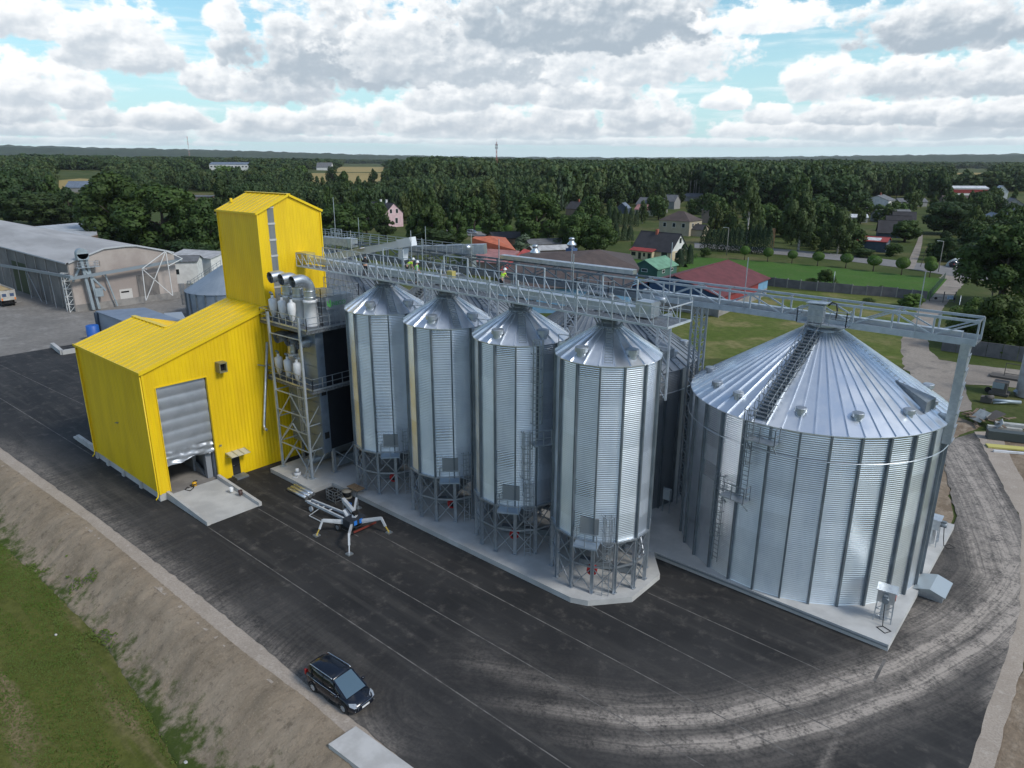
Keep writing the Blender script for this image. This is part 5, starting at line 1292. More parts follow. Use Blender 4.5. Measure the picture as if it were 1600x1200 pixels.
# -- the garden and village trees nobody needs to tell apart, by zone
def scatter(zone, kinds, cnt, label, group, hmin, hmax, seed, n=420):
    r = random.Random(seed); xs = [a for a in zone]
    for _ in range(cnt):
        x = r.uniform(zone[0], zone[1]); y = r.uniform(zone[2], zone[3]); kind, leaf, w = r.choice(kinds); p = at(x, y); h = r.uniform(hmin, hmax)
        o = thing({'spruce': 'spruce_tree', 'birch': 'birch_tree', 'bush': 'bush'}.get(kind, 'broadleaf_tree'), label, 'tree', p, r.uniform(0, 6), group)
        s = h*w; o.scale = (s/10, s/10, h/10)
        for nm, me in (('crown', proto(kind, leaf, n*3, .7, r.randint(0, 2))), ('trunk', trunk_mesh(kind, m_birchbark if kind == 'birch' else m_bark))):
            c = bpy.data.objects.new(nm, me); COL.objects.link(c); c.parent = o
scatter((925, 1140, 322, 336), [('broad', 'oak', .9), ('tall', 'birch', .6), ('bush', 'oak', 1.2)], 12, 'garden tree among the houses in front of the forest', 'garden trees before the forest', 6.4, 11.7, 1)
scatter((880, 960, 336, 352), [('broad', 'oak', .9), ('tall', 'birch', .6)], 7, 'garden tree left of the thuja row behind the limes', 'garden trees behind the limes', 7.7, 13.0, 2)
scatter((1000, 1030, 338, 356), [('broad', 'oak', .9), ('birch', 'birch', .6)], 4, 'garden tree left of the beige house with the hipped roof', 'garden trees by the beige house', 7.7, 11.7, 22)
scatter((1086, 1145, 346, 362), [('broad', 'oak', .8), ('birch', 'birch', .6)], 6, 'garden tree right of the beige house with the hipped roof', 'garden trees right of the beige house', 7.7, 13.0, 23)
scatter((1330, 1420, 318, 352), [('broad', 'oak', 1.0), ('bush', 'oak', 1.3)], 12, 'low garden tree among the cabins and bungalows at the right', 'garden trees among the cabins', 4.5, 8.5, 3)
scatter((1490, 1600, 318, 350), [('broad', 'dark', .9), ('tall', 'oak', .6)], 12, 'garden tree among the grey houses at the right border', 'garden trees at the right border', 7.7, 11.7, 4)
scatter((1535, 1620, 362, 400), [('broad', 'oak', .9), ('bush', 'dark', 1.2)], 8, 'garden tree behind the big roadside tree', 'garden trees behind the roadside tree', 7.7, 11.7, 5)
scatter((500, 580, 330, 350), [('broad', 'dark', .8), ('tall', 'oak', .55)], 8, 'tree in the grove left of the pink house', 'grove left of the pink house', 11.5, 16.9, 6)
scatter((630, 700, 336, 352), [('tall', 'oak', .55), ('tall', 'birch', .5)], 8, 'tree in the grove right of the pink house', 'grove right of the pink house', 11.5, 18.2, 7)
scatter((0, 60, 318, 340), [('broad', 'dark', .9), ('tall', 'dark', .6)], 8, 'dark tree at the left border behind the warehouse', 'dark trees at the left border', 15.4, 22.1, 8)
scatter((345, 400, 318, 345), [('broad', 'dark', .9), ('tall', 'dark', .6)], 6, 'dark tree behind the top of the yellow tower', 'dark trees behind the tower', 12.8, 18.2, 9)
scatter((300, 520, 288, 306), [('broad', 'dark', 1.0), ('tall', 'dark', .6)], 16, 'dark tree in the belt behind the yellow tower, before the fields', 'tree belt behind the tower', 10.2, 15.6, 10)
scatter((1455, 1495, 382, 404), [('bush', 'oak', 1.2), ('bush', 'dark', 1.2)], 6, 'garden shrub right of the lane', 'garden shrubs right of the lane', 2.6, 5.2, 12)
scatter((1270, 1335, 388, 398), [('bush', 'oak', 1.2)], 7, 'low shrub under the birches behind the street', 'shrubs under the birches', 2.6, 4.5, 13)
scatter((1110, 1290, 340, 372), [('broad', 'oak', .9), ('tall', 'birch', .6), ('bush', 'oak', 1.2)], 22, 'garden tree behind the tall street hedge and the birches', 'garden trees behind the street hedge', 7.7, 14.3, 31)
scatter((1130, 1330, 316, 340), [('broad', 'dark', .9), ('tall', 'oak', .6)], 26, 'dark tree at the forest edge behind the tall birches', 'dark trees behind the tall birches', 15.4, 23.4, 32)
scatter((1230, 1340, 372, 392), [('bush', 'oak', 1.2), ('broad', 'oak', .9)], 16, 'low garden tree between the right birch and the blue cabin', 'low garden trees behind the street', 4.5, 7.8, 33)
scatter((1380, 1480, 300, 316), [('broad', 'dark', .9), ('tall', 'oak', .6), ('tall', 'birch', .6)], 16, 'tree at the forest edge above the white two storey house', 'trees above the white house', 14.1, 20.8, 34)
scatter((1420, 1560, 322, 345), [('broad', 'oak', .9), ('tall', 'oak', .6)], 14, 'garden tree around the apartment block and brown roof', 'garden trees by the apartments', 7.7, 13.0, 35)
scatter((1500, 1600, 372, 408), [('broad', 'oak', .9), ('bush', 'dark', 1.2)], 12, 'garden tree between the lane and the big roadside tree', 'garden trees by the roadside tree', 6.4, 10.4, 36)
scatter((920, 1060, 314, 330), [('broad', 'dark', .9), ('tall', 'birch', .6)], 16, 'tree at the forest edge behind the grey roofed houses', 'forest edge trees behind the grey houses', 10.2, 18.2, 37)
scatter((860, 960, 352, 380), [('bush', 'oak', 1.2), ('broad', 'oak', .9)], 10, 'shrubby tree behind the two leafy limes', 'shrubby trees behind the limes', 5.1, 10.4, 38)
scatter((700, 840, 346, 362), [('broad', 'oak', .9), ('tall', 'dark', .6)], 8, 'tree along the far side of the road behind the orange roof', 'trees beyond the road', 11.5, 16.9, 39)
scatter((480, 660, 300, 325), [('broad', 'dark', .9), ('tall', 'oak', .6), ('tall', 'birch', .6)], 22, 'tree in the belt between the pink house and the fields', 'tree belt before the fields', 11.5, 16.2, 40)
# tall pale birch stems at the forest edge
for i, x in enumerate((1064, 1069, 1077, 1083, 1086, 1091)):
    p = at(x, 312); o = thing('birch_tree', 'tall birch with a bare pale trunk at the forest edge above the grey cabin', 'tree', p, 0, 'pale trunked birches at the forest edge')
    q = MB(); q.tube([p, p+Vector((.3, 0, 17)), p+Vector((.2, .1, 20))], [.28, .16, .1], 6); q.build('trunk', m_birchbark, o)
    c = bpy.data.objects.new('crown', proto('tall', 'dark', 1300, .7, i % 3)); COL.objects.link(c); c.parent = o; c.location = (0, 0, 13); c.scale = (.5, .5, .85)
# -- the forest: one mass to the horizon
def forest():
    kinds = (('broad', 'wood'), ('tall', 'wood'), ('birch', 'wood2'), ('spruce', 'needle'), ('broad', 'wood3'), ('tall', 'wood2'), ('broad', 'wood2'), ('birch', 'wood'))
    src = bpy.data.collections.new('forest crowns')
    for i, (k, lf) in enumerate(kinds):
        o = bpy.data.objects.new('crown_%d' % i, proto(k, lf, 900, 1.0, 7+i)); src.objects.link(o)
    pts, scl, rot, idx = [], [], [], []
    clear = [(84, 168, 266, 345), (262, 276, 266.5, 292), (308, 390, 266.5, 292), (250, 345, 300, 420), (468, 608, 265, 308), (528, 608, 256, 270), (634, 678, 256, 270), (1480, 1552, 264, 296), (336, 396, 262, 283)]
    bx_ = [-300, 0, 80, 170, 330, 460, 560, 640, 720, 850, 900, 960, 1000, 1060, 1100, 1150, 1300, 1330, 1420, 1470, 1600, 1900]
    by_ = [332, 326, 322, 320, 330, 336, 338, 340, 340, 338, 322, 318, 318, 311, 311, 326, 324, 308, 306, 300, 300, 300]
    for d0, d1, sp_, ws in ((290, 720, 7.0, 1.0), (720, 1500, 13, 1.6), (1500, 4600, 36, 3.4)):
        nn = int((d1*d1-d0*d0)*.5*math.radians(84)/sp_**2)
        az = np.radians(rg.uniform(-42, 42, nn)); d = np.sqrt(rg.uniform(d0*d0, d1*d1, nn))
        for a, r_ in zip(az, d):
            aa = math.radians(131.122)-a; x, y = r_*math.cos(aa), r_*math.sin(aa); z = terrain(x, y)
            v = np.array([x, y, z-CAMH]); c = v@CF; px, py = 800+FPX*(v@CX)/c, 600+FPX*(v@CD)/c
            if py > np.interp(px, bx_, by_): continue
            if any(q[0] < px < q[1] and q[2] < py < q[3] for q in clear): continue
            m_ = mn.noise((x*.006, y*.006, 0))
            left = px < 640
            if 860 < px < 1460 or (px > 640 and py < 300): h = rg.uniform(18, 25)+2.5*m_
            else: h = rg.uniform(11, 17)+4*m_
            if 1350 < px < 1700: h = rg.uniform(13, 19)+3*m_
            if px < 340 and py > 300: h = rg.uniform(9, 13)
            if 340 < px < 640 and py > 300: h = rg.uniform(9, 13)+2*m_
            if left and 720 < r_ < 2200 and m_ < -.22: continue
            if d0 > 1000: h = rg.uniform(13, 21)
            i = int(rg.integers(len(kinds)))
            if left and kinds[i][0] == 'spruce' and rg.random() < .6: i = 0
            k = kinds[i][0]
            w = h*rg.uniform(.48, .78)*ws*(.62 if k == 'spruce' else 1)*(1.2 if k == 'broad' else 1)
            pts.append((x, y, z-.3)); scl.append((w/10, w/10, h/10)); rot.append((0, 0, rg.uniform(0, 6.28))); idx.append(i)
    me = bpy.data.meshes.new('forest'); n = len(pts); me.vertices.add(n); me.vertices.foreach_set('co', np.array(pts, np.float32).reshape(-1))
    for nm, arr in (('size', scl), ('turn', rot)):
        at_ = me.attributes.new(nm, 'FLOAT_VECTOR', 'POINT'); at_.data.foreach_set('vector', np.array(arr, np.float32).reshape(-1))
    at_ = me.attributes.new('kindno', 'INT', 'POINT'); at_.data.foreach_set('value', np.array(idx, np.int32))
    o = bpy.data.objects.new('forest', me); COL.objects.link(o); tag(o, 'dark mixed forest and tree belts reaching to the horizon behind the village', 'forest', kind='stuff')
    ng = bpy.data.node_groups.new('forest', 'GeometryNodeTree'); ng.interface.new_socket('Geometry', in_out='INPUT', socket_type='NodeSocketGeometry'); ng.interface.new_socket('Geometry', in_out='OUTPUT', socket_type='NodeSocketGeometry')
    N = ng.nodes; gi = N.new('NodeGroupInput'); go = N.new('NodeGroupOutput'); ip = N.new('GeometryNodeInstanceOnPoints'); ci = N.new('GeometryNodeCollectionInfo')
    ci.inputs['Collection'].default_value = src; ci.inputs['Separate Children'].default_value = True; ci.inputs['Reset Children'].default_value = True
    def named(nm, dt): a = N.new('GeometryNodeInputNamedAttribute'); a.data_type = dt; a.inputs['Name'].default_value = nm; return a.outputs[0]
    L = ng.links; L.new(gi.outputs[0], ip.inputs['Points']); L.new(ci.outputs[0], ip.inputs['Instance']); ip.inputs['Pick Instance'].default_value = True
    L.new(named('kindno', 'INT'), ip.inputs['Instance Index']); L.new(named('turn', 'FLOAT_VECTOR'), ip.inputs['Rotation']); L.new(named('size', 'FLOAT_VECTOR'), ip.inputs['Scale']); L.new(ip.outputs[0], go.inputs[0])
    md = o.modifiers.new('crowns', 'NODES'); md.node_group = ng
    return n
NF = forest(); print('forest trees', NF)
# -- grass tufts on the near meadow, the bank and the wild grass behind the silos
def tufts(name, label, pts, h, w, leaf, n_=3):
    P_ = np.array(pts); n = len(P_); Vs = []
    for k in range(n_):
        t = rg.uniform(0, PI, n); u = np.stack([np.cos(t), np.sin(t), 0*t], 1)*(w*rg.uniform(.5, 1.2, n))[:, None]; lean = rg.normal(size=(n, 3))*.35*h; lean[:, 2] = h*rg.uniform(.5, 1.2, n)
        Vs.append(np.stack([P_-u*.5, P_+u*.5, P_+u*.25+lean, P_-u*.25+lean], 1))
    Vs = np.concatenate(Vs); o = bpy.data.objects.new(name, quad_mesh(name, Vs, LV[leaf], nrm=np.tile((0.0, 0.0, 1.0), (len(Vs), 1)))); COL.objects.link(o); tag(o, label, 'grass', kind='stuff')
pts = []
while len(pts) < 26000:
    x, y = rnd.uniform(-75, -22), rnd.uniform(3, 12.4)
    if mn.fractal((x*.06, y*.35, 2), .9, 2.1, 4)+.25*mn.noise((x*.5, y*.5, 0)) > -.12+(.25 if y > 11.3 else 0): pts.append((x, y, -2.1+.12*mn.noise((x*.25, y*.25, 0))))
tufts('meadow_grass', 'short green grass of the meadow below the earth bank', pts, .10, .10, 'grass', 2)
pts = []
while len(pts) < 1500:
    x, y = rnd.uniform(-75, -20), rnd.uniform(10.5, 14.6)
    if mn.fractal((x*.25, y*.4, 8), .9, 2.1, 4) > .20+.14*(y-11) and rnd.random() < .7: pts.append((x, y, -2.05+1.9*sstep(11.2, 15.5, y)))
tufts('bank_weeds', 'sparse green weeds on the bare earth bank', pts, .09, .12, 'grass', 3)
# ================================================================ BUILDINGS AROUND
ROOF = {k: mat('roof '+k, c, .8, 0, tuple(x*.72 for x in c), .6) for k, c in dict(dark=(.045, .043, .048), brown=(.085, .062, .055), grey=(.15, .155, .165), pale=(.46, .46, .46), red=(.34, .055, .05), orange=(.50, .14, .07), green=(.16, .33, .22), pink=(.40, .19, .18), maroon=(.15, .036, .04), white=(.62, .64, .66), blue=(.16, .20, .26)).items()}
WALL = {k: mat('wall '+k, c, .85, 0, tuple(x*.85 for x in c), .8) for k, c in dict(pink=(.62, .44, .46), yellow=(.56, .47, .31), white=(.68, .68, .66), beige=(.42, .36, .26), greenw=(.045, .12, .095), blue=(.03, .07, .15), lightblue=(.16, .32, .48), grey=(.30, .30, .29), red=(.24, .035, .035), brick=(.26, .20, .16), cream=(.5, .46, .38), wood=(.16, .11, .08), darkblue=(.05, .075, .11)).items()}
def house(name, label, p, ang, L, Wd, h, rise, wall, roof, hip=0.0, chim=(), gable=None, wins=None, door=None, over=.35, cat='house', group=None, extra=None, wcol=None):
    """ridge along local x; gables at +-x; p: ground point of the middle"""
    t = thing(name, label, cat, (p[0], p[1], p[2]-.05), math.radians(ang), group)
    lx, ly = L/2, Wd/2; q = MB()
    q.box(-lx, -ly, -.3, lx, ly, h); q.build('wall', WALL[wall], t, True)
    if rise > 0 and not hip:
        for s in (-1, 1): q = MB(); q.add([(s*lx, -ly, h+.002), (s*lx, ly, h+.002), (s*lx, 0, h+rise-.02), (s*(lx-.2), -ly, h+.002), (s*(lx-.2), ly, h+.002), (s*(lx-.2), 0, h+rise-.02)], [(0, 1, 2), (3, 5, 4), (0, 3, 4, 1), (1, 4, 5, 2), (2, 5, 3, 0)]); q.build('gable', WALL[gable or wall], t, True)
    q = MB(); th = .14; o = over
    if hip:
        k = lx-hip; a = [(-lx-o, -ly-o, h-.05), (lx+o, -ly-o, h-.05), (lx+o, ly+o, h-.05), (-lx-o, ly+o, h-.05), (-k, 0, h+rise), (k, 0, h+rise)]
        q.add(a, [(0, 1, 5, 4), (1, 2, 5), (2, 3, 4, 5), (3, 0, 4), (3, 2, 1, 0)])
    else:
        sl2 = rise/ly
        for s in (-1, 1): q.extr([(-lx-o, s*(ly+o), h-o*sl2), (-lx-o, 0, h+rise), (-lx-o, 0, h+rise+th), (-lx-o, s*(ly+o), h-o*sl2+th)], (L+2*o, 0, 0))
        q.bar((-lx-o-.01, 0, h+rise+th), (lx+o+.01, 0, h+rise+th), .3, .1)
    ro = q.build('roof', ROOF[roof], t, True)
    for cx, cy in chim:
        q = MB(); zt = h+rise*(1-abs(cy)/ly); q.box(cx-.35, cy-.35, zt-.6, cx+.35, cy+.35, zt+1.2); q.box(cx-.42, cy-.42, zt+1.2, cx+.42, cy+.42, zt+1.35); q.build('chimney', mat('chimney brick', (.36, .11, .07), .8) if wall != 'pink' else WALL['white'], ro, True)
    fr = mat('window frame', (.7, .7, .68), .5)
    def win(face, u, z, w, hh, nm='window', m=None):
        q = MB(); f = MB(); e = .04
        if face in ('+x', '-x'):
            s = 1 if face == '+x' else -1; q.box(s*lx, u-w/2, z, s*(lx+e), u+w/2, z+hh); f.box(s*lx, u-w/2-.1, z-.1, s*(lx+e*.6), u+w/2+.1, z+hh+.1)
        else:
            s = 1 if face == '+y' else -1; q.box(u-w/2, s*ly, z, u+w/2, s*(ly+e), z+hh); f.box(u-w/2-.1, s*ly, z-.1, u+w/2+.1, s*(ly+e*.6), z+hh+.1)
        fo = f.build(nm, m or fr, t, True); q.build('pane' if nm == 'window' else 'leaf', m_glass if nm == 'window' else mat('door paint', (.05, .06, .08), .5), fo, True)
    for face, us, z, w, hh in (wins or ()):
        for u in us: win(face, u, z, w, hh)
    for face, us in (door or ()):
        for u in us: win(face, u, .1, .95, 2.0, 'door')
    if extra: extra(t)
    return t
G = lambda x, y: at(x, y)
# ---- houses of the village
house('house', 'pink two storey house with dark roof among trees right of the yellow tower', G(600, 353), -3, 15.5, 9.5, 6.0, 4.0, 'pink', 'dark', chim=((-1.5, 0), (2.6, 0)), wins=(('+x', (-1.6, 1.6), 5.9, 1.2, 1.7), ('+x', (1.2,), 1.6, 1.3, 2.2), ('-y', (-5, -2, 1, 4), 3.6, 1.0, 1.4)))
def porch(t):
    q = MB(); q.extr([(-6.4, -4.45, 3.15), (-6.4, -6.6, 2.45), (-6.4, -6.6, 2.6), (-6.4, -4.45, 3.3)], (8.2, 0, 0)); q.build('porch_roof', ROOF['red'], t, True)
    q = MB(); q.box(-6.1, -6.2, -.2, 1.5, -4.45, 2.48); po = q.build('porch', WALL['yellow'], t, True)
    for u, w in ((-5.0, 1.5), (-2.8, 1.0), (-1.2, .7), (.6, 1.1)):
        q = MB(); q.box(u-w/2, -6.24, .2 if w in (1.0, 1.1) else 1.0, u+w/2, -6.2, 2.1); q.build('window', m_glass, po, True)
house('house', 'cream house with a steep dark roof, white gable and red porch roof', G(1030, 404), -4, 13.5, 9.0, 2.9, 4.7, 'yellow', 'dark', chim=((-1.0, -.4),), gable='white', wins=(('+x', (0.2,), 5.0, 1.1, 1.5), ('+x', (-1.2,), 1.0, 1.8, 1.5), ('-y', (4.6,), .9, 2.0, 1.6)), extra=porch)
house('shed', 'green shed with a light green roof in front of the cream house', G(1022, 430), 92, 10.5, 7.2, 2.4, 1.9, 'greenw', 'green', cat='shed', wins=(('-x', (0,), 1.5, 1.5, .6), ('-y', (-2, 2.5), 1.2, 1.2, .6)))
house('house', 'beige two storey house with a brown hipped roof behind the cream house', G(1062, 366), 2, 13, 11, 5.6, 3.4, 'beige', 'brown', hip=5.4, wins=(('+x', (-2.5, 2), 3.2, 1.2, 1.5), ('-y', (-4, 0, 4), 3.2, 1.2, 1.5)))
house('house', 'low grey roofed annexe right of the beige hipped house', G(1087, 368), 2, 8, 6, 2.6, 1.6, 'beige', 'dark')
house('house', 'house with a dark flat looking roof and white chimney left of the thuja row', G(909, 336), 2, 14, 10, 3.4, 3.4, 'brick', 'dark', chim=((-2, 0),))
house('house', 'small house with a blue white roof behind the thuja row', G(974, 333), 110, 8, 6, 3.0, 2.6, 'darkblue', 'blue')
house('house', 'grey roofed house with pink tiled lean-to behind the thuja row', G(1018, 332), 2, 15, 9, 4.5, 3.5, 'grey', 'grey', chim=((0, 0),))
house('house', 'pink tiled low house in front of the grey roofed house', G(1012, 336), 2, 12, 7, 3, 2.4, 'cream', 'pink')
house('house', 'grey gabled house behind the trees right of the grey roofed house', G(1046, 326), 2, 10, 8, 4.5, 3.6, 'grey', 'grey')
house('house', 'grey brick house with grey roof and white side roof left of the tall birch', G(1119, 348), 92, 11, 9.5, 3.6, 3.6, 'brick', 'grey')
house('shed', 'white roofed lean-to at the left of the grey brick house', G(1109, 341), 92, 7, 6, 4.2, 1.2, 'brick', 'white', cat='shed')
house('cabin', 'small grey cabin under the tall pale birch stems at the forest edge', G(1084, 314), 40, 15, 8, 3, 2.2, 'grey', 'grey', cat='cabin')
house('house', 'white two storey house with a low gable at the right below the forest', G(1372, 330), 92, 16, 13, 6.4, 2.6, 'white', 'grey', chim=((0, 0),), wins=(('-y', (-3, 0), 1.2, 2.2, 1.3), ('+x', (-2, 2), 1.2, 1.6, 1.4)))
house('house', 'low bungalow with a red roof in front of the white two storey house', G(1342, 329), 42, 16, 8, 3, 1.4, 'grey', 'red', wins=(('-y', (-5, -1, 3), 1.0, 2.0, 1.2),))
house('garage', 'flat roofed dark garage right of the red roofed bungalow', G(1368, 333), 42, 15, 7, 2.8, .5, 'brick', 'grey', cat='garage')
house('house', 'long grey roofed house behind the round olive bush', G(1421, 322), 42, 18, 8, 3, 1.8, 'grey', 'grey')
house('house', 'dark grey roofed house above the blue cabin', G(1392, 346), 42, 16, 9, 3, 2.6, 'grey', 'grey')
for i, (x, y) in enumerate(((1390, 370), (1401, 361), (1410, 353))):
    house('cabin', 'dark steep roofed cabin, %s of three in a stepped row above the lane' % ('nearest', 'middle', 'farthest')[i], G(x, y), 20, 9, 7, 2.0, 4.2, 'darkblue', 'dark', cat='cabin', group='steep roofed cabins')
def solar(t):
    q = MB(); q.extr([(-1.6, -3.1, 3.62), (2.6, -3.1, 3.62), (2.6, -.9, 4.32), (-1.6, -.9, 4.32)], (0, 0, .06)); q.build('roof_panel', ROOF['white'], t, True)
house('cabin', 'dark blue cabin with a red roof and pale panel beside the street', G(1362, 392), 5, 9, 7, 3.4, 1.1, 'darkblue', 'red', cat='cabin', wins=(('+x', (-1.5, 1), 1.0, .9, 1.6),), extra=solar)
house('shed', 'white shed roof glimpsed behind the right birch', G(1297, 350), 30, 9, 6, 2.6, 1.4, 'white', 'white', cat='shed')
house('shed', 'grey shed with a pale roof behind the light green birch', G(1337, 347), 30, 9, 5, 2.4, 1.2, 'grey', 'white', cat='shed')
house('house', 'grey house glimpsed between the two tall birches', G(1285, 344), 30, 9, 8, 3.4, 3, 'grey', 'grey')
house('house', 'blue roofed house with red lower wall right of the huge round tree', G(1548, 360), 110, 11, 9, 4.4, 2.8, 'grey', 'blue', wins=(('-x', (0,), 1.4, 1.4, 1.4),))
house('shed', 'red wooden shed under the blue roofed house', G(1543, 363), 30, 7, 5, 3.0, .6, 'red', 'grey', cat='shed')
house('house', 'white walled house with grey roof cut by the right border', G(1590, 352), 110, 13, 10, 4.6, 3.2, 'white', 'grey')
house('house', 'grey gabled house half hidden left of the right border trees', G(1578, 332), 110, 12, 10, 4.4, 3.4, 'grey', 'grey')
house('house', 'tiny white house far right of the apartment block', G(1560, 312), 110, 11, 8, 6, 4, 'white', 'white')
house('garage', 'brown tiled low building in front of the striped apartment block', G(1498, 327), 32, 21, 14, 3.4, 4.6, 'brick', 'brown', cat='building')
def bands(t):
    for z in (5.2, ): q = MB(); q.box(-14.4, -5.58, z, 14.4, -5.503, z+2.6); q.build('wall_band', WALL['red'], t, True)
house('apartment_block', 'long apartment block with a white roof and red and white storeys', G(1502, 313), 36, 29, 11, 8.6, 1.4, 'white', 'white', cat='apartments', wins=(('-y', tuple(np.arange(-12.2, 13, 3.4)), 6.0, 2.2, 1.3), ('-y', tuple(np.arange(-12.2, 13, 3.4)), 2.0, 2.2, 1.3)), extra=bands)
house('house', 'pale house with a dark roof far behind the yellow tower', G(505, 309), 40, 14, 9, 4.2, 3.4, 'cream', 'brown', chim=((-2, 0),))
house('barn', 'far long white farm hall with a blue grey roof at the edge of the fields', G(366, 267.5), 41, 62, 22, 9.5, 3.0, 'white', 'blue', cat='barn', wins=(('-y', tuple(np.arange(-28, 29, 5)), 5.6, 2.6, 1.6),))
house('barn', 'small dark slate roof between the yellow field and the left oak', G(133, 300), 41, 22, 14, 3.5, 4.5, 'grey', 'blue', cat='barn')
house('house', 'far white fronted farmhouse beyond the yellow fields above the tower', G(508, 266), 41, 26, 16, 5, 8, 'white', 'grey')
house('ruin', 'small grey brick ruin glimpsed left of the yellow tower between the oaks', G(322, 326), 35, 12, 8, 7, .5, 'brick', 'grey', cat='ruin')
house('house', 'far white cottage in the trees at the upper left', G(176, 262), 41, 30, 16, 6, 5, 'white', 'white')
# sheds in the middle
house('shed', 'dark roofed shed right of the orange roof by the road', G(795, 385), 60, 13, 9, 3.2, 1.6, 'wood', 'dark', cat='shed')
house('shed', 'grey shed with a patched pale roof, farther of two left of the limes', G(850, 392), 60, 12, 7, 2.6, 1.2, 'wood', 'grey', cat='shed')
house('shed', 'shed with a rusty pale roof, nearer of two left of the limes', G(858, 402), 60, 12, 6, 2.6, .9, 'wood', 'pale', cat='shed')

# ---- the maroon roofed hall behind the silos
C_ = at(1123, 494); F_ = at(1197, 461); yv = (F_-C_); LH = yv.length
ang = math.degrees(math.atan2(yv.y, yv.x)); WH = 18.5
fx = Vector((-yv.y, yv.x, 0)).normalized()
cen = C_+yv/2+fx*WH/2
def hall(t):
    lx, ly = LH/2, WH/2
    for u0, u1, k in ((-lx+.05, lx*.55, 'red'), (lx*.55, lx-.05, 'lightblue')):
        q = MB(); q.box(u0, -ly-.06, 1.6, u1, -ly-.003, 3.74); q.build('wall_panel', WALL[k], t, True)
    q = MB(); q.box(-lx-.08, -ly-.08, -.2, lx+.02, -ly+.2, 1.6); q.box(-lx-.08, -ly+.2, -.2, -lx+.1, ly, 1.6); q.build('plinth', m_concd, t, True)
    q = MB(); q.box(-lx-.06, -ly+1, 1.6, -lx-.003, ly-1, 3.7); q.build('wall_panel', WALL['blue'], t, True)
house('hall', 'low hall with a big maroon sheet roof and dark blue gable', (cen.x, cen.y, 0), ang, LH, WH, 3.75, 3.0, 'blue', 'maroon', cat='hall', over=.5, extra=hall)
q = MB(); a, c = at(1050, 474), at(1123, 496); d = (c-a).normalized()
for i in range(8): q.bar(a+d*(c-a).length*i/8+Vector((0, 0, .85)), a+d*(c-a).length*(i+.97)/8+Vector((0, 0, .85)), .18, 1.8)
tag(q.build('concrete_wall', m_concd), 'stained pale concrete panel wall in front of the dark blue gable', 'wall')
# ---- workshop, halls: roof planes laid through their corners (pixel x, pixel y, height)
def hall_of(name, label, planes, roof, wall, cat='hall', low=None, extra=None):
    c0 = [at(p[0], p[1], p[2]) for p in planes[0]]; cen = sum(c0, Vector())/len(c0); t = thing(name, label, cat, (cen.x, cen.y, 0))
    for pl in planes:
        c = [at(p[0], p[1], p[2]) for p in pl]; q = MB(); q.extr(c, (0, 0, .18)); q.build('roof', ROOF[roof], t)
    c = [at(*p) for p in low]; m_ = sum(c, Vector())/len(c); zs = [p.z for p in c]; c = [m_+(p-m_)*.975 for p in c]
    q = MB(); n = len(c); q.add([(p.x, p.y, -.1) for p in c]+[(p.x, p.y, z-.06) for p, z in zip(c, zs)], [tuple(range(n, 2*n)), tuple(reversed(range(n)))]+[(i, (i+1) % n, n+(i+1) % n, n+i) for i in range(n)]); q.build('wall', WALL[wall], t)
    if extra: extra(t)
    return t
def vents(t):
    for px, py in ((836, 404), (893, 391)):
        p = at(px, py, 7.2); q = MB(); q.lathe([(.8, 0), (.8, 1.0), (1.15, 1.1), (1.15, 1.5), (.6, 2.1), (.6, 2.6), (.8, 2.7), (.5, 3.0), (.01, 3.1)], 14, p); vo = q.build('roof_vent', m_galvb, t)
        q = MB(); q.box(p.x-1.0, p.y-1.0, p.z-2.2, p.x+1.0, p.y+1.0, p.z+.5); q.build('vent_base', mat('dull blue paint', (.05, .10, .22), .6), vo)
    p = at(812, 414, 6.0); q = MB(); q.box(p.x-.9, p.y-.9, p.z-1.2, p.x+.9, p.y+.9, p.z+1.6); q.build('roof_cabinet', mat('pale blue sheet', (.36, .50, .58), .5, .2), t)
hall_of('workshop', 'wide workshop with a dark brown roof, roof vents and pale blue walls', [[(812, 399, 8.2), (936, 391, 8.4), (999, 420, 4.8), (985, 452, 4.8), (770, 450, 4.8)], [(812, 399, 8.2), (936, 391, 8.4), (985, 398, 5.0), (830, 394, 5.4)], [(936, 391, 8.4), (999, 420, 4.8), (985, 398, 5.0)]], 'brown', 'lightblue', 'workshop', [(999, 420, 4.8), (985, 452, 4.8), (770, 450, 4.8), (812, 399, 4.8), (985, 398, 4.8)], vents)
hall_of('hall', 'hall with a bright orange tiled roof left of the red roof', [[(738, 373, 8.0), (765, 369.5, 8.4), (806, 392, 5.6), (738, 387, 5.6)], [(738, 373, 8.0), (765, 369.5, 8.4), (790, 372, 5.6), (742, 370, 5.6)], [(765, 369.5, 8.4), (790, 372, 5.6), (806, 392, 5.6)]], 'orange', 'brick', 'hall', [(738, 387, 5.5), (806, 392, 5.5), (790, 372, 5.5), (742, 370, 5.5)])
hall_of('hall', 'low hall with a faded pink sheet roof below the orange roof', [[(738, 388, 5.5), (812, 393, 5.5), (788, 413, 3.4), (736, 409, 3.4)]], 'pink', 'brick', 'hall', [(738, 388, 3.4), (812, 393, 3.4), (788, 413, 3.4), (736, 409, 3.4)])
hall_of('hall', 'low building with a red sheet roof between the pink and brown roofs', [[(819, 389.5, 6.6), (792, 412, 5.0), (776, 426, 4.4), (800, 420, 3.8), (850, 399, 3.8)]], 'red', 'brick', 'hall', [(819, 389.5, 3.6), (792, 412, 3.6), (776, 426, 3.6), (800, 420, 3.6), (850, 399, 3.6)])

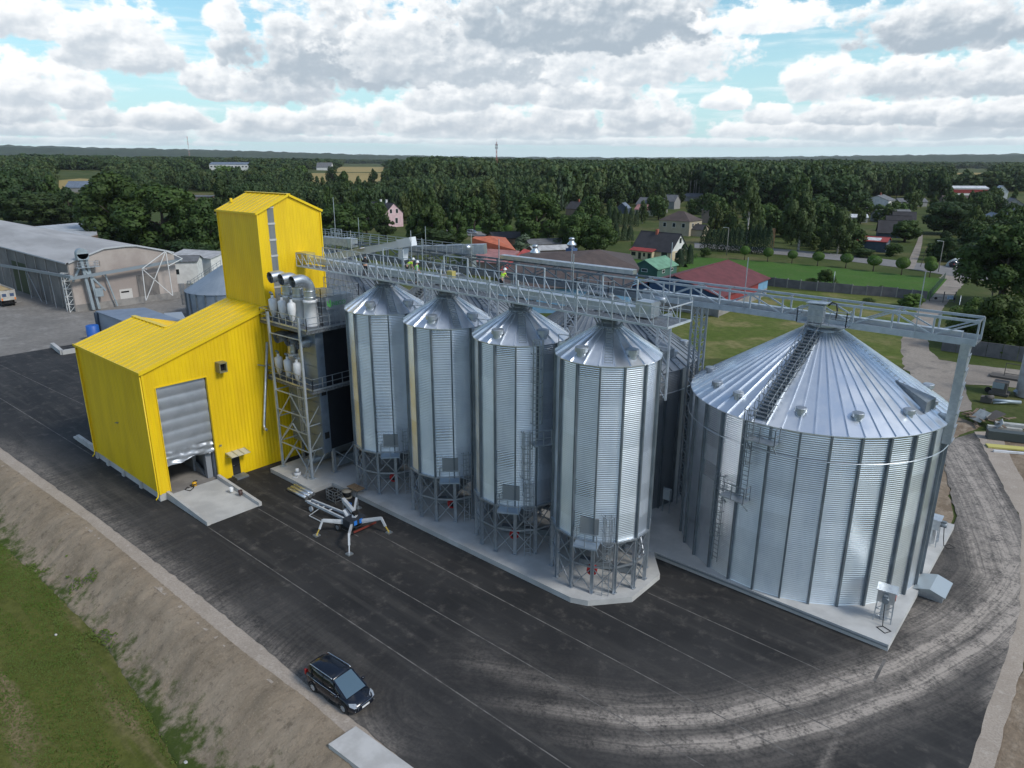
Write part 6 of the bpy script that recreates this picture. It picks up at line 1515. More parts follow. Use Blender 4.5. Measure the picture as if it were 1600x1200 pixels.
# ---- the grey warehouse at the left
wh = thing('warehouse', 'long old concrete warehouse with a pale grey roof at the left', 'warehouse', (-152, 45, 0))
GX = -151.0
gp = [onx(*p, GX) for p in ((107, 487), (106, 411), (161, 388.5), (195, 384.5), (212, 384), (258, 392), (271, 395), (270, 463))]
y0 = gp[0].y
prof = [(p.y, max(0, p.z)) for p in gp]; prof[0] = (prof[1][0]-.02, -.1); prof[-1] = (prof[-2][0], -.1)
q = MB(); q.extr([(GX, y, z) for y, z in prof], (-.5, 0, 0)); q.build('end_wall', mat('stained plaster', (.42, .37, .335), .9, 0, (.30, .255, .23), .12, detail=9), wh)
q = MB(); q.box(GX+.005, prof[0][0]+.1, -.1, GX+.12, prof[-1][0]-.1, 1.3); q.build('plinth', m_concd, wh)
q = MB(); q.box(GX+.005, 57.8, 1.2, GX+.06, 62.0, 5.6); q.build('gate', mat('grey boards', (.19, .175, .165), .9, 0, (.14, .13, .12), 1, stretch=(1, 4, .3)), wh)
q = MB(); q.box(GX+.01, 54.2, 1.2, GX+.06, 56.6, 3.2); q.build('patch', mat('pale plaster patch', (.52, .50, .47), .9), wh); q = MB(); q.box(GX+.06, 54.5, 2.5, GX+.09, 56.0, 2.8); q.build('window', m_dark, wh)
ye = prof[1][0]; ze = prof[1][1]
q = MB(); q.box(-330, ye, -.1, GX-.5, ye+.4, ze-.1); q.build('side_wall', mat('shaded stained concrete', (.20, .19, .18), .9, 0, (.12, .12, .115), .15, detail=8), wh)  # stains by noise; base colour darkened for the shade on this side
q = MB()
for i in range(24): x = GX-.4-6.3*i; q = MB(); q.box(x-.22, ye-.14, 0, x+.22, ye-.004, ze-.15); q.build('pilaster', m_concd, wh)
q = MB(); q.box(-187, ye-.05, 0, -176.5, ye-.01, 6.6); q.build('doorway', mat('dark green door', (.03, .045, .012), .8), wh)
roofp = prof[1:-1]
vs = []; 
for y, z in [(ye-.5, ze-.12)]+roofp[:]: vs.append((y, z))
q = MB(); nn = len(vs); A = [(GX+.35, y, z+.12) for y, z in vs]; B_ = [(-330, y, z+.12) for y, z in vs]
q.add(A+B_, [(i, i+1, nn+i+1, nn+i) for i in range(nn-1)]); q.add([(x, y, z-.14) for x, y, z in A], []); 
q.build('roof', mat('pale warehouse roofing', (.44, .43, .42), .8, 0, (.33, .32, .31), .10, detail=9, stretch=(.5, 2, 1)), wh)
q = MB(); 
for (ya_, za_), (yb_, zb_) in zip(roofp[:-1], roofp[1:]): q.bar((GX+.3, ya_, za_+.05), (GX+.3, yb_, zb_+.05), .12, .3)
q.bar((GX+.3, ye-.5, ze-.05), (-330, ye-.5, ze-.05), .1, .25); q.build('verge', mat('pale verge board', (.42, .44, .46), .6), wh)
# farther flat roofed shed behind it
w2 = thing('storage_hall', 'wide flat storage hall with a pale sheet roof behind the warehouse', 'hall', (-190, 90, 0))
c4 = [at(*p, 7.0) for p in ((30, 356), (148, 346), (152, 366), (120, 374))]
q = MB(); q.extr([Vector((c.x, c.y, 6.8)) for c in c4], (0, 0, .25)); q.build('roof', mat('pale metal roofing', (.50, .51, .52), .6, .1, (.38, .39, .40), .15, stretch=(1, 3, 1)), w2)
q = MB(); q.prism([(c.x*.995, c.y*.99+.5) for c in c4], 0, 6.8); q.build('wall', WALL['wood'], w2)
# bucket elevator, lattice frames and conveyor on the warehouse end
be = thing('bucket_elevator', 'grey bucket elevator standing against the warehouse end wall', 'elevator', (GX+1, 49, 0))
b1 = onx(150, 480, GX+1.2); zt = onx(137, 393, GX+1.2).z
q = MB(); q.bar((GX+1.2, b1.y-.5, .2), (GX+1.2, b1.y-1.2, zt-1.2), .5, .6); q.bar((GX+1.2, b1.y+.5, .2), (GX+1.2, b1.y-.3, zt-1.2), .45, .5); q.build('casing', mat('elevator grey', (.33, .39, .42), .5, .3, (.27, .32, .35), 1), be)
q = MB(); q.box(GX+.6, b1.y-1.9, zt-1.4, GX+1.9, b1.y+.1, zt-.3); q.tube([(GX+.6, b1.y-.9, zt-.3), (GX+1.9, b1.y-.9, zt-.3)], 1.0, 16)
q.build('head', MATS['elevator grey'], be)
q = MB(); q.box(GX+.3, b1.y-2.2, zt-2.9, GX+2.2, b1.y+1.6, zt-2.8); po = q.build('platform', m_galv, be); q = MB(); railing(q, [(GX+2.2, b1.y-2.2, zt-2.8), (GX+2.2, b1.y+1.6, zt-2.8), (GX+.3, b1.y+1.6, zt-2.8)], 1.0, 1.0, .03); q.build('railing', m_galv, po)
q = MB(); q.bar((GX+1.4, b1.y-1.2, zt-3), (GX+1.2, b1.y+2.2, 3.6), .35); q.bar((GX+.9, b1.y-1.6, zt-3), (GX+.6, b1.y-3.0, zt-5.4), .35); q.bar((GX+.8, b1.y+2.6, 7.2), (GX+.9, b1.y+4.0, .2), .25); q.box(GX+.5, b1.y+.2, 2.6, GX+1.6, b1.y+1.6, 4.2); q.build('chute', MATS['elevator grey'], be)
q = MB(); A_ = onx(107, 436, GX+1.6); B2 = onx(284, 406, GX+1.6); cv = thing('wall_conveyor', 'grey belt conveyor climbing along the warehouse end wall', 'conveyor', A_); q.bar(A_, B2, .5, .55); q.build('casing', mat('conveyor grey', (.24, .28, .31), .5, .3), cv)
A3 = ony(0, 414, ye-1.2); B3 = ony(112, 433, ye-1.2); q = MB(); q.bar(A3, B3, .5, .5); q.build('casing', MATS['conveyor grey'], cv)
q = MB()
for x in (40, 62, 76): 
    p = ony(x, 424, ye-1.2); q.bar(p, (p.x+.5, p.y, 0), .12)
p = ony(42, 424, ye-1.2); q.bar(p, (p.x+6, p.y, 0), .12); q.build('post', m_galv, cv)
def lattice_tower(name, label, p, w, h, d, m, cat='lattice tower', n=5):
    t = thing(name, label, cat, p); q = MB(); c = [Vector((x, y, 0)) for x, y in ((-w, -d), (w, -d), (w, d), (-w, d))]; p = Vector(p)
    for k in c: q.bar(p+k, p+k+Vector((0, 0, h)), .12)
    for i in range(n):
        z0, z1 = h*i/n, h*(i+1)/n
        for k in range(4):
            a, b_ = p+c[k], p+c[(k+1) % 4]; q.bar(a+Vector((0, 0, z0)), b_+Vector((0, 0, z1)), .07); q.bar(a+Vector((0, 0, z1)), b_+Vector((0, 0, z1)), .07)
    q.build('lattice', m, t); return t
wl = mat('white lattice paint', (.62, .63, .62), .6)
lattice_tower('lattice_tower', 'short white lattice tower at the near corner of the warehouse', at(114, 487), .7, 7.4, .7, wl)
xf = thing('bracing_frame', 'white cross braced frame before the warehouse gate carrying the conveyor', 'frame', at(240, 466)); q = MB()
X1 = GX+2.4
fb = [onx(*p, X1) for p in ((228, 470), (270, 462), (222, 420), (259, 392), (285, 404))]
for a, c in ((0, 2), (1, 3), (0, 3), (2, 1), (2, 3), (3, 4), (1, 4)): 
    if (a, c) == (1, 4): continue
    q.bar(fb[a], fb[c], .13)
q.bar(fb[4], onx(262, 416, X1), .14); q.bar(fb[2], fb[2]+Vector((1.2, .4, 0)), .12); q.build('bar', wl, xf)
# canopy shed, white sheds
cs = thing('canopy_shed', 'low shed with a flat blue grey sheet roof behind the yellow building', 'shed', at(200, 510))
c4 = [at(*p, 4.0) for p in ((149, 487), (226, 481.5), (283, 501), (206, 508))]
q = MB(); q.extr([Vector((c.x, c.y, 3.9)) for c in c4], (0, 0, .22)); q.build('roof', mat('blue grey roofing', (.22, .27, .34), .5, .2, (.18, .22, .28), .4), cs)
k4 = [c4[0]*.97+c4[2]*.03, c4[1]*.97+c4[3]*.03, c4[2]*.97+c4[0]*.03, c4[3]*.97+c4[1]*.03]
q = MB(); q.prism([(c.x, c.y) for c in k4], 0, 3.9); q.build('wall', mat('grey sheet wall', (.30, .33, .37), .6), cs)
q = MB(); c = c4[0]*.985+c4[2]*.015; q.bar((c.x, c.y, 0), (c.x, c.y, 3.9), .7); q.build('post', WALL['darkblue'], cs)
q = MB(); pp = [at(*p, 3.2) for p in ((256, 490), (284, 488), (290, 498), (262, 502))]; q.extr([Vector((c.x, c.y, 3.1)) for c in pp], (0, 0, .2)); q.prism([(c.x, c.y) for c in pp], 0, 3.09); q.build('annexe', mat('dull pale sheet', (.30, .34, .38), .6), cs)
house('shed', 'little white hut beside the gravel strip left of the old round silo', G(293, 440), 52, 6.5, 5.5, 5.2, .9, 'white', 'grey', cat='hut', wins=(('-y', (-1.3,), 2.2, .9, 1.2),))
house('shed', 'pale sheet metal shed with a ribbed grey roof behind the little white hut', G(324, 428), 20, 13, 10, 4.8, 1.0, 'lightblue' if 0 else 'white', 'pale', cat='shed')
q = MB(); p = at(146, 522, 1.0); q.lathe([(.95, -1), (.95, 1.4), (.8, 1.5), (.01, 1.5)], 18, p); tag(q.build('barrel', mat('blue barrel', (.02, .11, .42), .5)), 'bright blue barrel beside the canopy shed', 'barrel')
kb = MB(); a, b_, c = [at(*p, .3) for p in ((82, 539), (97, 551), (128, 546))]; kb.bar(a, b_, .5, .7); kb.bar(b_, c, .5, .7); tag(kb.build('kerb_wall', m_conc), 'low concrete kerb wall at the border of asphalt and old yard', 'kerb')
# ---- old silo left of the tower with its elevator
ob_ = thing('old_silo', 'old grey bolted silo behind the yellow building left of the tower', 'grain silo', (-127.4, 65.0, 0)); R_ = 7.6
ze_ = zat(Vector((-127.4, 65.0)), 452)+.3
q = MB(); q.lathe([(R_, 0), (R_, ze_)], 60, ob_.location); q.build('shell', mat('old silo sheet', (.30, .36, .43), .5, .6, (.24, .29, .36), .5), ob_)
q = MB()
for i in range(24): p = Vector(ob_.location)+at_az(15*i, R_+.08); q.bar(p, p+Z(ze_), .2, .2, up=at_az(15*i, 1))
q.build('stiffener', m_stiff, ob_)
q = MB(); q.lathe([(R_+.2, ze_-.05), (1.0, ze_+4.2), (.01, ze_+4.2)], 40, ob_.location, smooth=False); rf2 = q.build('roof', mat('old silo roof', (.30, .35, .40), .5, .4, (.25, .30, .35), .4), ob_)
q = MB(); a = Vector(ob_.location)+at_az(-135, R_+.1, ze_); b_ = Vector(ob_.location)+at_az(-135, 1, ze_+4.2); railing(q, [a, b_], .9, .9, .03); q.build('roof_rail', m_galvd, rf2)
q = MB(); ladder(q, Vector(ob_.location)+at_az(-128, R_+.4, 0), ze_+1, at_az(-128, 1), cage=(2, ze_+1)); ladder(q, Vector(ob_.location)+at_az(-150, R_+.4, 0), ze_+1, at_az(-150, 1), cage=(2, ze_+1)); q.build('ladder', m_galvd, ob_)
et = lattice_tower('elevator_tower', 'slim grey elevator tower peeping out left of the yellow tower', Vector((-124, 72, 0)), .9, zat(Vector((-124, 72)), 336), .9, m_galv, n=14)
ez = zat(Vector((-124, 72)), 336); q = MB(); q.box(-125.2, 70.8, ez-.1, -122.8, 73.2, ez+.2); q.box(-124.8, 71.2, ez+.2, -123.2, 72.8, ez+1.6); q.box(-125.3, 70.6, ez-3.5, -122.7, 73.4, ez-3.3); q.bar((-124.4, 71.4, 0), (-124.4, 71.4, ez), .5); q.bar((-123.4, 71.4, 0), (-123.4, 71.4, ez), .5); q.build('head', m_galv, et)
# ---- far masts
for px, by, ty, w_, lab_, n_ in ((776, 272, 222, 3.0, 'red and white lattice radio mast with aerials above the forest', 10), (298, 246, 213, 4, 'thin far radio mast on the left horizon', 12)):
    d_ = 900 if px > 500 else 2600; r_ = ray(px, 258); r_ = r_/math.hypot(r_[0], r_[1]); p = Vector((r_[0]*d_, r_[1]*d_, 0)); p.z = terrain(p.x, p.y); h_ = zat(p, ty)-p.z
    t = thing('radio_mast', lab_, 'mast', p); q = MB(); k = 1.0 if px > 500 else 1.6
    for i in range(3):
        a_ = 2*PI*i/3; q.bar(p+Vector((1.5*k*math.cos(a_), 1.5*k*math.sin(a_), 0)), p+Vector((.45*k*math.cos(a_), .45*k*math.sin(a_), h_)), .22*k)
    for j in range(n_):
        z = h_*j/n_; rr_ = 1.5-1.05*j/n_
        for i in range(3): a1, a2 = 2*PI*i/3, 2*PI*(i+1)/3; q.bar(p+Vector((rr_*k*math.cos(a1), rr_*k*math.sin(a1), z)), p+Vector((rr_*k*math.cos(a2), rr_*k*math.sin(a2), z+h_/n_)), .14*k)
    q.build('lattice', mat('mast red and white', (.42, .12, .10), .6, 0, (.5, .5, .5), .05, vlo=.48, vhi=.52, world=True, stretch=(.01, .01, 1)), t)
    if px > 500:
        q = MB()
        for a_ in (0, 2, 4): 
            for z in (.86, .93): q.box(p.x+1.3*math.cos(a_)-.3, p.y+1.3*math.sin(a_)-.3, p.z+h_*z-1.4, p.x+1.3*math.cos(a_)+.3, p.y+1.3*math.sin(a_)+.3, p.z+h_*z+1.2)
        q.bar(p+Vector((0, 0, h_)), p+Vector((0, 0, h_+4)), .15); q.build('aerial', mat('aerial grey', (.30, .31, .33), .5), t)
# ---- grey concrete fence, gate, wire fence, poles
fn = thing('concrete_fence', 'long grey concrete panel fence between lawn and waste ground', 'fence', at(1198, 450)); q = MB(); qp = MB()
fp = [at(*p) for p in ((1190, 446), (1250, 452), (1330, 460), (1400, 465), (1448, 471))]
for a, c in zip(fp[:-1], fp[1:]):
    n = max(1, round((c-a).length/3.2)); 
    for i in range(n):
        u0, u1 = a+(c-a)*i/n, a+(c-a)*(i+.96)/n; h_ = 2.1-.2*rnd.random(); q.bar(u0+Vector((0, 0, h_/2)), u1+Vector((0, 0, h_/2)), .14, h_); qp.bar(u0, u0+Vector((0, 0, 2.2)), .22)
q.build('panel', mat('grey fence panel', (.155, .145, .15), .9, 0, (.11, .105, .11), .7), fn); qp.build('post', m_concd, fn)
gt = thing('metal_gate', 'thin metal swing gate with a blue sign closing the gravel road', 'gate', at(1452, 471)); a, m__, c = at(1452, 471), at(1473, 473), at(1491, 473)
for u0, u1 in ((a, m__), (m__, c)):
    q = MB(); up = Vector((0, 0, 1.7))
    for k, l in ((u0+up*.1, u1+up*.1), (u0+up, u1+up), (u0+up*.1, u0+up), (u1+up*.1, u1+up), (u0+up*.55, u1+up*.55)): q.bar(k, l, .07)
    q.build('gate_leaf', mat('dark gate steel', (.06, .06, .06), .6), gt)
for u in (a, m__, c): q = MB(); q.bar(u, u+Vector((0, 0, 2.3)), .16); q.build('gate_post', MATS['dark gate steel'], gt)
q = MB(); s0, s1 = m__+(c-m__)*.3, m__+(c-m__)*.85; q.bar(s0+Vector((0, -.1, 1.1)), s1+Vector((0, -.1, 1.1)), .04, .8); q.build('sign', mat('faded blue sign', (.10, .20, .36), .6, 0, (.4, .45, .5), 3), gt)
for nm, x_ in (('disc', m__+(a-m__)*.55), ('disc', c+(m__-c)*.08)): q = MB(); q.tube([x_+Vector((0, -.1, .8)), x_+Vector((0, -.2, .8))], .28, 12); q.build(nm, m_dark, gt)
wf = thing('wire_fence', 'green wire mesh fence along the right end of the lawn', 'fence', at(1450, 465)); q = MB(); a, c = at(1450, 467), at(1476, 436)
for i in range(11):
    p = a+(c-a)*i/10; q.bar(p, p+Vector((0, 0, 1.6)), .09)
for z in (.1, .45, .8, 1.15, 1.5): q.bar(a+Vector((0, 0, z)), c+Vector((0, 0, z)), .035)
for i in range(60): p = a+(c-a)*i/60; q.bar(p, p+Vector((0, 0, 1.5)), .02)
q.build('mesh', mat('fence green', (.04, .09, .05), .6), wf)
def pole(px, by, ty, label, arm=True, m=None, lean=0):
    p = at(px, by); h_ = zat(p, ty)-p.z; t = thing('street_lamp' if arm else 'pole', label, 'street lamp' if arm else 'pole', p); q = MB(); q.tube([p, p+Vector((lean, 0, h_))], [.12, .07] if arm else [.07, .05], 8); q.build('post', m or m_concd, t)
    if arm: q = MB(); q.bar(p+Vector((lean, 0, h_)), p+Vector((lean-.9, -.9, h_+.15)), .08); q.bar(p+Vector((lean-.7, -.7, h_+.12)), p+Vector((lean-1.3, -1.3, h_+.16)), .22, .1); q.build('lamp_head', m_galvb, t)
pole(1135, 399, 356, 'concrete street lamp by the tall thuja hedge'); pole(1466, 425, 377, 'street lamp standing by the lane mouth near the last ball tree'); pole(1438, 417, 386, 'wooden pole leaning beside the lane', False, m_bark, .8)
pole(1492, 512, 462, 'thin metal pole at the road edge behind the truss end', False, m_galv); pole(1301, 452, 424, 'thin white pole in front of the round bush at the concrete fence', False, m_galv)
q = MB(); p = at(1206, 388); q.bar(p, p+Vector((0, 0, 6.5)), 1.0, .8); tag(q.build('brick_pillar', mat('pale orange brick', (.42, .23, .11), .8)), 'pale orange pillar glimpsed between the two tall birches', 'pillar')
gh = thing('garden_tunnel', 'small white arched garden tunnel beside the lane', 'greenhouse', at(1490, 417)); p = at(1490, 417); q = MB()
q.extr([(p.x+2.0*math.cos(t), p.y, 2.0*math.sin(t)) for t in np.linspace(0, PI, 12)], (0, 5, 0)); q.build('cover', mat('tunnel film', (.50, .54, .52), .5), gh)
lattice = None
# ================================================================ VEHICLES, PEOPLE, LOOSE THINGS
# ---------------------------------------------------------------- the dark people carrier
def loft(mb, secs, m=0, caps=True, smooth=True):
    n = len(secs[0]); vs = [p for s in secs for p in s]; fs = []
    for j in range(len(secs)-1):
        for i in range(n): i2 = (i+1) % n; fs.append((j*n+i, j*n+i2, (j+1)*n+i2, (j+1)*n+i))
    o = len(mb.v); mb.add(vs, fs, m, smooth)
    if caps:
        mb.f.append(tuple(o+i for i in reversed(range(n)))); mb.m.append(m); mb.s.append(False)
        mb.f.append(tuple(o+(len(secs)-1)*n+i for i in range(n))); mb.m.append(m); mb.s.append(False)
    return mb
m_car = mat('dark blue car paint', (.012, .016, .026), .16, .25, spec=.7); m_cglass = mat('tinted glass', (.008, .010, .013), .06, spec=.8)
m_wsc = mat('windscreen', (.11, .17, .21), .08, .35, spec=.9); m_chrome = mat('chrome', (.75, .76, .78), .15, 1.0); m_lamp = mat('headlamp', (.34, .37, .40), .15, .3)  # windscreen colour has the pale blue reflection painted in
def people_carrier(name, label, loc, rz, paint=m_car):
    t = thing(name, label, 'car', loc, rz)
    # sections along x: half width, sill z, shoulder z
    def sec(x, w, z0, z1, tum=.06):
        return [(x, -w+.10, z0), (x, -w+.02, z0+.10), (x, -w, z0+.34), (x, -w+.02, z1-.12), (x, -w+tum, z1), (x, 0, z1+.035), (x, w-tum, z1), (x, w-.02, z1-.12), (x, w, z0+.34), (x, w-.02, z0+.10), (x, w-.10, z0), (x, 0, z0)]
    S_ = [sec(-2.36, .60, .42, .90), sec(-2.28, .78, .30, 1.0), (sec(-2.0, .91, .24, 1.06)), sec(-1.2, .93, .22, 1.03), sec(0, .935, .22, 1.0), sec(.9, .93, .22, .98), sec(1.35, .925, .22, .97, .10), sec(1.8, .90, .24, .88, .14), sec(2.1, .86, .25, .80, .16), sec(2.30, .76, .28, .70, .14), sec(2.40, .60, .36, .58, .10)]
    q = MB(); loft(q, S_); q.build('body', paint, t, True)
    def gsec(x, wb, wt, z0, z1): return [(x, -wb, z0), (x, -(wb+wt)/2-.02, (z0+z1)/2), (x, -wt, z1-.06), (x, -wt+.10, z1), (x, wt-.10, z1), (x, wt, z1-.06), (x, (wb+wt)/2+.02, (z0+z1)/2), (x, wb, z0)]
    q = MB(); loft(q, [gsec(-2.30, .70, .58, .98, 1.30), gsec(-2.08, .82, .64, 1.0, 1.58), gsec(-1.2, .865, .73, .99, 1.70), gsec(0.2, .865, .73, .97, 1.69)], caps=True)
    loft(q, [gsec(.2, .865, .73, .97, 1.69), gsec(.45, .86, .70, .96, 1.60), gsec(.62, .86, .68, .96, 1.49), gsec(1.1, .84, .73, .95, 1.20), gsec(1.55, .80, .76, .88, .95)], caps=False)
    q.build('side_glass', m_cglass, t, True)
    q = MB(); r_ = lambda x, w, z: [(x, -w, z-.05), (x, -w+.1, z+.012), (x, 0, z+.035), (x, w-.1, z+.012), (x, w, z-.05), (x, 0, z-.06)]
    loft(q, [r_(-2.16, .56, 1.54), r_(-1.9, .66, 1.65), r_(-1.6, .72, 1.69), r_(-1.2, .745, 1.705), r_(0, .745, 1.70), r_(.36, .73, 1.665)]); q.build('roof', paint, t, True)
    q = MB(); q.add([(.42, -.64, 1.665), (.42, .64, 1.665), (1.60, .72, .985), (1.60, -.72, .985), (1.0, 0, 1.36)], [(0, 1, 4), (1, 2, 4), (2, 3, 4), (3, 0, 4)], 0, True); q.build('windscreen', m_wsc, t, True)
    q = MB(); 
    for s in (-1, 1): q.bar((.40, s*.68, 1.66), (1.58, s*.79, .98), .07, .05)
    for s in (-1, 1):
        for x in (-1.55, -.45, .55): q.bar((x, s*.885, .98), (x-.05, s*.735, 1.66), .07, .03)
    q.build('pillar', paint, t, True)
    for s in (-1, 1):
        q = MB(); q.tube([(-2.0, s*.66, 1.64), (-1.8, s*.69, 1.74), (.1, s*.72, 1.76), (.30, s*.71, 1.71)], .025, 6); q.build('roof_rail', m_chrome, t, True)
        q = MB(); q.tube([(-2.0, s*.905, 1.035), (-.5, s*.925, 1.0), (1.1, s*.905, .975)], .016, 5); q.build('chrome_strip', m_chrome, t, True)
        q = MB(); q.ball((1.0, s*1.03, 1.06), .13, 10, sc=(.7, 1, .75)); q.bar((1.02, s*.9, 1.0), (1.0, s*1.0, 1.05), .05); q.build('mirror', paint, t, True)
        q = MB(); q.add([(2.02, s*.885, .74), (2.28, s*.76, .64), (2.33, s*.52, .62), (2.14, s*.50, .785), (1.86, s*.83, .86)], [(0, 1, 2, 3, 4)]); 
        for i in range(5): x, y, z = q.v[i]; q.v.append((x+.03, y+s*.012, z+.02))
        q.f = [(5, 6, 7, 8, 9), (0, 1, 6, 5), (1, 2, 7, 6), (2, 3, 8, 7), (3, 4, 9, 8), (4, 0, 5, 9)]; q.m = [0]*6; q.s = [False]*6
        q.build('headlight', m_lamp, t, True)
        q = MB(); q.box(2.20, s*.60-.13, .40, 2.33, s*.60+.13, .45); q.build('fog_lamp', m_lamp, t, True)
        q = MB(); q.box(-2.32, s*.76-.06, .85, -2.2, s*.76+.06, 1.2); q.build('tail_light', m_red, t, True)
        for x, h in ((-1.2, .2), (.5, .2)): q = MB(); q.box(x-.12, s*.935-.02, .86, x+.12, s*.935+.02, .89); q.build('door_handle', m_chrome, t, True)
        for x in (-1.45, 1.42):
            q = MB(); o = len(q.v); q.lathe([(.20, -.11), (.30, -.11), (.335, -.07), (.335, .07), (.30, .11), (.20, .11)], 26)
            for i in range(o, len(q.v)): v = q.v[i]; q.v[i] = (v[0]+x, v[2]+s*.83, v[1]+.335)
            wo = q.build('wheel', m_rubber, t, True)
            q = MB(); q.lathe([(.215, .07), (.20, .10), (.06, .085), (.001, .09)], 20)
            for k in range(7): a = 2*PI*k/7; q.bar((.05*math.cos(a), .05*math.sin(a), .10), (.20*math.cos(a), .20*math.sin(a), .115), .045, .03)
            for i in range(len(q.v)): v = q.v[i]; q.v[i] = (v[0]+x, s*(v[2]+.83), v[1]+.335)
            q.build('rim', m_galvb, wo, True)
            q = MB(); q.lathe([(.37, -.02), (.43, .0), (.37, .02)], 18, a0=0, a1=PI)
            for i in range(len(q.v)): v = q.v[i]; q.v[i] = (v[0]+x, v[2]+s*.93, v[1]+.335)
            q.build('wheel_arch', m_dark, t, True)
    q = MB(); q.box(2.30, -.40, .60, 2.42, .40, .70); q.bar((2.425, -.40, .70), (2.425, .40, .70), .03); q.bar((2.425, -.38, .61), (2.425, .38, .61), .02); gr = q.build('grille', m_dark, t, True)
    q = MB(); q.bar((2.43, -.40, .705), (2.43, .40, .705), .03, .025); q.build('grille_trim', m_chrome, gr, True)
    q = MB(); q.box(2.41, -.27, .46, 2.435, .27, .57); q.build('number_plate', m_white, t, True)
    return t
p0, p1 = at(489, 1083), at(537, 1117); dirv = (p1-p0); cy = math.atan2(dirv.y, dirv.x)
mid = (p0+p1)/2+Vector((-math.sin(cy), math.cos(cy), 0))*.83
car = people_carrier('parked_car', 'dark blue people carrier parked at the edge of the asphalt', (mid.x, mid.y, .012), cy); car.scale = (.89, .89, .89)
# small far cars
def far_car(px, by, rz, paint, label, name='parked_car'): 
    p = at(px, by); return people_carrier(name, label, p, rz, paint)
far_car(738, 366, .3, mat('silver car paint', (.45, .46, .48), .3, .4), 'small silver car on the road above the orange roof')
far_car(1496, 418, 1.0, m_car, 'dark car standing by the road corner behind the roadside lamp')
# ---------------------------------------------------------------- grain lorry
lr = thing('grain_lorry', 'pale tipper lorry loaded with grain cut by the left border', 'lorry', (-170, 39.6, 0)); x1 = -166.4
q = MB(); q.box(x1-9, 37.9, 1.25, x1, 40.5, 1.4)
for y0_, y1_ in ((37.9, 38.0), (40.4, 40.5)): q.box(x1-9, y0_, 1.4, x1, y1_, 3.3)
q.box(x1-9, 38.0, 1.4, x1-8.9, 40.4, 3.3); q.box(x1-.1, 38.0, 1.4, x1, 40.4, 3.2); q.build('tipper_body', mat('pale lorry body', (.50, .49, .46), .5, 0, (.38, .36, .33), 1), lr)
q = MB(); 
for s in (38.55, 39.85): q.box(x1+.005, s-.35, 2.0, x1+.03, s+.35, 2.6)
q.build('rear_panel', mat('blue panel', (.05, .08, .16), .5), lr)
q = MB()
for s in (38.1, 40.3): q.box(x1+.005, s-.12, 1.3, x1+.05, s+.12, 1.75)
q.build('tail_lamp', mat('orange lamp', (.7, .2, .03), .4), lr)
q = MB(); n_ = 14; P = np.zeros((n_, 6, 3))
for i in range(n_):
    for j in range(6): P[i, j] = (x1-8.9+8.8*i/(n_-1), 38.0+2.4*j/5, 3.0+.35*math.sin(PI*j/5)+.1*mn.noise((i*.8, j, 2)))
q.add(P.reshape(-1, 3), [(i*6+j, (i+1)*6+j, (i+1)*6+j+1, i*6+j+1) for i in range(n_-1) for j in range(5)], 0, True); q.build('grain_load', mat('grain', (.44, .33, .17), .9, 0, (.37, .27, .13), 6), lr)
q = MB(); q.box(x1-9, 38.5, .8, x1-.2, 39.9, 1.24); q.box(x1-.3, 38.0, .55, x1-.1, 40.4, .75); q.build('chassis', m_dark, lr)
for x in (x1-1.3, x1-2.6, x1-7.6):
    for y in (38.25, 40.15): q = MB(); q.tube([(x, y-.18, .52), (x, y+.18, .52)], .52, 20); q.build('wheel', m_rubber, lr)
q = MB(); q.box(x1-11.3, 37.95, .7, x1-9.2, 40.45, 3.4); q.build('cab', m_white, lr)

# ---------------------------------------------------------------- trailer lift with outriggers
LC = at(549, 832); lf = thing('boom_lift', 'white trailer boom lift standing on four spread outriggers on the asphalt', 'boom lift', LC)
LC = Vector(LC)
ux = Vector((1, 0, 0)); uy = Vector((0, 1, 0))
lw = mat('lift white', (.54, .57, .60), .4, 0, (.44, .47, .50), 2)
pads = [at(495, 839), at(546, 868), at(608, 834), at(560, 796)]
hub = LC+Vector((-.1, .25, 0))
q = MB(); q.bar(hub+Vector((-2.0, 0, .62)), hub+Vector((.7, 0, .62)), .5, .25); q.box(hub.x-.2, hub.y-.75, .6, hub.x+.7, hub.y+.75, 1.25); q.build('chassis', mat('lift dark casing', (.025, .03, .04), .5), lf)
q = MB(); 
for a in (-.2, .32): q.box(hub.x+.7, hub.y+a-.16, .75, hub.x+.715, hub.y+a+.12, 1.12)
q.build('blue_panel', mat('blue label', (.02, .16, .55), .5), lf)
for i, pd in enumerate(pads):
    pd = Vector(pd); d = pd-hub; d.z = 0; kn = hub+d*.80; kn.z = 1.25; rt = hub+d*.18; rt.z = .85
    q = MB(); q.bar(rt, kn, .16, .20); q.bar(rt+Vector((0, 0, -.22)), kn+Vector((0, 0, -.10)), .09); q.bar(kn+Vector((0, 0, .06)), kn+(pd-kn)*.55, .15); q.build('outrigger', lw, lf)
    q = MB(); q.bar(kn+(pd-kn)*.5, pd+Vector((0, 0, .08)), .08); q.build('jack', mat('jack yellow', (.55, .40, .08), .5) if i in (0, 2) else lw, lf)
    q = MB(); q.box(pd.x-.22, pd.y-.22, .005, pd.x+.22, pd.y+.22, .09); q.build('foot_pad', m_galvb, lf)
for s in (-.85, .85):
    c = hub+Vector((-.75, s, .33)); q = MB(); q.tube([c+uy*-.1, c+uy*.1], .33, 20); wo = q.build('wheel', m_rubber, lf); q = MB(); q.tube([c+uy*(-.115), c+uy*.115], .18, 16); q.build('rim', m_galvb, wo)
tip = Vector(at(482, 796)); tip.z = .7
q = MB(); a = hub+Vector((-.4, -.35, .9)); b_ = hub+Vector((-.4, .35, .9))
q.bar(a, tip+Vector((.3, -.2, .1)), .13, .2); q.bar(b_, tip+Vector((.3, .2, .1)), .13, .2)
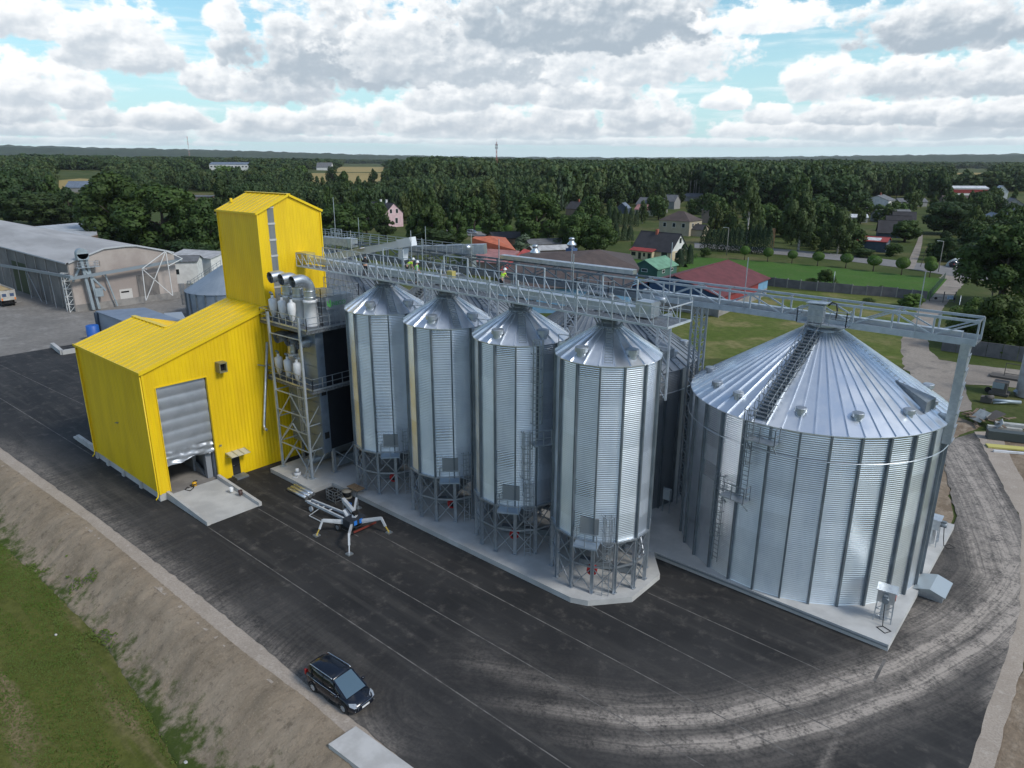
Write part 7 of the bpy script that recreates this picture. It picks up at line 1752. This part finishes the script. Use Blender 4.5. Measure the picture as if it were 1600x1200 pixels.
for k in (.45, .62, .75, .85, .95): q.bar(a+(tip-a)*k, b_+(tip-b_)*k, .08)
q.bar(tip+Vector((.4, 0, .1)), tip+Vector((-.3, 0, -.1)), .12); q.tube([tip+Vector((.7, -.25, -.45)), tip+Vector((.7, -.1, -.45))], .22, 12); q.bar(tip+Vector((1.5, -.9, -.5)), tip+Vector((2.0, 0, .1)), .05); q.bar(tip+Vector((1.5, -.9, -.5)), tip+Vector((2.9, -.75, -.6)), .05); q.build('tow_bar', lw, lf)
e1 = Vector(at(533, 794)); e1 = Vector((hub.x-2.5, hub.y+1.0, 1.42)); top = hub+Vector((.25, .1, 1.40))
q = MB(); q.bar(hub+Vector((.3, 0, 1.0)), top, .32, .38); q.bar(top+Vector((-.1, .1, 0)), e1, .26, .36); q.bar(top+Vector((-.2, -.25, -.35)), e1+Vector((.7, -.35, -.55)), .2, .28); q.bar(hub+Vector((-.1, -.2, .9)), hub+Vector((-1.2, .1, 1.2)), .22, .25); bo = q.build('boom', lw, lf)
q = MB(); q.bar(e1+Vector((.3, -.14, .03)), e1+Vector((1.3, -.14, .10)), .02, .2); q.build('boom_label', mat('blue label', (.02, .16, .55)), bo)
q = MB(); q.box(top.x-.15, top.y-.2, top.z, top.x+.2, top.y+.2, top.z+.25); q.build('turret', m_dark, lf)
q = MB(); q.bar(e1, e1+Vector((-1.0, .25, -.15)), .08); q.bar(e1+Vector((-.1, .1, 0)), e1+Vector((-.3, .1, -1.0)), .06); q.build('basket_arm', m_galvd, lf)
q = MB(); q.bar(hub+Vector((.9, -.6, .35)), hub+Vector((.9, 1.6, .35)), .08, .14); q.build('rear_light_bar', mat('red bar', (.16, .03, .02), .6), lf)
# basket of the lift standing apart
bp_ = Vector(at(523, 782)); bk = thing('lift_basket', 'silver work basket of the boom lift standing on the asphalt', 'basket', bp_); q = MB()
w_, d_ = .62, .36
for z in (.1, .4, .7, 1.0): 
    pts4 = [bp_+Vector((x, y, z)) for x, y in ((-w_, -d_), (w_, -d_), (w_, d_), (-w_, d_))]
    for i in range(4): q.bar(pts4[i], pts4[(i+1) % 4], .05)
for x, y in ((-w_, -d_), (w_, -d_), (w_, d_), (-w_, d_), (0, d_), (-.3, -d_), (.3, -d_)): q.bar(bp_+Vector((x, y, .02)), bp_+Vector((x, y, 1.02)), .05)
q.build('frame', m_galvb, bk); q = MB(); q.box(bp_.x-w_, bp_.y-d_, .05, bp_.x+w_, bp_.y+d_, .11); q.box(bp_.x-.25, bp_.y-.25, .5, bp_.x+.25, bp_.y+.1, .9); q.build('control_panel', m_dark, bk)
dp = Vector(at(543, 778)); dm = thing('cable_drum', 'small wooden cable drum beside the silver basket', 'cable drum', dp); q = MB(); q.lathe([(.001, .58), (.42, .58), (.42, .66), (.001, .66)], 20, dp); q.lathe([(.001, .01), (.42, .01), (.42, .09), (.001, .09)], 20, dp); q.build('flange', mat('pale plywood', (.36, .32, .25), .8), dm); q = MB(); q.lathe([(.25, .09), (.30, .1), (.30, .57), (.25, .58)], 18, dp); q.build('cable', m_rubber, dm)
tp = Vector(at(557, 776)); tb = thing('trestle_table', 'rough wooden trestle table by the corner of the silo slab', 'table', tp); q = MB()
for i in range(5): q.box(tp.x-.75, tp.y-.42+.17*i, .80, tp.x+.75, tp.y-.28+.17*i, .86)
q.box(tp.x-.3, tp.y-.1, .86, tp.x+.1, tp.y+.2, .93); q.build('table_top', m_wood, tb)
for x in (-.55, .55):
    for y in (-.3, .3): q = MB(); q.bar(tp+Vector((x, y*1.3, 0)), tp+Vector((x, y, .8)), .05); q.build('leg', m_galvd, tb)
hp = Vector(at(465, 742, .42)); q = MB(); q.lathe([(.28, .0), (.33, .10), (.33, .22), (.28, .3)], 18, hp); q.tube([hp+Vector((.2, 0, .1)), hp+Vector((.6, -.4, .03)), hp+Vector((.2, -.7, .03))], .04, 6); q.lathe([(.001, .3), (.18, .34), (.16, .62), (.001, .66)], 12, hp); tag(q.build('hose_reel', m_white), 'white hose reel lying under the dryer on its slab', 'hose reel')

# ---------------------------------------------------------------- aeration fans and hatch at the big silo
def aerator(loc, rz, label):
    t = thing('aeration_fan', label, 'fan', loc, rz, 'aeration fans at the big silo'); q = MB()
    for x in (-.45, .45):
        for y in (-.4, .4): q.bar((x*1.1, y*1.1, 0), (x, y, 1.35), .06)
    for y in (-.42, .42): q.bar((-.48, y, .35), (.48, y, .35), .05); q.bar((-.48, y, .35), (.45, y, 1.2), .04)
    q.build('stand', m_galv, t, True)
    q = MB(); q.box(-.5, -.45, 1.35, .5, .45, 2.15); q.box(-.58, -.5, 2.15, .58, .5, 2.2); q.build('housing', m_galvb, t, True)
    q = MB(); q.tube([(0, -.45, 1.72), (0, -.85, 1.72)], .20, 14); q.box(-.12, -.8, 1.9, .12, -.5, 2.02); q.build('motor', m_galvd, t, True)
    q = MB(); q.lathe([(.26, 0), (.24, 1.34)], 16, (.05, 0, 0)); q.build('duct', m_galvb, t, True)
    q = MB(); q.tube([(.5, 0, 1.75), (.53, 0, 1.75)], .3, 16); q.build('inlet', m_red, t, True)
    q = MB(); q.tube([(0, -.7, 1.5), (.05, -.8, .6), (.1, -.9, .03), (.6, -1.2, .02), (.3, -1.6, .02), (-.2, -1.2, .02), (.1, -.95, .02)], .03, 6); q.build('cable', m_rubber, t, True)
    return t
f0 = at(1371, 968, BZ)
aerator((f0.x+.2, f0.y+.35, BZ), .15, 'aeration fan on a steel stand at the near corner of the big silo slab')
f1 = at(1453, 848, BZ); aerator((f1.x, f1.y, BZ), 1.6, 'aeration fan at the far right edge of the big silo slab')
hx = thing('hatch_box', 'grey steel box with a shallow pitched lid beside the big silo slab', 'hatch', at(1456, 925)); h = Vector(hx.location)
q = MB(); q.box(h.x-.80, h.y-1.05, 0, h.x+.80, h.y+1.05, .46); q.build('box', m_galv, hx)
q = MB(); 
for s in (-1, 1): q.extr([(h.x, h.y-1.2, .74), (h.x+s*.95, h.y-1.2, .45), (h.x+s*.95, h.y-1.2, .51), (h.x, h.y-1.2, .80)], (0, 2.4, 0))
q.extr([(h.x-.79, h.y-1.06, .47), (h.x+.79, h.y-1.06, .47), (h.x, h.y-1.06, .72)], (0, .06, 0)); q.build('lid', mat('pale steel lid', (.42, .47, .49), .4, .4), hx)
eb = thing('electric_cabinet', 'small pale electric cabinet on a post before the dark back silo', 'cabinet', at(1040, 800, BZ)); e = Vector(eb.location); q = MB(); q.box(e.x-.25, e.y-.2, BZ+1.2, e.x+.35, e.y+.15, BZ+2.1); q.build('cabinet', mat('cabinet grey', (.40, .45, .48), .5), eb); q = MB(); q.bar((e.x-.3, e.y, BZ), (e.x-.3, e.y, BZ+2.2), .06); q.bar((e.x+.3, e.y, BZ), (e.x+.3, e.y, BZ+1.2), .05); q.build('post', m_galv, eb)
# foreground slab
q = MB(); c4 = [at(*p, .2) for p in ((513, 1162), (556, 1134), (668, 1215), (640, 1260))]; q.prism([(c.x, c.y) for c in c4], -.35, .18); tag(q.build('concrete_plate', mat('pale rough concrete', (.52, .51, .49), .9, 0, (.42, .41, .39), .9, bump=.01, bs=15, detail=9)), 'pale loose concrete plate at the bottom edge beside the people carrier', 'concrete plate')
for px, py, s, n_ in ((88, 995, .10, 'left'), (162, 1004, .09, 'right'), (292, 1198, .20, 'bottom')):
    p = at(px, py); q = MB(); q.ball(p+Vector((0, 0, s*.5)), s, 8, sc=(1.2, .9, .7)); tag(q.build('stone', mat('pale stone', (.45, .44, .42), .9)), 'pale stone lying in the meadow grass, %s one' % {'left': 'leftmost', 'right': 'middle', 'bottom': 'lowest'}[n_], 'stone')

# ---------------------------------------------------------------- scrap at the right
def plank(mb, c, L, w, h, a, z=0, t=0): 
    d = Vector((math.cos(a)*math.cos(t), math.sin(a)*math.cos(t), math.sin(t))); c = Vector(c); mb.bar(c-d*L/2+Vector((0, 0, z)), c+d*L/2+Vector((0, 0, z)), w, h)
sc = thing('scrap_heap', 'heap of broken boards and white panels on the grass at the right', 'scrap heap', at(1552, 665)); s_ = Vector(sc.location)
q = MB()
for i in range(16): plank(q, s_+Vector((rnd.uniform(-2.4, 1.2), rnd.uniform(-1.5, 2.2), 0)), rnd.uniform(1.6, 3.6), .25, .07, rnd.uniform(0, 3), .2+rnd.uniform(0, .6), rnd.uniform(-.15, .15))
q.build('board', mat('weathered boards', (.24, .17, .11), .9, 0, (.12, .09, .07), 2), sc)
q = MB(); plank(q, s_+Vector((-1.3, -.8, .9)), 1.6, 1.5, .08, .9, .1, .7); plank(q, s_+Vector((.6, -1.6, .5)), 1.2, 1.7, .08, .2, .1, 1.0); plank(q, s_+Vector((1.9, -.6, .6)), 3.6, .6, .4, .35); plank(q, s_+Vector((1.2, -1.6, .35)), 3.2, .5, .35, .35); q.build('white_panel', mat('dirty white panel', (.52, .53, .50), .6, 0, (.36, .36, .33), 1.2), sc)
q = MB(); plank(q, s_+Vector((-.2, .0, .9)), 2.0, 1.3, .12, .9, .15, .35); plank(q, s_+Vector((-.9, -.4, 1.0)), 2.2, .2, .2, 1.9, .2, .2); q.build('dark_frame', mat('dark frame', (.10, .09, .08), .8), sc)
o1 = Vector(at(1588, 690)); q = MB(); plank(q, o1, 5.5, 1.0, .9, .35, .5); tag(q.build('steel_trough', mat('dark green grey steel', (.06, .075, .075), .5, .2)), 'dark steel trough lying at the right border beside the white panels', 'trough')
o1 = Vector(at(1585, 702)); q = MB(); plank(q, o1, 5.0, .9, .16, .45, .12); tag(q.build('insulation_sheet', mat('yellow insulation', (.52, .47, .14), .8)), 'flat yellowish sheet lying on the grass at the right border', 'sheet')
o1 = Vector(at(1590, 710)); q = MB(); plank(q, o1, 4.4, .25, .2, .5, .12); tag(q.build('white_bar', m_white), 'long white bar lying nearest to the asphalt at the right border', 'bar')
au = thing('grain_auger', 'blue grey auger pipe with a motor lying on the grass', 'auger', at(1560, 631)); a = Vector(at(1545, 630)); c = Vector(at(1594, 633)); q = MB(); q.tube([a+Vector((0, 0, .35)), c+Vector((0, 0, .3))], .22, 12); q.tube([a+Vector((.5, -.5, .2)), c+Vector((-1, -.6, .2))], .08, 6); q.build('pipe', mat('auger grey', (.30, .36, .40), .5, .4), au); q = MB(); q.box(a.x-.9, a.y-.4, .05, a.x+.3, a.y+.5, .7); q.tube([a+Vector((-.4, -.3, .7)), a+Vector((.3, .2, .75))], .25, 12); q.build('motor', MATS['dark frame'], au)
mc = thing('scrap_machine', 'dismantled grey farm machine standing beside the white silo foot', 'machine', at(1563, 617)); m_ = Vector(mc.location); q = MB(); q.box(m_.x-.9, m_.y-.8, .3, m_.x+.6, m_.y+.7, 1.7); q.box(m_.x-1.2, m_.y-.9, .05, m_.x+.9, m_.y+.9, .35); q.build('body', MATS['dark frame'], mc); q = MB(); q.box(m_.x-.93, m_.y-.86, .9, m_.x+.3, m_.y-.8, 1.65); q.bar(m_+Vector((1.4, .6, .3)), m_+Vector((4.0, 2.8, 3.2)), .55, .5); q.build('chute', MATS['auger grey'], mc); q = MB(); q.tube([m_+Vector((-1.4, -.2, .35)), m_+Vector((-1.4, .1, .35))], .35, 14); q.build('wheel', m_rubber, mc)
q = MB(); fr_ = at(1568, 590); 
for x in (0, 2.6): q.bar(fr_+Vector((x, 0, 0)), fr_+Vector((x, 0, 2.0)), .08)
q.bar(fr_+Vector((0, 0, 2.0)), fr_+Vector((2.6, 0, 2.0)), .08); q.bar(fr_+Vector((0, 0, .6)), fr_+Vector((2.6, 0, .6)), .08); q.box(fr_.x-1.5, fr_.y-1, 0, fr_.x+4, fr_.y+1, .25); tag(q.build('scrap_rack', MATS['dark frame']), 'low dark steel frame standing on scrap beside the gravel road', 'frame')
ws = at(1604, 620); q = MB(); q.lathe([(1.25, 0), (1.25, 6.5), (1.1, 6.6), (.01, 6.8)], 24, ws); tag(q.build('tank', mat('pale old tank', (.42, .41, .39), .8, 0, (.30, .28, .26), .8)), 'pale upright round tank cut by the right border', 'tank')
fr2 = at(1500, 560); fn2 = thing('garden_wall', 'grey concrete wall below the bushes at the right', 'wall', at(1540, 566)); q = MB(); a, c = at(1470, 548), at(1640, 572)
for i in range(7): q.bar(a+(c-a)*i/7+Vector((0, 0, 1.1)), a+(c-a)*(i+.97)/7+Vector((0, 0, 1.1)), .16, 2.2)
q.build('panel', MATS['grey fence panel'], fn2)
# ---------------------------------------------------------------- things in the yard behind the catwalk
vn = thing('blue_loader', 'small bright blue loader seen through the catwalk of the nearest silo', 'loader', at(928, 486)); v_ = Vector(vn.location); q = MB(); q.box(v_.x-1.6, v_.y-.8, .6, v_.x+.8, v_.y+.8, 1.5); q.box(v_.x-.4, v_.y-.7, 1.5, v_.x+.9, v_.y+.7, 2.5); q.build('body', m_blue, vn)
for x in (-1.1, .8):
    for y in (-.85, .85): q = MB(); q.tube([v_+Vector((x, y-.15, .5)), v_+Vector((x, y+.15, .5))], .5, 14); q.build('wheel', m_rubber, vn)
q = MB(); q.bar(v_+Vector((.8, 0, 1.3)), v_+Vector((2.4, 0, .5)), .9, .2); q.build('loader_arm', m_dark, vn)
far_car(900, 462, .4, mat('red car paint', (.35, .03, .04), .3), 'small red car behind the truss before the blue workshop')
for i, (px, py, cc, lb) in enumerate(((862, 462, m_blue, 'blue container behind the catwalk, left one'), (905, 455, m_white, 'white container behind the catwalk, right of the blue one'), (838, 462, mat('pale blue container', (.35, .5, .6), .5), 'pale blue container behind the catwalk, leftmost'))):
    p = at(px, py); t = thing('container', lb, 'container', p); q = MB(); q.box(p.x-2.2, p.y-1.2, .1, p.x+2.2, p.y+1.2, 2.6)
    q.build('body', cc, t); q = MB()
    for k in range(12): q.bar((p.x-2.1+.38*k, p.y-1.22, .2), (p.x-2.1+.38*k, p.y-1.22, 2.5), .08)
    q.build('rib', cc, t)
for i in range(9):
    px, py = 1010+rnd.uniform(-15, 45), 478+rnd.uniform(-6, 10); p = at(px, py); q = MB(); q.box(p.x-.7, p.y-.5, 0, p.x+.7, p.y+.5, rnd.uniform(.4, 1.0)); q.rot(0, rnd.uniform(0, 3), p); tag(q.build('scrap_block', MATS[rnd.choice(['dark frame', 'weathered boards', 'dirty white panel'])]), 'scrap block lying before the pale panel wall', 'scrap', 'scrap before the panel wall')

# ---------------------------------------------------------------- people on the catwalk
m_skin = mat('skin', (.45, .27, .19), .6); m_hiy = mat('hi vis yellow green', (.50, .80, .03), .6); m_hig = mat('hi vis green', (.18, .80, .06), .6); m_trs = mat('dark trousers', (.012, .013, .018), .8); m_helm = mat('white helmet', (.75, .76, .77), .35); m_hood = mat('black jacket', (.006, .006, .008), .8); m_hair = mat('dark hair', (.03, .02, .015), .8)
def skin_mesh(name, joints, edges, m, parent, root=0):
    me = bpy.data.meshes.new(name); me.from_pydata([j[0] for j in joints], edges, []); o = bpy.data.objects.new(name, me); COL.objects.link(o)
    md = o.modifiers.new('skin', 'SKIN')
    for i, j in enumerate(joints): r_ = j[1]; me.skin_vertices[0].data[i].radius = (r_, r_) if not isinstance(r_, tuple) else r_
    me.skin_vertices[0].data[root].use_root = True; md.use_smooth_shade = True
    o.modifiers.new('sub', 'SUBSURF').levels = 1; o.modifiers['sub'].render_levels = 2
    dg = bpy.context.evaluated_depsgraph_get(); nm = bpy.data.meshes.new_from_object(o.evaluated_get(dg)); nm.name = name
    bpy.data.objects.remove(o); o = bpy.data.objects.new(name, nm); nm.materials.clear(); nm.materials.append(m); COL.objects.link(o); o.parent = parent
    return o
def person(label, loc, rz, lean, arms, top, helmet=True, crouch=0.0, hood=False):
    """lean: forward bend of the trunk in radians; arms: (forward reach, down) per hand; front is local +x"""
    t = thing('person', label, 'person', loc, rz)
    hz = .95-.45*crouch
    P0 = Vector((0, 0, hz)); ca, sa = math.cos(lean), math.sin(lean); up = Vector((sa, 0, ca))
    chest = P0+up*.30; neck = P0+up*.52; head = neck+Vector((.03+.10*sa, 0, .13+.02*ca))
    J = [(P0, (.15, .11)), (chest, (.165, .115)), (neck-up*.03, (.10, .09)), (neck+up*.05, .058), (head, (.085, .10)), (head+Vector((.0, 0, .10)), (.07, .08))]
    E_ = [(0, 1), (1, 2), (2, 3), (3, 4), (4, 5)]; legs = []
    for s in (-1, 1):
        hip = P0+Vector((0, s*.10, -.06)); kn = Vector((.06+.38*crouch, s*.12, .50-.05*crouch)); an = Vector((-.02-.05*crouch, s*.13, .09)); toe = Vector((.17, s*.15, .04))
        b0 = len(J); J += [(hip, .092), (kn, .062), (an, .045), (toe, .04)]; E_ += [(0, b0), (b0, b0+1), (b0+1, b0+2), (b0+2, b0+3)]; legs.append((hip, kn, an, toe))
    hands = []
    for s, (rx, rz__) in zip((-1, 1), arms):
        sh = neck-up*.06+Vector((0, s*.19, 0)); hd = Vector((rx, s*.16, rz__)); el = (sh+hd)/2+Vector((-.06, s*.07, -.05)); dv = (hd-el).normalized()
        b0 = len(J); J += [(sh, .058), (el, .043), (hd-dv*.08, .030), (hd, (.036, .018))]; E_ += [(2, b0), (b0, b0+1), (b0+1, b0+2), (b0+2, b0+3)]; hands.append((sh, el, hd))
        side = dv.cross(Vector((0, 0, 1))); side = side.normalized() if side.length > .1 else Vector((0, 1, 0)); pal = side.cross(dv).normalized()
        for k in range(4):
            o_ = side*(-.030+.020*k); L = (.062, .074, .070, .055)[k]; b1 = len(J); J += [(hd+o_+dv*.025, .0095), (hd+o_+dv*(.03+L*.55)-pal*.008, .009), (hd+o_+dv*(.03+L)-pal*.03, .008)]; E_ += [(b0+3, b1), (b1, b1+1), (b1+1, b1+2)]
        b1 = len(J); J += [(hd-side*.035*s-dv*.02, .011), (hd-side*.065*s+dv*.02-pal*.012, .010)]; E_ += [(b0+3, b1), (b1, b1+1)]
    body = skin_mesh('body', J, E_, m_skin, t)
    q = MB(); f_ = head+Vector((.095, 0, .0)); q.ball(f_+Vector((.005, 0, -.005)), .016, 6, sc=(1.2, .8, 1.2)); 
    for s in (-1, 1): q.ball(head+Vector((0, s*.088, .0)), .02, 6, sc=(.8, .5, 1.3))
    q.build('face', m_skin, body, True)
    q = MB()
    for s in (-1, 1): q.ball(head+Vector((.080, s*.032, .03)), .010, 6)
    q.box(head.x+.085, head.y-.02, head.z-.052, head.x+.092, head.y+.02, head.z-.046); q.build('eye', m_hair, body, True)
    TJ, TE = [(P0+Vector((0, 0, .04)), (.165, .125)), (P0+Vector((0, 0, -.04)), (.16, .12))], [(0, 1)]
    for hip, kn, an, toe in legs: b0 = len(TJ); TJ += [(hip+Vector((0, 0, -.03)), .105), (kn, .076), (an+Vector((0, 0, .05)), .062)]; TE += [(1, b0), (b0, b0+1), (b0+1, b0+2)]
    skin_mesh('trousers', TJ, TE, m_trs, t)
    VJ, VE = [(P0+up*.02, (.17, .13)), (chest, (.185, .135)), (neck-up*.05, (.135, .11))], [(0, 1), (1, 2)]
    if hood:
        for sh, el, hd in hands: b0 = len(VJ); VJ += [(sh, .075), (el, .058), (hd-(hd-el)*.15, .05)]; VE += [(2, b0), (b0, b0+1), (b0+1, b0+2)]
        b0 = len(VJ); VJ += [(neck+up*.04, .09), (head+Vector((-.02, 0, .02)), .125)]; VE += [(2, b0), (b0, b0+1)]
    else:
        for sh, el, hd in hands: b0 = len(VJ); VJ += [(sh, .078), (sh+(el-sh)*.45, .064)]; VE += [(2, b0), (b0, b0+1)]
    skin_mesh('jacket' if hood else 'vest', VJ, VE, top, t)
    if not hood:
        q = MB(); 
        for z in (.12, .26): c = P0+up*z; q.lathe([(.178, -.02), (.180, .02)], 18, c)
        q.build('reflective_band', m_galvb, t, True)
    for hip, kn, an, toe in legs:
        q = MB(); q.ball(an+Vector((.08, 0, -.03)), .10, 10, sc=(1.5, .58, .62)); q.ball(an+Vector((-.01, 0, .0)), .07, 8, sc=(1, .8, 1.2)); q.build('boot', m_rubber, t, True)
    if helmet:
        q = MB(); q.lathe([(.135, .035), (.118, .05), (.112, .10), (.085, .16), (.04, .185), (.001, .19)], 18, head); q.add([head+Vector((.10, -.08, .045)), head+Vector((.10, .08, .045)), head+Vector((.18, .05, .035)), head+Vector((.18, -.05, .035))], [(0, 1, 2, 3)]); q.build('helmet', m_helm, t, True)
    elif not hood: q = MB(); q.ball(head+Vector((-.02, 0, .05)), .105, 10, sc=(1, .92, 1)); q.build('hair', m_hair, t, True)
    return t
def on_deck(px, py, y): p = ony(px, py, y); return Vector((p.x, y, ZB+.005))
person('person in a lime vest and white helmet bending over beside another worker on the catwalk', on_deck(636, 432, 38.1), 1.0, 1.05, ((.62, .55), (.55, .50)), m_hiy)
person('person in a bright green vest and white helmet standing upright on the catwalk', on_deck(651, 452, 36.3), .6, .18, ((.30, .95), (.28, .90)), m_hig)
person('person in a yellow vest and white helmet leaning on the far railing of the catwalk', on_deck(783, 448, 38.0), 1.35, .55, ((.52, 1.05), (.50, 1.05)), m_hiy)
person('person in a black hooded jacket crouching at the left part of the catwalk', on_deck(572, 440, 36.3), 2.4, .5, ((.42, .55), (.42, .5)), m_hood, helmet=False, crouch=.35, hood=True)
q = MB(); p = on_deck(695, 440, 38.1); q.box(p.x-.5, p.y-.3, ZB+.0, p.x+.5, p.y+.3, ZB+.6); tag(q.build('cardboard_box', mat('cardboard', (.34, .23, .13), .9)), 'brown cardboard box on the catwalk between the workers', 'box')
# ---------------------------------------------------------------- the air: far things fade a little
hb_ = MB(); hb_.box(-11000, -900, -3.2, 900, 11000, 250)
hz_ = bpy.data.materials.new('air'); hz_.use_nodes = True
t = hz_.node_tree; t.nodes.clear(); o_ = t.nodes.new('ShaderNodeOutputMaterial'); v_ = t.nodes.new('ShaderNodeVolumePrincipled')
v_.inputs['Color'].default_value = (.92, .97, 1.0, 1); v_.inputs['Density'].default_value = 4.0e-5; v_.inputs['Anisotropy'].default_value = .2
t.links.new(v_.outputs[0], o_.inputs['Volume'])
tag(hb_.build('haze', hz_), 'thin pale air between the viewer and the far hills', 'haze', kind='stuff')
